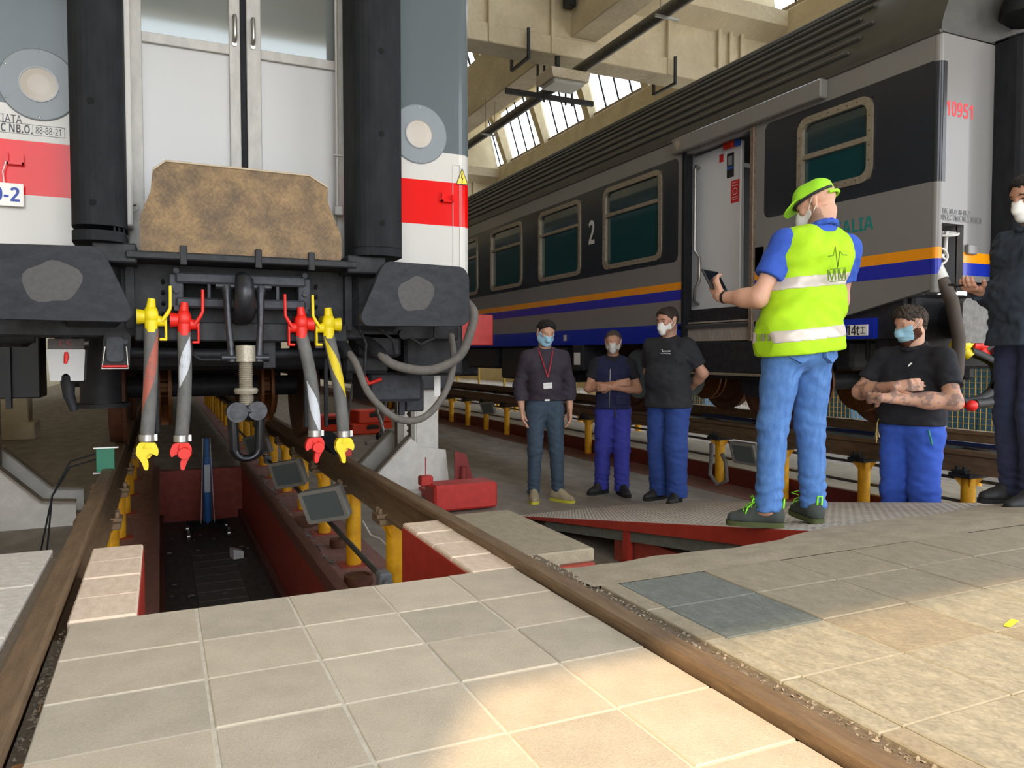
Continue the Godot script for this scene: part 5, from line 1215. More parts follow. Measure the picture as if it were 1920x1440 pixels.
# ---------------------------------------------------------------- workshop things
func jack(label: String, x: float, z: float, sg: float) -> Node3D:   # column lifting jack, arm towards -x * sg
	var t := thing("lifting_jack", label, "lifting jack", Vector3(x, LOW, z))
	var white := mat("jack_white", rgb("ffffff"), 0.45, 0, grain("jackw", 6, 60, rgb("c9c7be"), rgb("e6e4dc"), 0.3, 0.1), Vector3.ONE)
	var red := mat("jack_red", rgb("ffffff"), 0.5, 0, grain("jackr", 6, 60, rgb("ac2a24"), rgb("cf3a32"), 0.3), Vector3.ONE * 1.5)
	var grey := mat("guide_grey", rgb("8b867c"), 0.5, 0.2)
	var b := mb(); b.prism(soften([Vector2(0.0, 0.05), Vector2(0.26, 0.05), Vector2(0.26, 3.3), Vector2(0.0, 3.3)], 0.02, 2), -0.16, 0.12); b.bx(0.02, 0.09, 0.05, 3.3, 0.12, 0.135); put("column", b, white, t)
	b = mb(); b.bx(-0.17, -0.1, 0.05, 3.2, -0.05, 0.06); b.bx(-0.04, 0.0, 0.05, 3.2, -0.12, 0.12); put("guide_rail", b, grey, t)
	b = mb()
	var pg := PackedVector2Array([Vector2(-0.1, 0.1)])
	for k in 48:
		pg.append(Vector2(-0.075, 0.1 + k * 0.06)); pg.append(Vector2(-0.05, 0.13 + k * 0.06))
	pg.append(Vector2(-0.075, 2.98)); pg.append(Vector2(-0.1, 2.98))
	b.prism(pg, 0.0, 0.07); put("toothed_rack", b, mat("rack_pale", rgb("b9b4a8"), 0.4, 0.4), t)
	for q in [0.3, -0.42]:
		b = mb(); b.prism(PackedVector2Array([Vector2(-0.75, 0.0), Vector2(0.31, 0.0), Vector2(0.31, 0.05), Vector2(0.27, 0.45), Vector2(0.0, 0.5), Vector2(-0.12, 0.6), Vector2(-0.5, 0.22), Vector2(-0.75, 0.2)]), q, q + 0.03); put("foot_gusset", b, white, t)
		b = mb(); b.hexa([Vector3(-0.75, 0.2, q + 0.09), Vector3(-0.5, 0.22, q + 0.09), Vector3(-0.5, 0.22, q - 0.05), Vector3(-0.75, 0.2, q - 0.05)], [Vector3(-0.75, 0.215, q + 0.09), Vector3(-0.506, 0.235, q + 0.09), Vector3(-0.506, 0.235, q - 0.05), Vector3(-0.75, 0.215, q - 0.05)])
		b.hexa([Vector3(-0.5, 0.22, q + 0.09), Vector3(-0.12, 0.6, q + 0.09), Vector3(-0.12, 0.6, q - 0.05), Vector3(-0.5, 0.22, q - 0.05)], [Vector3(-0.506, 0.235, q + 0.09), Vector3(-0.13, 0.612, q + 0.09), Vector3(-0.13, 0.612, q - 0.05), Vector3(-0.506, 0.235, q - 0.05)]); put("gusset_flange", b, mat("worn_flange", rgb("9a9184"), 0.6), t)
	b = mb(); b.bx(-0.15, 0.38, 0, 0.06, -0.5, 0.5, 0.01); put("base_plate", b, white, t)
	b = mb(); b.bx(-0.2, 0.42, 0.02, 0.26, 1.05, 1.35, 0.02); b.bx(-0.05, 0.05, 0.02, 0.1, 0.4, 1.05); var tr := put("travel_unit", b, red, t)
	b = mb(); b.bx(-0.28, -0.16, 0.24, 0.33, 1.1, 1.2, 0.01); b.tube([Vector3(-0.22, 0.33, 1.15), Vector3(-0.22, 0.5, 1.15)], 0.005, 5); put("switch_box", b, red, tr)
	b = mb(); b.prism(PackedVector2Array([Vector2(0.3, 0.02), Vector2(0.62, 0.02), Vector2(0.5, 0.15), Vector2(0.42, 0.42), Vector2(0.3, 0.46)]), 0.5, 0.53); b.cyl(Vector3(0.38, 0.02, 0.56), Vector3(0.38, 0.3, 0.56), 0.035, 10); put("tow_bracket", b, mat("dull_jack_red", rgb("8c3230"), 0.6), t)
	b = mb(); b.bx(-0.5, 0.38, 1.08, 1.62, -0.2, 0.22, 0.01); b.bx(-0.3, -0.26, 1.0, 1.6, 0.22, 0.3); b.bx(0.0, 0.04, 1.0, 1.6, 0.22, 0.3); put("carriage", b, mat("carriage_black", rgb("26282c"), 0.5), t)
	b = mb(); b.bx(0.3, 0.74, 1.54, 1.86, 0.12, 0.5, 0.01); put("drive_box", b, red, t)
	if sg < 0: t.scale = Vector3(-1, 1, 1)
	return t

func flood(label: String, at: Vector3, turn: Vector3) -> void:
	var t := thing("flood_lamp", label, "lamp", at)
	t.rotation = turn
	var b := mb(); b.prism(rrect(-0.16, 0.16, -0.11, 0.11, 0.02, 3), -0.05, 0.0); put("housing", b, mat("lamp_grey", rgb("6e6c66"), 0.5), t)
	b = mb(); b.ring(rrect(-0.165, 0.165, -0.115, 0.115, 0.02, 3), rrect(-0.14, 0.14, -0.09, 0.09, 0.012, 3), -0.01, 0.012); put("rim", b, mat("lamp_rim", rgb("86837b"), 0.45), t)
	b = mb(); b.bx(-0.145, 0.145, -0.095, 0.095, 0.0, 0.004); put("glass", b, mat("dusty_lamp_glass", rgb("5b6362"), 0.3), t)
	b = mb(); b.bx(-0.02, 0.02, -0.03, 0.03, -0.14, -0.05, 0.005); put("mounting", b, m_dark(), t)

func workshop() -> void:
	jack("white column lifting jack with red foot beside the white coach", 2.43, -7.9, 1.0)
	var lj := jack("white lifting jack foot on the floor left of the pit track", -1.42, -8.0, -1.0)
	lj.position.z = -7.75
	# stepladder trolley
	var grey := mat("galvanised", rgb("9a9a95"), 0.4, 0.6)
	var t := thing("step_ladder", "grey wheeled step ladder standing behind the lifting jack", "ladder", Vector3(3.2, LOW, -11.9), 0.35)
	for sx in [-0.35, 0.35]:
		var b := mb(); b.tube([Vector3(sx, 0.08, 0.6), Vector3(sx, 1.5, -0.1)], 0.025, 8); put("stringer", b, grey, t)
		b = mb(); b.tube([Vector3(sx, 0.08, -0.6), Vector3(sx, 1.5, -0.15)], 0.025, 8); put("rear_leg", b, grey, t)
		b = mb(); b.cyl(Vector3(sx - 0.02, 0.07, 0.62), Vector3(sx + 0.02, 0.07, 0.62), 0.07, 14); b.cyl(Vector3(sx - 0.02, 0.07, -0.62), Vector3(sx + 0.02, 0.07, -0.62), 0.07, 14); put("castor_pair", b, m_dark(), t)
	for k in 5:
		var b := mb(); var y := 0.28 + k * 0.28; b.bx(-0.35, 0.35, y, y + 0.03, 0.5 - k * 0.14 - 0.1, 0.5 - k * 0.14 + 0.1, 0.005); put("tread", b, grey, t)
	var b := mb(); b.bx(-0.75, 0.75, 0.12, 0.17, 0.6, 0.66); put("base_bar", b, grey, t)
	# orange tool cases
	for q in [[3.45, -13.9, 0.0, "orange tool case lying behind the step ladder, the larger lower one", 0.8, 0.2], [3.5, -13.9, 0.2, "orange tool case on top of the other behind the step ladder", 0.66, 0.24], [2.85, -14.6, 0.0, "orange tool case between the wheels of the white coach", 0.6, 0.32]]:
		var c := thing("tool_case", q[3], "tool case", Vector3(q[0], LOW + q[2], q[1]), 0.2)
		b = mb(); b.bx(-q[4] / 2, q[4] / 2, 0.0, q[5], -0.2, 0.2, 0.02); put("shell", b, mat("case_orange", rgb("dc3a16"), 0.45), c)
		b = mb(); b.bx(-0.12, 0.12, q[5] * 0.45, q[5] * 0.75, 0.2, 0.21); put("label_plate", b, mat("panel_black", rgb("17181c"), 0.3), c)
		b = mb(); b.tube([Vector3(-0.08, q[5] * 0.85, 0.2), Vector3(-0.08, q[5] * 0.85, 0.24), Vector3(0.08, q[5] * 0.85, 0.24), Vector3(0.08, q[5] * 0.85, 0.2)], 0.01, 6); put("handle", b, mats["panel_black"], c)
	# hydraulic stand in the pit
	t = thing("pit_jack_stand", "blue hydraulic jack stand on a castor base in the pit", "jack stand", Vector3(0.47, PIT, -9.5))
	b = mb(); b.cyl(Vector3(0, 0.12, 0), Vector3(0, 0.9, 0), 0.045, 16); b.cyl(Vector3(0, 0.9, 0), Vector3(0, 1.12, 0), 0.03, 14); put("column", b, mat("stand_blue", rgb("2c62a0"), 0.4), t)
	b = mb(); b.bx(-0.03, 0.03, 0.5, 0.82, 0.04, 0.05); put("scale_label", b, mat("scale_pale", rgb("b9c2c8"), 0.5), t)
	for sx in [-0.075, 0.075]:
		b = mb(); b.cyl(Vector3(sx, 0.1, 0.02), Vector3(sx * 0.5, 1.12, 0), 0.004, 6); put("cable", b, mats["wheel_white"], t)
	for k in 4:
		var a := PI / 4 + k * PI / 2
		b = mb(); b.tube([Vector3(0, 0.13, 0), Vector3(cos(a) * 0.3, 0.1, sin(a) * 0.3)], [0.035, 0.025], 8); var lg := put("base_leg", b, m_dark(), t)
		b = mb(); b.cyl(Vector3(cos(a) * 0.3 - 0.015, 0.045, sin(a) * 0.3), Vector3(cos(a) * 0.3 + 0.015, 0.045, sin(a) * 0.3), 0.045, 14); b.cyl(Vector3(cos(a) * 0.3, 0.05, sin(a) * 0.3), Vector3(cos(a) * 0.3, 0.12, sin(a) * 0.3), 0.018, 8); put("castor", b, mats["brushed_steel"], lg)
	b = mb(Vector3(0.68, PIT + 0.012, -8.26), Vector3(0, 0.2, 0)); b.prism(PackedVector2Array([Vector2(-0.05, 0), Vector2(0.05, 0), Vector2(0.05, 0.07), Vector2(-0.05, 0.1)]), -0.07, 0.07)
	tag(put("paper_carton", b, mat("carton_white", rgb("dedcd6"), 0.7)), "small white open carton lying on the pit floor", "carton")
	# flood lamps on the posts and the conduit with its boxes
	flood("grey rectangular flood lamp on the second yellow post by the pit", Vector3(0.97, -0.26, -5.12), Vector3(0.25, -0.75, 0.22))
	flood("grey rectangular flood lamp on the third yellow post by the pit", Vector3(0.97, -0.28, -6.72), Vector3(0.2, -0.8, 0.2))
	flood("dark flood lamp farther along the pit posts", Vector3(0.97, -0.28, -9.0), Vector3(0.2, -0.8, 0.2))
	flood("grey flood lamp beside the hose ring on the second track post", Vector3(5.42, -0.28, -6.15), Vector3(0.3, -1.5, 0.0))
	flood("dusty flood lamp behind the hi-vis man on the second track", Vector3(5.5, -0.35, -4.35), Vector3(0.3, -1.4, 0.1))
	flood("dark flood lamp on a far post of the second track", Vector3(5.45, -0.25, -13.0), Vector3(0.3, -1.2, 0.1))
	t = thing("conduit", "dark conduit with grey junction boxes clipped along the pit posts", "conduit")
	b = mb(); b.tube([Vector3(1.1, -0.5, -4.1), Vector3(1.06, -0.43, -5.7), Vector3(1.06, -0.42, -8.8), Vector3(1.08, -0.43, -14)], 0.017, 10); put("pipe", b, mat("dull_pipe", rgb("5d5a53"), 0.5), t)
	for q in [[-4.1, -0.5, 1.1], [-5.7, -0.43, 1.06], [-7.2, -0.425, 1.06], [-8.8, -0.42, 1.06]]:
		b = mb(); b.bx(q[2] - 0.035, q[2] + 0.035, q[1] - 0.045, q[1] + 0.045, q[0] - 0.05, q[0] + 0.05, 0.01); b.cyl(Vector3(q[2], q[1], q[0] - 0.1), Vector3(q[2], q[1], q[0] + 0.1), 0.026, 10); put("junction_box", b, mat("box_grey", rgb("74797c"), 0.5), t)
	# chock, rail clip
	t = thing("rail_chock", "red and black wheel chock on the right rail before the wheel", "wheel chock", Vector3(1.21, 0, -5.55))
	b = mb(); b.t = Transform3D(Basis(Vector3.BACK, 0.15), Vector3.ZERO); b.bx(-0.01, 0.045, 0.0, 0.17, -0.03, 0.03, 0.005); put("red_stop", b, mats["jack_red"], t)
	b = mb(); b.t = Transform3D(Basis(Vector3.UP, PI / 2), Vector3.ZERO); b.prism(PackedVector2Array([Vector2(0.1, 0.0), Vector2(0.95, 0.0), Vector2(0.9, 0.1), Vector2(0.6, 0.07)]), -0.06, 0.08); put("rubber_wedge", b, rubber(), t)
	t = thing("earthing_clip", "green clip with black leads gripping the left rail", "clip", Vector3(-0.33, 0, -5.6))
	b = mb(); b.bx(-0.055, 0.05, -0.02, 0.13, -0.012, 0.012, 0.003); put("clip_body", b, mat("clip_green", rgb("13785a"), 0.4), t)
	b = mb(); b.bx(-0.07, 0.075, 0.13, 0.142, -0.02, 0.02, 0.002); b.bx(-0.075, 0.03, -0.032, -0.02, -0.02, 0.02, 0.002); put("clip_jaw", b, mats["bright_metal"], t)
	for q in [0.0, 0.035]:
		b = mb(); b.tube([Vector3(-0.05, 0.1 - q, 0), Vector3(-0.2, 0.06 - q, 0.02), Vector3(-0.3, -0.15, 0.05), Vector3(-0.33 - q, -0.5, 0.1), Vector3(-0.36, -0.7, 0.15)], 0.006, 6); put("lead", b, rubber(), t)
	# steel drain covers, brake blocks and bolts on the painted strip
	for q in [[1.11, -4.75, 0.09], [1.08, -6.6, 0.12], [1.2, -5.75, 0.07]]:
		b = mb(Vector3(q[0], LOW + 0.004, q[1])); b.lathe([Vector2(q[2], 0.0), Vector2(q[2], 0.06), Vector2(q[2] * 0.8, 0.06), Vector2(q[2] * 0.8, 0.05), Vector2(0, 0.05)], 18)
		tag(put("bearing_ring", b, mat("rust_brown_wheel", rgb("5b3a28"), 0.6)), ["rusty steel ring on the floor by the nearest yellow post", "rusty steel ring lying by the third post of the pit", "smaller rusty ring between the pit posts"][0 if q[1] > -5 else (1 if q[1] < -6 else 2)], "ring")
	b = mb(Vector3(0, 0, 0))
	for k in 110:
		var z := rng.randf_range(-9.5, -4.4)
		var x := rng.randf_range(1.0, 1.075) if k % 4 else rng.randf_range(0.05, 0.9)
		var y := LOW + 0.012 if x > 0.98 else PIT + 0.02
		var s := rng.randf_range(0.006, 0.02)
		b.t = Transform3D(Basis(Vector3.UP, rng.randf() * 6), Vector3(x, y, z)); b.box(Vector3.ZERO, Vector3(s * 3, 0.012, s), 0.002)
	var db := put("swarf", b, mat("swarf", rgb("8a8680"), 0.4, 0.6)); db.set_meta("kind", "stuff"); tag(db, "scattered bolts and metal scraps along the pit", "scraps")
	b = mb(); b.tube([Vector3(1.24, -0.4, -5.15), Vector3(1.23, -0.44, -4.9), Vector3(1.24, -0.42, -4.7), Vector3(1.2, -0.4, -4.25)], 0.006, 6); tag(put("tie_string", b, mats["plate_white"]), "white string tied between two pit posts", "string")
	b = mb(); b.tube([Vector3(5.5, -0.25, -6.75), Vector3(5.38, -0.35, -6.6), Vector3(5.36, -0.55, -6.6), Vector3(5.4, -0.66, -6.52), Vector3(5.44, -0.6, -6.42), Vector3(5.42, -0.4, -6.42), Vector3(5.42, -0.32, -6.48)], 0.022, 10); tag(put("hose_ring", b, mats["dusty_grey_cable"]), "bent grey hose hanging on the second track post", "hose")
	b = mb(); b.tube([Vector3(5.75, 0.03, -7.2), Vector3(5.75, 0.03, -2.9)], 0.022, 10); tag(put("dark_blue_rod", b, mat("rod_blue", rgb("1f2c52"), 0.4, 0.3)), "dark blue rod lying along the nearer rail of the second track", "rod")
	for q in [[-0.24, "upper"], [-0.42, "lower"]]:
		b = mb(); b.tube([Vector3(5.735, q[0], -2.0), Vector3(5.735, q[0], -30)], 0.014, 8); tag(put("service_conduit", b, mats["dull_pipe"]), "thin dark pipe along the second track posts, the %s one" % q[1], "pipe")
	b = mb(Vector3(2.17, -0.018, -1.36), Vector3(0, 0.3, 0)); b.prism(PackedVector2Array([Vector2(-0.04, 0), Vector2(0.04, 0), Vector2(0.03, 0.004), Vector2(-0.03, 0.004)]), -0.008, 0.008); tag(put("yellow_chip", b, mat("chip_yellow", rgb("e8cf2a"), 0.6)), "small yellow plastic chip on the sunlit floor", "chip")
	for q in [[-0.27, -1.72, 0.4], [-0.262, -2.0, 1.6], [-0.275, -1.5, 2.4]]:
		b = mb(Vector3(q[0], -0.062, q[1]), Vector3(0.2, q[2], 0.15)); b.prism(soften([Vector2(-0.016, 0), Vector2(0, 0.012), Vector2(0.02, 0.004), Vector2(0.004, -0.01)], 0.006, 2), 0, 0.002); tag(put("dry_leaf", b, mat("leaf_brown", rgb("9a6a3a"), 0.8)), ["dry brown leaf in the slot beside the left rail, middle one", "dry brown leaf in the slot beside the left rail, farthest one", "dry brown leaf in the slot beside the left rail, nearest one"][0 if q[1] == -1.72 else (1 if q[1] == -2.0 else 2)], "leaf", "dry leaves in the rail slot")
	# yellow mesh fences beyond the second track
	var yl := mat("fence_yellow", rgb("c9a21e"), 0.5)
	for k in 12:
		var z := -3.0 - k * 2.1
		t = thing("mesh_fence", "yellow wire mesh fence panel beyond the second track, %s from the front" % ORD[k], "fence", Vector3(9.75, 0, z), 0, "yellow mesh fence panels")
		b = mb(); b.bx(-0.03, 0.03, LOW, 0.62, -0.03, 0.03, 0.005); put("post", b, yl, t)
		b = mb(); b.bx(-0.015, 0.015, 0.55, 0.6, -2.07, -0.03); put("top_rail", b, yl, t)
		b = mb(); b.bx(-0.015, 0.015, -0.42, -0.38, -2.07, -0.03); put("bottom_rail", b, yl, t)
		b = mb(); b.bx(-0.02, 0.02, LOW, -0.48, -2.07, -0.03); put("kick_board", b, mat("fence_blue", rgb("3f6f86"), 0.5), t)
		b = mb()
		for i in 26: b.bx(-0.003, 0.003, -0.38, 0.55, -0.08 - i * 0.078, -0.074 - i * 0.078)
		for i in 12: b.bx(-0.003, 0.003, -0.34 + i * 0.078, -0.334 + i * 0.078, -2.07, -0.03)
		var w := put("wire_mesh", b, yl, t); w.set_meta("kind", "stuff")
	for q in [[11.2, -7.6, 0.5, 1.3, "blue steel cabinet behind the mesh fence near the bearded man"], [11.6, -10.8, 0.5, 1.1, "blue steel cabinet farther along behind the mesh fence"], [12.4, -16.0, 0.8, 1.6, "blue steel cabinet behind the fence at the hall's middle"]]:
		t = thing("steel_cabinet", q[4], "cabinet", Vector3(q[0], LOW, q[1]))
		b = mb(); b.bx(0, q[2], 0.05, q[3], -0.5, 0.5, 0.01); put("carcass", b, mat("cabinet_blue", rgb("3c6c8a"), 0.45), t)
		for e in [-0.49, 0.01]:
			b = mb(); b.bx(-0.02, 0, 0.1, q[3] - 0.05, e, e + 0.48, 0.004); var dr := put("door", b, mats["cabinet_blue"], t)
			b = mb(); b.bx(-0.035, -0.02, q[3] * 0.5, q[3] * 0.5 + 0.1, e + 0.22, e + 0.25); put("handle", b, mats["brushed_steel"], dr)
	t = thing("work_bench", "long timber bench with cartons in the far background of the hall", "bench", Vector3(12.2, LOW, -22))
	b = mb(); b.bx(0, 0.8, 0.8, 0.86, -3, 3, 0.005); put("top", b, mat("bench_wood", rgb("a58a5a"), 0.7), t)
	for z in [-2.8, -1.0, 1.0, 2.8]:
		b = mb(); b.bx(0.05, 0.75, 0, 0.8, z - 0.04, z + 0.04); put("leg", b, mats["bench_wood"], t)
	for q in [[-2.2, 0.35, "pale carton on the far bench, farthest of three"], [-0.3, 0.5, "pale carton on the far bench, tallest of three"], [1.6, 0.3, "pale carton on the far bench, nearest of three"]]:
		t = thing("carton", q[2], "carton", Vector3(12.3, LOW + 0.86, -22 + q[0]))
		b = mb(); b.bx(0, 0.5, 0, q[1], -0.35, 0.35, 0.006); put("box", b, mat("carton_beige", rgb("cdbd92"), 0.8), t); b = mb(); b.bx(-0.002, 0.5, q[1] * 0.4, q[1] * 0.55, -0.352, 0.352); put("tape", b, mat("carton_tape", rgb("a8925c"), 0.5), t)
	# stored timber and crates in the dark on the left
	for q in [[-2.6, 0, -13.2, 0.9, 0.4, "dark wooden crate under a yellow one, left of the white coach"], [-2.6, 0.4, -13.2, 0.9, 0.32, "yellow crate stacked on a dark one, left of the white coach"], [-3.6, 0, -12.6, 0.7, 0.75, "brown timber crate standing at the far left"]]:
		t = thing("crate", q[5], "crate", Vector3(q[0], LOW + q[1], q[2]), 0.1)
		var cm := mat("crate_yellow", rgb("b3902a"), 0.6) if "yellow crate s" in q[5] else mat("crate_brown", rgb("6b4a34"), 0.8)
		b = mb(); b.bx(-q[3] / 2, q[3] / 2, 0, q[4], -0.3, 0.3, 0.01); put("box", b, cm, t)
		for k in 3:
			b = mb(); b.bx(-q[3] / 2 + 0.05 + k * (q[3] - 0.2) / 2, -q[3] / 2 + 0.15 + k * (q[3] - 0.2) / 2, 0.0, q[4], 0.3, 0.325, 0.004); put("batten", b, cm, t)
	t = thing("canvas_bag", "olive canvas bag slumped on a blue sack at the left", "bag", Vector3(-2.35, LOW, -10.2))
	b = mb(); b.ball(Vector3(0, 0.22, 0), Vector3(0.32, 0.13, 0.25)); b.ball(Vector3(0.12, 0.3, 0.05), Vector3(0.15, 0.07, 0.12)); put("bag", b, cloth("olive", "4b4630", "6b6446"), t)
	b = mb(); b.ball(Vector3(-0.02, 0.09, 0.02), Vector3(0.3, 0.1, 0.24)); put("blue_sack", b, mat("sack_blue", rgb("24406e"), 0.8), t)
	t = thing("concrete_pillar", "concrete pillar in the dark beyond the pit track on the left", "pillar", Vector3(-2.3, LOW, -15.5))
	b = mb(); b.bx(-0.25, 0.25, 0, 7.2, -0.25, 0.25, 0.02); put("shaft", b, m_conc(), t); b = mb(); b.bx(-0.35, 0.35, 0, 0.3, -0.35, 0.35, 0.02); put("plinth", b, m_conc(), t)
# ---------------------------------------------------------------- people: smooth unions of tapered capsules, meshed as surface nets
class Blob:
	var A := PackedVector3Array()
	var D := PackedVector3Array()
	var IL := PackedFloat32Array()
	var L := PackedFloat32Array()
	var RA := PackedFloat32Array()
	var RB := PackedFloat32Array()
	var N := PackedVector3Array()
	var K := PackedFloat32Array()
	var FL := PackedByteArray()
	var cut_p := PackedVector3Array()
	var cut_n := PackedVector3Array()
	var neg: Array = []          # [point, radius]
	var k := 0.03
	var fold := 0.0
	var fold_scale := Vector3(12, 12, 12)
	var noise := FastNoiseLite.new()
	var grow := 0.0
	var ragged := 0.0
	var creases: Array = []      # [centre, reach, depth, waves per metre * TAU, slant]
	func add(a: Vector3, b: Vector3, ra: float, rb := -1.0, n := Vector3.ZERO, kf := 1.0, flat := false) -> void:
		A.append(a); D.append(b - a)
		var l2 := maxf((b - a).length_squared(), 1e-8)
		IL.append(1.0 / l2); L.append(sqrt(l2)); RA.append(ra + grow); RB.append((ra if rb < 0 else rb) + grow); N.append(n); K.append(kf); FL.append(1 if flat else 0)
	func cut(p: Vector3, n: Vector3) -> void:   # keeps the side the normal points away from
		cut_p.append(p); cut_n.append(n.normalized())
	func one(i: int, p: Vector3) -> float:
		var q := p - A[i]
		var kf := K[i]
		if kf != 1.0: q += N[i] * (q.dot(N[i]) * (kf - 1.0))
		var ax := q.dot(D[i])
		var h := clampf(ax * IL[i], 0.0, 1.0)
		var e := (q - D[i] * h).length() - (RA[i] + (RB[i] - RA[i]) * h)
		if FL[i]: e = maxf(e, ax / L[i] - L[i])
		return e
	func field(p: Vector3, act: PackedInt32Array) -> float:
		var d := 1e9
		for i in act:
			var e := one(i, p)
			var hh := maxf(k - absf(d - e), 0.0)
			d = minf(d, e) - hh * hh * 0.25 / k
		if fold > 0.0 and absf(d) < 0.03:
			d += fold * noise.get_noise_3dv(p * fold_scale)
			for c in creases:
				var cd: Vector3 = p - c[0]
				var w: float = cd.length_squared() / (c[1] * c[1])
				if w < 4.0: d += c[2] * exp(-w) * sin((p.y + c[4] * p.x + 0.022 * noise.get_noise_3dv(p * 9.0)) * c[3])
		var rg := ragged * noise.get_noise_3dv(p * 38.0) if ragged > 0.0 else 0.0
		for c in cut_p.size(): d = maxf(d, (p - cut_p[c]).dot(cut_n[c]) + rg)
		for s in neg: d = maxf(d, s[1] - p.distance_to(s[0]))
		return d
	func mesh_into(mb, cell: float, tint = null) -> void:
		noise.seed = 3; noise.frequency = 1.0; noise.fractal_octaves = 2; noise.noise_type = FastNoiseLite.TYPE_SIMPLEX_SMOOTH
		var lo := Vector3.ONE * 1e9
		var hi := -lo
		for i in A.size():
			var r := maxf(RA[i], RB[i]) + k * 0.3 + 0.01
			for q in [A[i], A[i] + D[i]]:
				lo = lo.min(q - Vector3.ONE * r); hi = hi.max(q + Vector3.ONE * r)
		var n := 5
		var bs := cell * n
		var half := bs * 0.8661
		var nb := Vector3i(((hi - lo) / bs).ceil()) + Vector3i.ONE
		var W := nb.x * n + 2
		var H := nb.y * n + 2
		var cells := {}
		var edges := PackedInt64Array()
		var v := PackedVector3Array()
		var f := PackedFloat32Array()
		var m := n + 1
		f.resize(m * m * m)
		for bz in nb.z:
			for by in nb.y:
				for bx in nb.x:
					var o := lo + Vector3(bx, by, bz) * bs
					var c := o + Vector3.ONE * bs * 0.5
					var dm := 1e9
					var ds := PackedFloat32Array()
					for i in A.size():
						var e := one(i, c)
						if K[i] > 1.0: e = e / K[i] if e > 0 else e
						ds.append(e); dm = minf(dm, e)
					if dm > half + k * 0.3 + fold or dm < -half * 2.6: continue
					var act := PackedInt32Array()
					for i in A.size():
						if ds[i] < dm + 2.0 * half + k: act.append(i)
					var any_in := false
					var any_out := false
					var t := 0
					for z in m:
						for y in m:
							for x in m:
								var e := field(o + Vector3(x, y, z) * cell, act)
								f[t] = e
								if e < 0: any_in = true
								else: any_out = true
								t += 1
					if not (any_in and any_out): continue
					for z in n:
						for y in n:
							for x in n:
								var b := x + y * m + z * m * m
								var f0 := f[b]
								var gx := bx * n + x
								var gy := by * n + y
								var gz := bz * n + z
								var key := gx + W * (gy + H * gz)
								if (f0 < 0) != (f[b + 1] < 0): edges.append(key * 8 + 0 + (4 if f0 < 0 else 0))
								if (f0 < 0) != (f[b + m] < 0): edges.append(key * 8 + 1 + (4 if f0 < 0 else 0))
								if (f0 < 0) != (f[b + m * m] < 0): edges.append(key * 8 + 2 + (4 if f0 < 0 else 0))
								var ins := 0
								for q in 8:
									if f[b + (q & 1) + (m if q & 2 else 0) + (m * m if q & 4 else 0)] < 0: ins += 1
								if ins == 0 or ins == 8: continue
								var s := Vector3.ZERO
								var cnt := 0
								for ax in 3:
									var st: int = [1, m, m * m][ax]
									var s1: int = [m, 1, 1][ax]
									var s2: int = [m * m, m * m, m][ax]
									for q in 4:
										var i0 := b + (s1 if q & 1 else 0) + (s2 if q & 2 else 0)
										var a0 := f[i0]
										var a1 := f[i0 + st]
										if (a0 < 0) == (a1 < 0): continue
										var pt := Vector3.ZERO
										pt[ax] = a0 / (a0 - a1)
										if q & 1: pt[0 if ax != 0 else 1] += 1.0
										if q & 2: pt[2 if ax != 2 else 1] += 1.0
										s += pt; cnt += 1
								cells[key] = v.size()
								v.append(o + (Vector3(x, y, z) + s / cnt) * cell)
		var ix := PackedInt32Array()
		var nn := PackedVector3Array()
		nn.resize(v.size())
		for e in edges:
			var ax := int(e & 3)
			var inside := (e & 4) != 0
			var key := int(e >> 3)
			var da: int = [W, W * H, 1][ax]
			var db: int = [W * H, 1, W][ax]
			if not (cells.has(key) and cells.has(key - da) and cells.has(key - db) and cells.has(key - da - db)): continue
			var i0: int = cells[key - da - db]
			var i1: int = cells[key - db]
			var i2: int = cells[key]
			var i3: int = cells[key - da]
			if not inside:
				var x := i1; i1 = i3; i3 = x
			var fn := (v[i2] - v[i0]).cross(v[i3] - v[i1])
			nn[i0] += fn; nn[i1] += fn; nn[i2] += fn; nn[i3] += fn
			ix.append_array(PackedInt32Array([i0, i2, i1, i0, i3, i2]))
		var base: int = mb.v.size()
		for i in v.size():
			mb.v.append(mb.t * v[i]); mb.n.append((mb.t.basis * nn[i]).normalized())
			if tint != null: mb.col.append(tint.call(v[i]))
		for i in ix: mb.ix.append(base + i)

func hand(B: Blob, w: Vector3, dir: Vector3, pn: Vector3, curl: float, thumb_side: float, spread := 1.0, s := 1.0) -> void:
	dir = dir.normalized()
	pn = (pn - dir * pn.dot(dir)).normalized()
	var side := dir.cross(pn) * thumb_side
	for o in [-0.024, 0.0, 0.024]:
		B.add(w + (side * o * 0.7) * s, w + (dir * 0.082 + side * o) * s, 0.0165 * s, 0.0145 * s)
	var ln := [0.078, 0.088, 0.082, 0.066]
	for i in 4:
		var off := (0.031 - i * 0.0205) * spread
		var p0 := w + (dir * (0.088 - absf(i - 1.2) * 0.004) + side * off) * s
		var d := dir
		var p := p0
		var r := 0.0098
		for j in 3:
			var c: float = curl * [0.55, 0.9, 0.7][j]
			d = (d * cos(c) + pn * sin(c)).normalized()
			var q: Vector3 = p + d * float(ln[i]) * [0.45, 0.32, 0.23][j] * s
			B.add(p, q, r * s, (r - 0.0009) * s)
			p = q; r -= 0.0009
	var t0 := w + (dir * 0.02 + side * 0.026 + pn * 0.006) * s
	var td := (dir * 0.75 + side * 0.6 + pn * (0.35 * curl + 0.15)).normalized()
	var t1 := t0 + td * 0.045 * s
	var td2 := (td + dir * 0.35 + pn * 0.3 * curl - side * 0.25).normalized()
	B.add(t0, t1, 0.0145 * s, 0.0115 * s); B.add(t1, t1 + td2 * 0.034 * s, 0.0112 * s, 0.0092 * s)

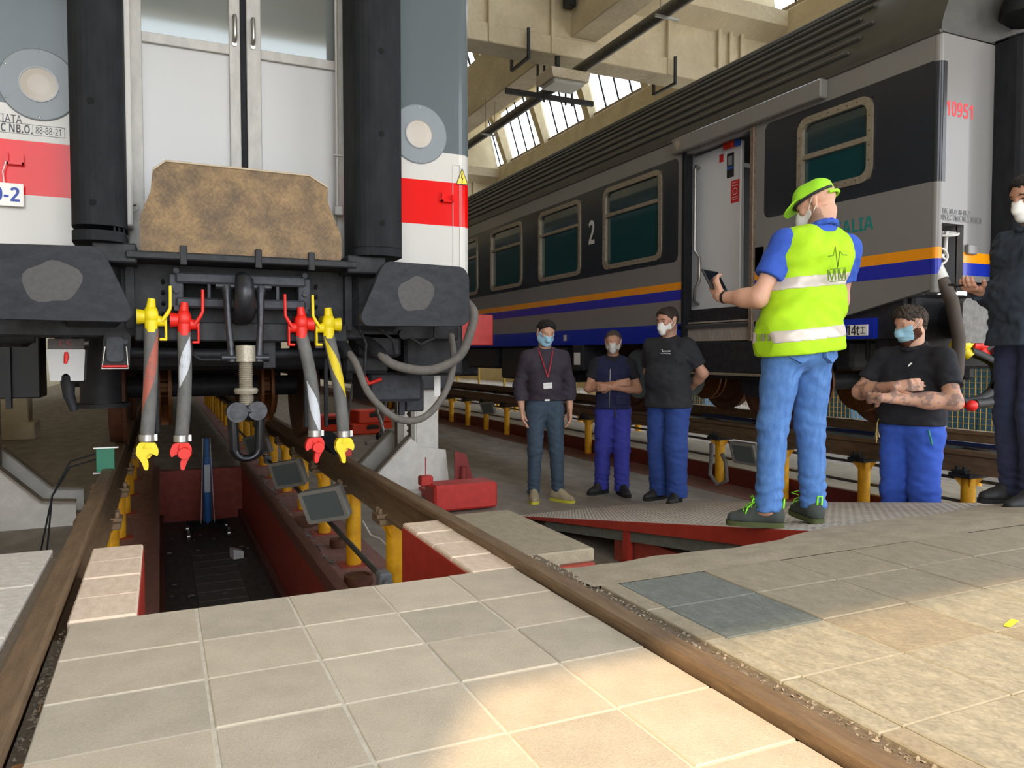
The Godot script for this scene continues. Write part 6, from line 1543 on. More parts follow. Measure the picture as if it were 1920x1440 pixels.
func face_prims(B: Blob, X: Transform3D, g := 1.0) -> void:
	var f := func(a: Vector3) -> Vector3: return X * a
	B.add(f.call(Vector3(0, 0.032, -0.03)), f.call(Vector3(0, 0.03, 0.02)), 0.079, 0.074)
	B.add(f.call(Vector3(0, 0.02, 0.03)), f.call(Vector3(0, -0.07, 0.042)), 0.06 * g, 0.042 * g)
	for s in [-1.0, 1.0]: B.add(f.call(Vector3(s * 0.045, -0.05, 0.0)), f.call(Vector3(s * 0.012, -0.088, 0.055)), 0.036 * g, 0.026 * g)

func person_skin(key: String) -> StandardMaterial3D:
	var m := mat("skin_" + key, Color.WHITE, 0.55)
	m.vertex_color_use_as_albedo = true
	m.subsurf_scatter_enabled = true; m.subsurf_scatter_strength = 0.08
	return m

# o: at, yaw, h, label, belly, loose, cell, arms {Lelb, Lwri, Relb, Rwri}, head {yaw, pitch, roll}, colours and switches
func person(o: Dictionary) -> Dictionary:
	var s: float = o.h / 1.78
	var t := thing("person", o.label, "person", o.at, o.yaw)
	var g: float = o.get("belly", 1.0)
	var cell: float = o.get("cell", 0.011)
	var lean: Vector3 = o.get("lean", Vector3.ZERO)
	var up := func(v: Vector3) -> Vector3: return (v + lean * clampf((v.y - 0.9) / 0.6, 0.0, 1.4)) * s
	var foot: Array = o.get("feet", [Vector3(0.11, 0, 0.0), Vector3(-0.11, 0, 0.0)])
	var toe: Array = o.get("toes", [0.25, -0.25])
	var fy: Array = o.get("foot_y", [0.0, 0.0])
	var hip := [Vector3(0.09, 0.92, 0) * s, Vector3(-0.09, 0.92, 0) * s]
	var ank := []
	var kn := []
	for i in 2:
		ank.append(foot[i] * s + Vector3(0, 0.09 * s + fy[i], -0.02))
		kn.append((hip[i] + ank[i]) * 0.5 + Vector3(0, 0.0, 0.025 + o.get("knee", 0.0)))
	var sho := [up.call(Vector3(0.18 * o.get("wide", 1.0), 1.415, 0)), up.call(Vector3(-0.18 * o.get("wide", 1.0), 1.415, 0))]
	var elb := [up.call(o.Lelb), up.call(o.Relb)]
	var wri := [up.call(o.Lwri), up.call(o.Rwri)]
	var neck: Vector3 = up.call(Vector3(0, 1.5, -0.01))
	var hb := Basis(Vector3.UP, o.get("head_yaw", 0.0)) * Basis(Vector3.RIGHT, o.get("head_pitch", 0.0)) * Basis(Vector3.BACK, o.get("head_roll", 0.0))
	var hc: Vector3 = up.call(Vector3(0, 1.655, 0.0)) + hb * Vector3(0, 0.0, 0.02) + o.get("head_shift", Vector3.ZERO)
	var X := Transform3D(hb * Basis.from_scale(Vector3.ONE * s * 1.02), hc)
	# skin: one continuous figure
	var skin: Color = o.get("skin", rgb("c08f74"))
	var base := skin.srgb_to_linear()
	var nz := FastNoiseLite.new(); nz.frequency = 9.0; nz.seed = 5; nz.fractal_octaves = 2
	var tn := FastNoiseLite.new(); tn.frequency = 16.0; tn.seed = 11; tn.fractal_octaves = 3
	var tat: bool = o.get("tattoo", false)
	var stubble: float = o.get("stubble", 0.0)
	var tint := func(p: Vector3) -> Color:
		var c: Color = base * (1.0 + 0.10 * nz.get_noise_3dv(p))
		c.r *= 1.0 + 0.05 * nz.get_noise_3dv(p * 2.0 + Vector3.ONE)
		if tat and p.y < 1.36 * s and p.y > 1.0 and tn.get_noise_3dv(p) > 0.07: c = c.lerp(Color(0.10, 0.10, 0.12), 0.55)
		if stubble > 0.0:
			var q: Vector3 = X.affine_inverse() * p
			if q.y < -0.035 and q.y > -0.13 and q.z > -0.02: c = c.lerp(Color(0.06, 0.05, 0.05), stubble)
			elif q.y > 0.03 and p.y > 1.5 * s and o.get("shaved", false) and q.z < 0.05: c = c.lerp(Color(0.10, 0.08, 0.07), stubble * 0.4)
		c.a = 1.0
		return c
	var body := mb()
	var ar: float = o.get("arm", 1.0)
	var B := Blob.new(); B.k = 0.04
	for i in 2:
		B.add(sho[i], elb[i], 0.05 * s * ar, 0.043 * s * ar); B.add(elb[i], elb[i].lerp(wri[i], 0.35), 0.043 * s * ar, 0.043 * s * ar); B.add(elb[i].lerp(wri[i], 0.3), wri[i], 0.043 * s * ar, 0.028 * s * lerpf(1, ar, 0.5))
		B.add(hip[i], kn[i], 0.075 * s, 0.05 * s); B.add(kn[i], ank[i], 0.05 * s, 0.038 * s); B.add(ank[i], ank[i] + Vector3(sin(toe[i]), -0.35, cos(toe[i])) * 0.08, 0.03 * s, 0.02 * s)
	B.add(up.call(Vector3(-0.09, 1.32, 0)), up.call(Vector3(0.09, 1.32, 0)), 0.1 * s); B.add(up.call(Vector3(0, 1.2, 0)), Vector3(0, 0.96, 0) * s, 0.1 * s, 0.088 * s)
	B.add(sho[0] - Vector3(0.03, 0.03, 0), sho[1] + Vector3(0.03, -0.03, 0), 0.042 * s); B.add(neck, X * Vector3(0, -0.03, -0.025), 0.062 * s, 0.056 * s)
	B.cut(X * Vector3(0, -0.03, 0), hb.y)
	B.mesh_into(body, cell * 1.25, tint)
	var Hd := Blob.new(); Hd.k = 0.018
	var fg: float = o.get("jowl", 1.0)
	face_prims(Hd, X, fg)
	Hd.add(X * Vector3(0, 0.008, 0.09), X * Vector3(0, -0.03, 0.104), 0.009, 0.0135)
	Hd.add(X * Vector3(-0.034, 0.03, 0.074), X * Vector3(0.034, 0.03, 0.074), 0.0135)
	Hd.add(X * Vector3(-0.02, -0.062, 0.086), X * Vector3(0.02, -0.062, 0.086), 0.009); Hd.add(X * Vector3(-0.04, -0.012, 0.068), X * Vector3(0.04, -0.012, 0.068), 0.017)
	for e in [-1.0, 1.0]:
		Hd.add(X * Vector3(e * 0.08, 0.012, -0.012), X * Vector3(e * 0.077, -0.022, -0.006), 0.021, 0.013, (hb * Vector3(1, 0, 0.35)).normalized(), 2.2)
	Hd.add(X * Vector3(0, -0.05, -0.025), neck, 0.055 * s, 0.064 * s)
	Hd.mesh_into(body, 0.0058, tint)
	var handed: Array = o.get("hands", [[0.5, Vector3(-1, 0, 0), 1.0], [0.5, Vector3(1, 0, 0), -1.0]])
	for i in 2:
		if handed[i] == null: continue
		var Hn := Blob.new(); Hn.k = 0.01
		var dirh: Vector3 = (wri[i] - elb[i]).normalized() if handed[i].size() < 4 else handed[i][3]
		Hn.add(wri[i] - (wri[i] - elb[i]).normalized() * 0.05, wri[i] + dirh * 0.012, 0.028 * s, 0.024 * s)
		hand(Hn, wri[i] + dirh * 0.008, dirh, handed[i][1], handed[i][0], handed[i][2], 1.0, s * 1.04)
		Hn.mesh_into(body, 0.0046, tint)
	put("body", body, person_skin(o.key), t)
	# eyes and brows
	var ey := mb()
	for e in [-1.0, 1.0]:
		ey.t = X; ey.ball(Vector3(e * 0.031, 0.006, 0.0805), Vector3(0.0125, 0.005, 0.008), 10)
	put("eyes", ey, mat("eye_dark", rgb("2a1f1a"), 0.3), t)
	ey = mb(); ey.t = X
	for e in [-1.0, 1.0]:
		ey.tube([Vector3(e * 0.015, 0.024, 0.0895), Vector3(e * 0.033, 0.03, 0.088), Vector3(e * 0.052, 0.024, 0.078)], [0.004, 0.0048, 0.003], 6)
	put("eyebrows", ey, mat("hair_" + o.key, o.get("hair", rgb("1c1815")), 0.8), t)
	# hair
	if o.get("hair_on", true):
		var hh := mb()
		var C := Blob.new(); C.k = 0.02; C.ragged = 0.016; C.fold = o.get("hair_fold", 0.008); C.fold_scale = Vector3.ONE * o.get("hair_scale", 45.0)
		C.add(X * Vector3(0, 0.036, -0.032), X * Vector3(0, 0.036 + o.get("hair_top", 0.008), 0.022), 0.0855 * s, 0.081 * s)
		C.add(X * Vector3(0, 0.0, -0.05), X * Vector3(0, -0.04, -0.045), 0.062 * s, 0.05 * s)
		C.cut(X * Vector3(0, 0.05, o.get("hairline", 0.058)), hb * Vector3(0, -0.62, 0.78)); C.cut(X * Vector3(0, -0.062, 0), hb * Vector3(0, -1, 0)); C.cut(X * Vector3(0, 0.0, 0.012), hb * Vector3(0, -0.75, 0.66))
		C.mesh_into(hh, 0.006)
		put("hair", hh, mat("hair_" + o.key, o.get("hair", rgb("1c1815")), 0.8), t)
	if o.has("beard"):
		var hh := mb()
		var C := Blob.new(); C.k = 0.02; C.fold = 0.006; C.fold_scale = Vector3.ONE * 60.0; C.grow = 0.008; C.ragged = 0.012
		face_prims(C, X, fg)
		C.add(X * Vector3(0, -0.08, 0.05), X * Vector3(0, -0.13, 0.055), 0.036, 0.022)
		C.cut(X * Vector3(0, -0.03, 0.0), hb * Vector3(0, 1, 0.1)); C.cut(X * Vector3(0, 0, -0.008), hb * Vector3(0, 0, -1))
		C.mesh_into(hh, 0.006)
		put("beard", hh, mat("beard_" + o.key, o.beard, 0.85), t)
	# mask
	if o.has("mask"):
		var mm := mb()
		var C := Blob.new(); C.k = 0.02
		if o.mask == "surgical":
			C.grow = 0.016 if o.has("beard") else 0.011; C.fold = 0.003; C.fold_scale = Vector3(8, 90, 8)
			face_prims(C, X, fg); C.add(X * Vector3(0, 0.008, 0.088), X * Vector3(0, -0.045, 0.1), 0.008, 0.016)
			C.cut(X * Vector3(0, -0.004, 0.08), hb * Vector3(0, 1, 0.25)); C.cut(X * Vector3(0, -0.1 if o.has("beard") else -0.115, 0.08), hb * Vector3(0, -1, -0.1)); C.cut(X * Vector3(0, 0, 0.045 if o.has("beard") else 0.02), hb * Vector3(0, 0, -1))
		else:
			C.add(X * Vector3(0, -0.045, 0.03), X * Vector3(0, -0.042, 0.098), 0.07, 0.026); C.add(X * Vector3(0, -0.005, 0.085), X * Vector3(0, -0.085, 0.085), 0.032, 0.034); C.add(X * Vector3(0, -0.04, 0.11), X * Vector3(0, -0.05, 0.117), 0.013)
			C.cut(X * Vector3(0, 0, 0.03), hb * Vector3(0, 0.12, -1)); C.cut(X * Vector3(0, -0.002, 0.1), hb * Vector3(0, 1, 0.4))
		C.mesh_into(mm, 0.005)
		put("face_mask", mm, mat("mask_" + o.mask, rgb("9ccbe0") if o.mask == "surgical" else rgb("e4e3de"), 0.8), t)
		mm = mb(); mm.t = X
		for e in [-1.0, 1.0]:
			mm.tube([Vector3(e * 0.066, -0.03, 0.04), Vector3(e * 0.082, 0.0, 0.01), Vector3(e * 0.088, 0.022, -0.012)], 0.0022, 5); mm.tube([Vector3(e * 0.058, -0.075, 0.04), Vector3(e * 0.078, -0.04, 0.008), Vector3(e * 0.086, -0.02, -0.016)], 0.0022, 5)
		put("ear_loop", mm, mat("mask_strap", rgb("e2e2dd"), 0.7), t)
	# trousers
	var loose: float = o.get("loose", 0.0)
	var T := Blob.new(); T.k = 0.03; T.fold = o.get("fold", 0.006) * 0.75; T.fold_scale = Vector3(6, 10, 6)
	var wy: float = o.get("waist", 1.02) * s
	T.add(Vector3(0.05, 0.98, 0.0) * s, Vector3(-0.05, 0.98, 0.0) * s, 0.122 * s * lerpf(1, g, 0.6), -1, Vector3.BACK, 1.12)
	T.add(Vector3(0.06, 0.9, -0.015) * s, Vector3(-0.06, 0.9, -0.015) * s, 0.118 * s * lerpf(1, g, 0.35))
	for i in 2:
		T.add(hip[i] + Vector3(0, -0.02, 0), kn[i], (0.098 + loose * 0.5) * s * lerpf(1, g, 0.3), (0.068 + loose) * s); T.add(kn[i], ank[i] + Vector3(0, -0.045 + o.get("cuff", 0.0), 0), (0.068 + loose) * s, (0.056 + loose) * s, Vector3.ZERO, 1.0, true)
	T.cut(Vector3(0, wy, 0), Vector3(0, 1, 0))
	for i in 2:
		T.creases.append([kn[i], 0.13, 0.0045, 95.0, 0.35 - 0.7 * i]); T.creases.append([ank[i] + Vector3(0, 0.06, 0), 0.12, 0.0065, 120.0, 0.25]); T.creases.append([hip[i] + Vector3(0, -0.1, 0.0), 0.13, 0.005, 75.0, 0.8 - 1.6 * i])
	var tm := mb(); T.mesh_into(tm, cell); put("trousers", tm, o.trousers, t)
	# shoes
	for i in 2:
		var sh := mb(ank[i] - Vector3(0, 0.09 * s, -0.02), Vector3(0, toe[i], 0))
		var S := Blob.new(); S.k = 0.025
		S.add(Vector3(0, 0.045, -0.055), Vector3(0, 0.04, 0.1), 0.042, 0.044); S.add(Vector3(0.0, 0.035, 0.1), Vector3(0, 0.033, 0.155), 0.045, 0.036); S.add(Vector3(0, 0.075, -0.045), Vector3(0, 0.065, 0.06), 0.044, 0.034); S.add(Vector3(0, 0.13, -0.03), Vector3(0, 0.075, -0.03), 0.047, 0.048); S.add(Vector3(0, 0.115, 0.0), Vector3(0, 0.085, 0.05), 0.035, 0.034)
		S.cut(Vector3(0, 0.026, 0), Vector3(0, -1, 0)); S.cut(Vector3(0, 0.128, 0), Vector3(0, 1, -0.15))
		S.mesh_into(sh, 0.008)
		var so := put("shoe", sh, o.shoe, t)
		sh = mb(ank[i] - Vector3(0, 0.09 * s, -0.02), Vector3(0, toe[i], 0)); var op := []
		op = [Vector2(0.034, 0.095), Vector2(0.042, 0.04), Vector2(0.052, -0.06), Vector2(0.05, -0.14), Vector2(0.03, -0.196), Vector2(-0.03, -0.196), Vector2(-0.05, -0.14), Vector2(-0.052, -0.06), Vector2(-0.042, 0.04), Vector2(-0.034, 0.095)]
		sh.t = sh.t * Transform3D(Basis(Vector3.RIGHT, -PI / 2), Vector3.ZERO)
		sh.prism(soften(op, 0.03, 4), 0.0, 0.026); put("sole", sh, o.sole, so)
		if o.has("laces"):
			sh = mb(ank[i] - Vector3(0, 0.09 * s, -0.02), Vector3(0, toe[i], 0))
			for k in 4: sh.tube([Vector3(-0.03, 0.108 - k * 0.009, 0.045 + k * 0.02), Vector3(0, 0.124 - k * 0.011, 0.052 + k * 0.02), Vector3(0.03, 0.108 - k * 0.009, 0.048 + k * 0.02)], 0.0035, 5)
			for e in [-1.0, 1.0]: sh.tube([Vector3(0, 0.126, 0.05), Vector3(e * 0.04, 0.15, 0.06), Vector3(e * 0.075, 0.14, 0.07), Vector3(e * 0.04, 0.128, 0.055)], 0.0035, 5); sh.tube([Vector3(0, 0.126, 0.05), Vector3(e * 0.045, 0.1, 0.09), Vector3(e * 0.05, 0.07, 0.1)], 0.0035, 5)
			var lc := put("laces", sh, o.laces, so); lc.set_meta("kind", "stuff")
			sh = mb(ank[i] - Vector3(0, 0.09 * s, -0.02), Vector3(0, toe[i], 0)); sh.tube([Vector3(-0.012, 0.1, -0.088), Vector3(-0.012, 0.145, -0.092), Vector3(0.012, 0.145, -0.092), Vector3(0.012, 0.1, -0.088)], 0.005, 6)
			put("heel_tab", sh, o.laces, so)
	# upper garment
	var S2 := Blob.new(); S2.k = 0.045; S2.fold = o.get("fold_top", 0.005); S2.fold_scale = o.get("fold_top_scale", Vector3(9, 9, 9))
	var sl: float = o.get("sleeve", 1.0)
	var hem: float = o.get("hem", 0.98) * s
	var tl: float = o.get("top_loose", 0.0)
	S2.add(up.call(Vector3(-0.085, 1.32, 0.0)), up.call(Vector3(0.085, 1.32, 0.0)), (0.122 + tl) * s * lerpf(1, g, 0.4), -1, Vector3.BACK, 1.08); S2.add(up.call(Vector3(0.03, 1.12, 0.02 * g)), up.call(Vector3(-0.03, 1.12, 0.02 * g)), (0.142 + tl) * s * g, -1, Vector3.BACK, 1.08)
	S2.add(Vector3(0.055, 0.98, 0) * s, Vector3(-0.055, 0.98, 0) * s, (0.132 + tl) * s * lerpf(1, g, 0.75), -1, Vector3.BACK, 1.1)
	if hem < 0.93 * s: S2.add(Vector3(0.06, hem / s, 0) * s, Vector3(-0.06, hem / s, 0) * s, (0.142 + tl) * s * lerpf(1, g, 0.5))
	S2.add(sho[0] + Vector3(-0.03, -0.035, -0.005), sho[1] + Vector3(0.03, -0.035, -0.005), (0.058 + tl * 0.5) * s); S2.add(neck + Vector3(0, -0.03, 0), (sho[0] + sho[1]) * 0.5 + Vector3(0, 0.035, -0.005), 0.075 * s, 0.072 * s)
	S2.add(up.call(Vector3(0.035, 1.475, -0.01)), sho[0] + Vector3(-0.02, -0.005, 0), 0.052 * s, 0.056 * s); S2.add(up.call(Vector3(-0.035, 1.475, -0.01)), sho[1] + Vector3(0.02, -0.005, 0), 0.052 * s, 0.056 * s)
	for i in 2:
		if sl >= 0.99:
			S2.add(sho[i], elb[i], (0.064 + tl * 0.6) * s, (0.054 + tl * 0.6) * s); S2.add(elb[i], elb[i].lerp(wri[i], 0.4), (0.056 + tl * 0.6) * s, (0.055 + tl * 0.6) * s); S2.add(elb[i].lerp(wri[i], 0.35), wri[i] - (wri[i] - elb[i]).normalized() * 0.015, (0.055 + tl * 0.6) * s, (0.04 + tl * 0.5) * s, Vector3.ZERO, 1.0, true)
		elif sl > 0.0: S2.add(sho[i], sho[i].lerp(elb[i], sl), (0.068 + tl) * s * ar, (0.066 + tl) * s * ar, Vector3.ZERO, 1.0, true)
	S2.creases.append([up.call(Vector3(0.1, 1.08, 0.0)), 0.17, 0.005, 70.0, 0.5]); S2.creases.append([up.call(Vector3(-0.1, 1.1, 0.0)), 0.17, 0.005, 62.0, -0.5])
	for i in 2: S2.creases.append([elb[i], 0.11, 0.005, 85.0, 0.6]); S2.creases.append([sho[i] + Vector3(0, -0.1, 0.0), 0.1, 0.0045, 80.0, 0.9 - 1.8 * i])
	S2.cut(Vector3(0, hem, 0), Vector3(0, -1, 0)); S2.cut(neck + Vector3(0, 0.015, 0.0), Vector3(0, 1, 0.35))
	var um := mb(); S2.mesh_into(um, cell); put(o.get("top_name", "shirt"), um, o.top, t)
	return {"node": t, "X": X, "hb": hb, "s": s, "sho": sho, "elb": elb, "wri": wri, "neck": neck, "up": up, "ank": ank, "kn": kn, "hip": hip, "cell": cell, "g": g}

func cloth(key: String, lo: String, hi: String, sc := Vector3.ONE * 3.0, rough := 0.85) -> StandardMaterial3D:
	return mat("cloth_" + key, Color.WHITE, rough, 0, grain("cloth_" + key, 6, 170, rgb(lo), rgb(hi), 0.45), sc)

func people() -> void:
	var dark_sole := mat("dark_sole", rgb("1b1b1c"), 0.8)
	var black_shoe := mat("black_shoe", rgb("242424"), 0.6)
	var white := mat("badge_white", rgb("e9e9e6"), 0.5)
	# 1: sweater, lanyard
	var a := person({"key": "a", "label": "man in a dark sweater with a red lanyard and a blue face mask", "at": Vector3(3.44, LOW, -6.74), "yaw": -0.32, "h": 1.79, "cell": 0.0105, "belly": 1.06,
		"Lelb": Vector3(0.25, 1.14, -0.03), "Lwri": Vector3(0.235, 0.9, 0.06), "Relb": Vector3(-0.25, 1.14, -0.03), "Rwri": Vector3(-0.235, 0.9, 0.06), "head_yaw": 0.18, "head_pitch": 0.3, "head_roll": -0.1, "mask": "surgical",
		"hair": rgb("14100e"), "hair_top": 0.02, "stubble": 0.5, "skin": rgb("c4967c"), "feet": [Vector3(0.13, 0, 0.02), Vector3(-0.11, 0, 0.0)], "toes": [0.75, -0.1],
		"trousers": cloth("denim_dark", "2c3a48", "46596a"), "shoe": cloth("suede", "8f8264", "b5a788"), "sole": mat("yellow_sole", rgb("c9c23c"), 0.7), "top": cloth("sweater", "2b242d", "403844", Vector3(3, 14, 3)), "top_name": "sweater", "hem": 0.99, "sleeve": 1.0, "hands": [[0.45, Vector3(-1, 0, 0.2), 1.0], [0.45, Vector3(1, 0, 0.2), -1.0]], "loose": 0.004, "fold": 0.006, "cuff": 0.03})
	var s: float = a.s
	var l := mb()
	var ch: Vector3 = a.up.call(Vector3(0.0, 1.2, 0.165))
	for e in [-1.0, 1.0]:
		var P := []
		for k in 8:
			var q := k / 7.0
			P.append(Vector3(e * 0.075 * (1 - q), 1.5 - 0.28 * q, 0.03 + 0.135 * sin(q * 1.5)) * s)
		l.tube(P, 0.006, 6)
	put("lanyard", l, mat("lanyard_red", rgb("b8283a"), 0.6), a.node)
	l = mb(ch + Vector3(0, -0.06, 0.01), Vector3(0.15, 0, 0.08)); l.box(Vector3.ZERO, Vector3(0.086, 0.058, 0.003), 0.001); l.bx(0.01, 0.036, -0.022, -0.006, 0.0015, 0.0025); put("badge", l, white, a.node)
	l = mb(Vector3(0, 1.0, 0.135) * s); l.box(Vector3.ZERO, Vector3(0.05, 0.018, 0.006), 0.002); put("belt_buckle", l, mats["bright_metal"], a.node)
	# 2: work vest, arms crossed
	var b := person({"key": "b", "label": "shorter man in a navy work vest with bare folded arms", "at": Vector3(4.26, LOW, -6.8), "yaw": -0.55, "h": 1.70, "cell": 0.0105, "belly": 1.02,
		"Lelb": Vector3(0.26, 1.14, 0.06), "Lwri": Vector3(-0.03, 1.17, 0.265), "Relb": Vector3(-0.26, 1.15, 0.05), "Rwri": Vector3(0.04, 1.21, 0.225), "head_yaw": -0.05, "head_pitch": 0.12, "mask": "ffp",
		"hair": rgb("4a4038"), "hair_fold": 0.004, "hair_top": 0.004, "stubble": 0.35, "skin": rgb("bd8d74"), "feet": [Vector3(0.1, 0, 0.06), Vector3(-0.12, 0, 0.0)], "toes": [0.35, -0.75],
		"trousers": cloth("royal", "2b2f86", "3d43a8"), "shoe": black_shoe, "sole": dark_sole, "top": cloth("tee", "15161d", "23242e"), "hem": 0.99, "sleeve": 0.62, "loose": 0.022, "fold": 0.011, "waist": 1.05,
		"hands": [[0.7, Vector3(0, 0.1, -1), 1.0, Vector3(-1, -0.05, -0.2)], [0.7, Vector3(0, 0, -1), -1.0, Vector3(1, 0.1, -0.15)]]})
	work_vest(b, cloth("vest_navy", "141838", "242a54"), 0.93)
	# 3: tall man, hands behind the back
	var c := person({"key": "c", "label": "tall man in a loose black T-shirt with his hands behind his back", "at": Vector3(4.36, -0.65, -5.98), "yaw": -1.18, "h": 1.84, "cell": 0.0105, "belly": 1.22,
		"Lelb": Vector3(0.29, 1.17, -0.1), "Lwri": Vector3(0.09, 1.02, -0.22), "Relb": Vector3(-0.28, 1.17, -0.1), "Rwri": Vector3(-0.06, 1.0, -0.22), "head_yaw": -0.25, "head_pitch": 0.25, "mask": "ffp",
		"hair": rgb("2a2019"), "hairline": 0.05, "hair_fold": 0.004, "hair_top": 0.004, "stubble": 0.4, "skin": rgb("c2937a"), "feet": [Vector3(0.12, 0, 0.05), Vector3(-0.11, 0, -0.02)], "toes": [0.2, -0.2], "wide": 1.05,
		"trousers": cloth("work_blue", "223a7c", "31539c"), "shoe": black_shoe, "sole": dark_sole, "top": cloth("tee_black", "1e2025", "303238"), "hem": 0.86, "sleeve": 0.72, "loose": 0.034, "fold": 0.014, "fold_top": 0.009, "top_loose": 0.012,
		"hands": [[0.6, Vector3(0, 0, 1), 1.0, Vector3(-1, -0.3, 0)], [0.6, Vector3(0, 0, 1), -1.0, Vector3(1, -0.1, 0)]]})
	var cp := mb(Vector3(0.075, 1.37, 0.172) * c.s, Vector3(0, 0.35, 0)); var sq := []
	for i in 15: sq.append(Vector3(-0.04 + i * 0.0057, 0.008 * sin(i * 1.9) + (0.012 if i < 2 else 0.0), 0.0))
	cp.tube(sq, 0.0028, 5); cp.tube([Vector3(-0.05, -0.018, 0), Vector3(0.045, -0.022, 0.0)], 0.0022, 5); put("chest_print", cp, white, c.node)
	# 4: hi-vis vest, seen from behind, reading a tablet
	var d := person({"key": "d", "label": "man seen from behind in a lime hi-vis vest, jeans and lime cap", "at": Vector3(3.015, -0.152, -3.015), "yaw": PI - 0.05, "h": 1.84, "cell": 0.0085, "belly": 1.1, "lean": Vector3(-0.15, 0, 0.03),
		"Lelb": Vector3(0.27, 1.14, 0.04), "Lwri": Vector3(0.33, 1.16, 0.27), "Relb": Vector3(-0.27, 1.14, 0.06), "Rwri": Vector3(-0.1, 1.12, 0.28), "head_yaw": 0.55, "head_pitch": 0.42, "head_shift": Vector3(0.01, -0.015, 0.02), "hair_on": false, "shaved": true, "stubble": 0.5, "skin": rgb("c99a82"),
		"feet": [Vector3(0.17, 0, 0.03), Vector3(-0.14, 0, 0.05)], "foot_y": [0.0, 0.0], "toes": [0.95, -0.25], "hair": rgb("3a2e26"), "mask": "ffp",
		"trousers": cloth("jeans", "2c5290", "6a96cc", Vector3(5, 1.5, 5)), "shoe": cloth("shoe_grey", "2f332f", "4c5149", Vector3.ONE * 9), "sole": mat("olive_sole", rgb("4a5026"), 0.7), "laces": mat("neon_lace", rgb("8ff02a"), 0.6), "cuff": 0.032,
		"top": cloth("polo_blue", "2745a0", "3560c4"), "top_name": "polo_shirt", "hem": 0.93, "sleeve": 0.62, "loose": 0.006, "fold": 0.009, "waist": 1.04, "wide": 1.12, "top_loose": 0.004,
		"hands": [[0.75, Vector3(-1, 0.1, 0.1), 1.0, Vector3(-0.05, 0.75, 0.65)], [0.5, Vector3(0, 1, 0), -1.0]]})
	hivis(d)
	# 5: bearded man, arms crossed
	var e := person({"key": "e", "label": "stout bearded man in a black polo shirt with tattooed folded arms", "at": Vector3(4.78, LOW, -3.72), "yaw": -1.38, "h": 1.79, "cell": 0.0085, "belly": 1.42, "wide": 1.12,
		"arm": 1.22, "Lelb": Vector3(0.33, 1.13, 0.12), "Lwri": Vector3(-0.02, 1.15, 0.37), "Relb": Vector3(-0.32, 1.17, 0.1), "Rwri": Vector3(0.05, 1.23, 0.315), "head_yaw": -0.5, "head_pitch": 0.26, "mask": "surgical", "jowl": 1.08,
		"hair": rgb("3a3026"), "hair_fold": 0.014, "hair_top": 0.024, "hairline": 0.075, "beard": rgb("5a3420"), "skin": rgb("cf9f86"), "tattoo": true,
		"trousers": cloth("cobalt", "2a4ba8", "3a63cc"), "shoe": black_shoe, "sole": dark_sole, "top": cloth("polo_black", "17181f", "272932"), "top_name": "polo_shirt", "hem": 0.955, "sleeve": 0.66, "loose": 0.03, "fold": 0.01, "waist": 1.03, "fold_top": 0.007,
		"hands": [[0.8, Vector3(0, 0.1, -1), 1.0, Vector3(-1, -0.05, -0.25)], [0.8, Vector3(0, 0, -1), -1.0, Vector3(1, 0.1, -0.25)]]})
	var k := mb(Vector3(0.18, 0.94, 0.13) * e.s, Vector3(0, 0.7, 0.1)); k.tube([Vector3(-0.01, 0, 0.03), Vector3(0.004, -0.1, 0.035)], 0.007, 6); put("pocket_zip", k, mat("zip_teal", rgb("0b7a6a"), 0.5), e.node)
	k = mb(Vector3(-0.16, 0.93, 0.16) * e.s)
	for q in 7: k.tube([Vector3(0, 0, 0), Vector3(sin(q * 2.1) * 0.02, -0.05 - 0.02 * (q % 4), cos(q * 1.7) * 0.015)], 0.005, 5)
	k.tube([Vector3(0, 0.06, -0.02), Vector3(0, 0.02, 0.0), Vector3(0, -0.02, 0)], 0.004, 5); put("key_bunch", k, mat("key_brass", rgb("a8955f"), 0.35, 0.7), e.node)
	collar(e, mats["cloth_polo_black"])
	k = mb(Vector3(0.085, 1.37, 0.205) * e.s, Vector3(0, 0.4, 0.5)); k.prism(PackedVector2Array([Vector2(-0.018, -0.008), Vector2(0.018, 0.002), Vector2(0.01, 0.012), Vector2(-0.008, 0.004)]), 0, 0.003); put("chest_emblem", k, white, e.node)
	# 6: man in a navy jacket at the right edge, phone in hand
	var f := person({"key": "f", "label": "man in a navy work jacket looking at a phone, at the right edge", "at": Vector3(4.335, -0.098, -2.65), "yaw": -1.9, "h": 1.83, "cell": 0.0085, "belly": 1.1,
		"Lelb": Vector3(0.29, 1.15, 0.1), "Lwri": Vector3(0.235, 0.95, -0.03), "Relb": Vector3(-0.28, 1.13, -0.05), "Rwri": Vector3(-0.14, 1.16, 0.2), "head_yaw": 0.05, "head_pitch": 0.32, "mask": "ffp",
		"hair": rgb("1d1917"), "hair_fold": 0.005, "hair_top": 0.006, "stubble": 0.45, "skin": rgb("c2917a"), "feet": [Vector3(0.11, 0, 0.04), Vector3(-0.1, 0, 0.0)], "toes": [0.1, -0.1],
		"trousers": cloth("navy", "222842", "343c5c"), "shoe": black_shoe, "sole": dark_sole, "top": cloth("jacket", "222b3a", "37424f"), "top_name": "jacket", "hem": 0.86, "sleeve": 1.0, "loose": 0.024, "fold": 0.011, "fold_top": 0.013, "fold_top_scale": Vector3(11, 15, 11), "top_loose": 0.022,
		"hands": [[0.5, Vector3(-1, 0, 0), 1.0], [0.6, Vector3(0, 1, 0.0), -1.0]]})
	collar(f, mats["cloth_jacket"])
	var ph := thing("mobile_phone", "black mobile phone in the hand of the man in the navy jacket", "phone")
	var hp: Vector3 = f.node.transform * (f.wri[1] + Vector3(0.02, 0.035, 0.1))
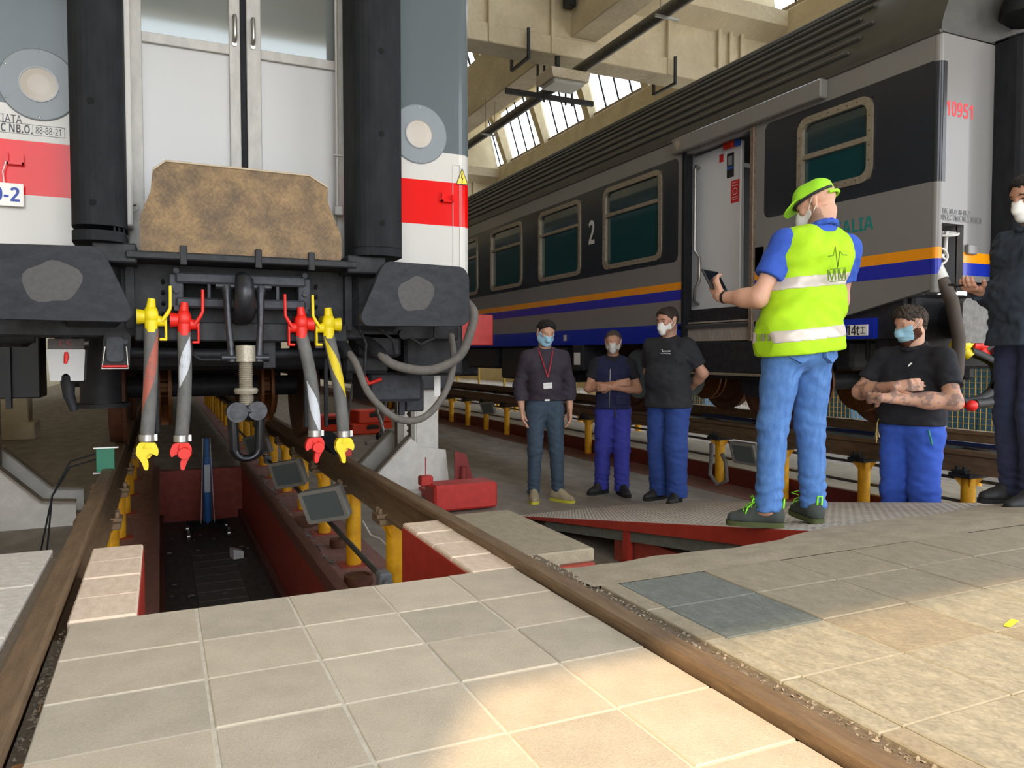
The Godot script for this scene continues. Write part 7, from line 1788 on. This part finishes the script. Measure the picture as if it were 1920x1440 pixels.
	var pm := mb(); pm.box(Vector3.ZERO, Vector3(0.078, 0.009, 0.16), 0.004); put("case", pm, mat("phone_black", rgb("121315"), 0.3), ph)
	pm = mb(); pm.box(Vector3(0, 0.005, 0), Vector3(0.07, 0.001, 0.148)); put("screen", pm, mat("phone_glass", rgb("0a0b0d"), 0.05), ph)
	ph.position = hp; ph.rotation = Vector3(0.12, f.node.rotation.y + 0.1, -0.18)
	for q in [[a, rgb("c9a92e")], [f, rgb("c02a2a")], [c, rgb("b03028")]]:
		pass

func collar(p: Dictionary, m: Material) -> void:
	var cm := mb()
	var B := Blob.new(); B.k = 0.01
	for i in 14:
		var a0 := TAU * i / 14.0
		var a1 := TAU * (i + 1) / 14.0
		var f := func(q: float) -> Vector3: return p.neck + Vector3(sin(q) * 0.074, 0.0 - cos(q) * 0.03, cos(q) * 0.078 + 0.005) * p.s
		B.add(f.call(a0), f.call(a1), 0.014)
	B.mesh_into(cm, 0.007); put("collar", cm, m, p.node)

func work_vest(p: Dictionary, m: Material, hem: float) -> void:
	var s: float = p.s
	var V := Blob.new(); V.k = 0.045; V.fold = 0.009; V.fold_scale = Vector3(9, 12, 9)
	V.add(p.up.call(Vector3(-0.085, 1.32, 0.0)), p.up.call(Vector3(0.085, 1.32, 0.0)), 0.138 * s, -1, Vector3.BACK, 1.05); V.add(p.up.call(Vector3(0.03, 1.12, 0.02)), p.up.call(Vector3(-0.03, 1.12, 0.02)), 0.165 * s, -1, Vector3.BACK, 1.05)
	V.add(Vector3(0.06, 0.97, 0) * s, Vector3(-0.06, 0.97, 0) * s, 0.158 * s, -1, Vector3.BACK, 1.06); V.add(p.up.call(Vector3(0.08, 1.45, -0.005)), p.up.call(Vector3(0.125, 1.43, -0.005)), 0.062 * s); V.add(p.up.call(Vector3(-0.08, 1.45, -0.005)), p.up.call(Vector3(-0.125, 1.43, -0.005)), 0.062 * s); V.add(p.up.call(Vector3(0.1, 1.36, -0.03)), p.up.call(Vector3(-0.1, 1.36, -0.03)), 0.11 * s)
	V.cut(Vector3(0, hem * s, 0), Vector3(0, -1, 0)); V.cut(Vector3(0.185, 0, 0) * s, Vector3(1, 0.25 * 0.0, 0)); V.cut(Vector3(-0.185, 0, 0) * s, Vector3(-1, 0, 0)); V.cut(p.neck + Vector3(0, 0.01, 0.02), Vector3(0, 1, 0.55))
	var vm := mb(); V.mesh_into(vm, p.cell); put("work_vest", vm, m, p.node)
	vm = mb(); vm.tube([Vector3(-0.03, 1.36, 0.145) * s, Vector3(-0.035, 1.2, 0.178) * s, Vector3(-0.04, 1.05, 0.172) * s, Vector3(-0.04, 0.95, 0.163) * s], 0.004, 6); put("zip", vm, mats["brushed_steel"], p.node)
	vm = mb(Vector3(0.09, 1.03, 0.155) * s, Vector3(0, 0.35, 0)); vm.box(Vector3.ZERO, Vector3(0.12, 0.1, 0.014), 0.005); vm.box(Vector3(0, 0.035, 0.008), Vector3(0.124, 0.035, 0.01), 0.004); put("pocket", vm, m, p.node)
	vm = mb(Vector3(0.05, 0.88, 0.14) * s); vm.tube([Vector3(-0.02, 0.06, 0), Vector3(-0.02, 0.0, 0.012), Vector3(-0.02, -0.03, 0.014)], [0.004, 0.009, 0.012], 8); put("key_fob", vm, mats["phone_black"] if mats.has("phone_black") else mat("phone_black", rgb("121315"), 0.3), p.node)

func hivis(p: Dictionary) -> void:
	var s: float = p.s
	var lime := mat("hivis_lime", Color.WHITE, 0.8, 0, grain("lime", 5, 90, rgb("93c408"), rgb("b2de12"), 0.25, 0.12), Vector3.ONE * 2.0)
	var tape := mat("reflective_tape", rgb("c9bfb6"), 0.45, 0.15)
	var mk := func(grow: float, y0: float, y1: float, cell: float) -> MB:
		var V := Blob.new(); V.k = 0.05; V.fold = 0.007; V.fold_scale = Vector3(6, 8, 6); V.grow = grow
		V.creases = [[Vector3(0.1, 1.12, -0.1) * s, 0.2, 0.004, 60.0, 0.7], [Vector3(-0.12, 1.05, -0.1) * s, 0.2, 0.005, 52.0, -0.8], [Vector3(-0.05, 1.36, -0.12) * s, 0.16, 0.004, 58.0, 0.9]]
		V.add(p.up.call(Vector3(-0.1, 1.33, 0.0)), p.up.call(Vector3(0.1, 1.33, 0.0)), 0.138 * s, -1, Vector3.BACK, 1.02); V.add(p.up.call(Vector3(0.05, 1.12, 0.01)), p.up.call(Vector3(-0.05, 1.12, 0.01)), 0.168 * s, -1, Vector3.BACK, 1.02)
		V.add(Vector3(0.07, 0.96, 0) * s, Vector3(-0.07, 0.96, 0) * s, 0.162 * s, -1, Vector3.BACK, 1.02); V.add(p.up.call(Vector3(0.08, 1.455, -0.005)), p.up.call(Vector3(0.165, 1.43, -0.005)), 0.066 * s); V.add(p.up.call(Vector3(-0.08, 1.455, -0.005)), p.up.call(Vector3(-0.165, 1.43, -0.005)), 0.066 * s); V.add(p.up.call(Vector3(0.11, 1.37, -0.03)), p.up.call(Vector3(-0.11, 1.37, -0.03)), 0.11 * s)
		V.add(Vector3(0.07, 0.88, -0.01) * s, Vector3(-0.07, 0.88, -0.01) * s, 0.155 * s)
		V.cut(Vector3(0, y0, 0) * s, Vector3(-0.10, -1, 0)); V.cut(Vector3(0, y1, 0) * s, Vector3(0.10, 1, 0)); V.cut(Vector3(0.222, 0, 0) * s, Vector3(1, 0, 0)); V.cut(Vector3(-0.235, 0, 0) * s, Vector3(-1, 0, 0)); V.cut(p.neck + Vector3(0, 0.012, 0.0), Vector3(0, 1, 0.35))
		var m := mb(); V.mesh_into(m, cell); return m
	put("hivis_vest", mk.call(0.0, 0.87, 2.0, 0.0085), lime, p.node)
	put("reflective_band", mk.call(0.0035, 1.19, 1.25, 0.0075), tape, p.node)
	put("reflective_band", mk.call(0.0035, 0.935, 0.995, 0.0075), tape, p.node)
	# printed mark on the back (drawn line and letters), back faces local -z
	var ink := mat("faded_print_green", rgb("5d7a1c"), 0.8)
	var q := mb(Vector3(-0.075, 1.34, -0.172) * s, Vector3(0.1, PI, 0.12))
	var zig := [Vector3(-0.06, 0, 0), Vector3(-0.03, 0.0, 0.002), Vector3(-0.018, 0.045, 0.002), Vector3(0.0, -0.06, 0.0), Vector3(0.012, 0.02, 0.002), Vector3(0.03, 0.0, 0.002), Vector3(0.06, -0.004, 0)]
	q.tube(zig, 0.0025, 5); put("heartbeat_print", q, ink, p.node)
	q = mb(Vector3(-0.075, 1.34, -0.172) * s, Vector3(0.1, PI, 0.12)); q.bx(-0.045, 0.05, -0.068, -0.064, -0.004, 0.001); q.bx(-0.045, 0.05, -0.13, -0.126, -0.006, 0.0); put("print_rule", q, ink, p.node)
	text("back_print", "MM", 0.055, Vector3(-0.07, 1.245, -0.174) * s, ink, p.node, PI, "Droid Sans", 0.004, 1.0, 400, 0.1)
	# cap, worn low, open at the back with a strap
	var X: Transform3D = p.X
	var hb: Basis = p.hb
	var cm := mb()
	var C := Blob.new(); C.k = 0.012
	C.add(X * Vector3(0, 0.04, -0.032), X * Vector3(0, 0.046, 0.025), 0.086, 0.083); C.cut(X * Vector3(0, 0.038, 0), hb * Vector3(0, -1, 0.12)); C.neg.append([X * Vector3(0, 0.035, -0.115), 0.045])
	C.add(X * Vector3(-0.04, 0.047, 0.1), X * Vector3(0.04, 0.047, 0.1), 0.012); C.mesh_into(cm, 0.006); put("cap_crown", cm, mat("cap_lime", rgb("9de02a"), 0.75), p.node)
	cm = mb(); cm.t = X * Transform3D(Basis(Vector3.RIGHT, -PI / 2 + 0.32), Vector3(0, 0.045, 0.085)); cm.prism(soften([Vector2(-0.076, 0.03), Vector2(0.076, 0.03), Vector2(0.072, -0.04), Vector2(0.04, -0.082), Vector2(-0.04, -0.082), Vector2(-0.072, -0.04)], 0.03, 4), -0.003, 0.003); put("cap_peak", cm, mats["cap_lime"], p.node)
	cm = mb(); var band := []
	for i in 21:
		var an := -PI * 0.85 + PI * 1.7 * i / 20.0
		band.append(X * Vector3(sin(an) * 0.0885, 0.034 - 0.004 * cos(an), cos(an) * 0.11 - 0.006))
	cm.tube(band, 0.008, 6); put("cap_sweatband", cm, mat("cap_black", rgb("24262c"), 0.7), p.node)
	cm = mb(); band = []
	for i in 9:
		var an := PI - 0.75 + 1.5 * i / 8.0
		band.append(X * Vector3(sin(an) * 0.088, 0.012, cos(an) * 0.108 - 0.008))
	cm.tube(band, 0.0095, 6); put("cap_strap", cm, mats["cap_lime"], p.node)
	collar(p, mats["cloth_polo_blue"])
	# jeans pockets
	for e in [-1.0, 1.0]:
		q = mb(Vector3(e * 0.09, 0.9, -0.118) * s, Vector3(-0.12, PI - e * 0.35, 0)); q.prism(PackedVector2Array([Vector2(-0.065, 0.06), Vector2(-0.06, -0.055), Vector2(0, -0.085), Vector2(0.06, -0.055), Vector2(0.065, 0.06)]), -0.012, 0.006); put("jeans_pocket", q, mats["cloth_jeans"], p.node)
	# wrist watch, tablet
	q = mb(); var wd: Vector3 = (p.wri[0] - p.elb[0]).normalized()
	var wc: Vector3 = p.wri[0] - wd * 0.03
	q.tube([wc - wd * 0.009, wc + wd * 0.009], 0.034, 16, false); put("watch_strap", q, mat("watch_black", rgb("1a1a1a"), 0.5), p.node)
	var tb := thing("tablet", "dark tablet computer held up by the man in the hi-vis vest", "tablet")
	var tm := mb(); tm.box(Vector3.ZERO, Vector3(0.2, 0.13, 0.012), 0.005); put("case", tm, mat("tablet_case", rgb("17181a"), 0.45), tb)
	tm = mb(); tm.box(Vector3(0, 0, 0.0062), Vector3(0.18, 0.11, 0.001)); put("screen", tm, mat("tablet_glass", rgb("15191e"), 0.06), tb)
	tb.position = p.node.transform * (p.wri[0] + Vector3(-0.03, 0.1, 0.095)); tb.rotation = Vector3(-0.5, 0.45, 0.0)

func _ready() -> void:
	setup()
	building()
	tracks()
	coach_left()
	coach_right()
	workshop()
	people()
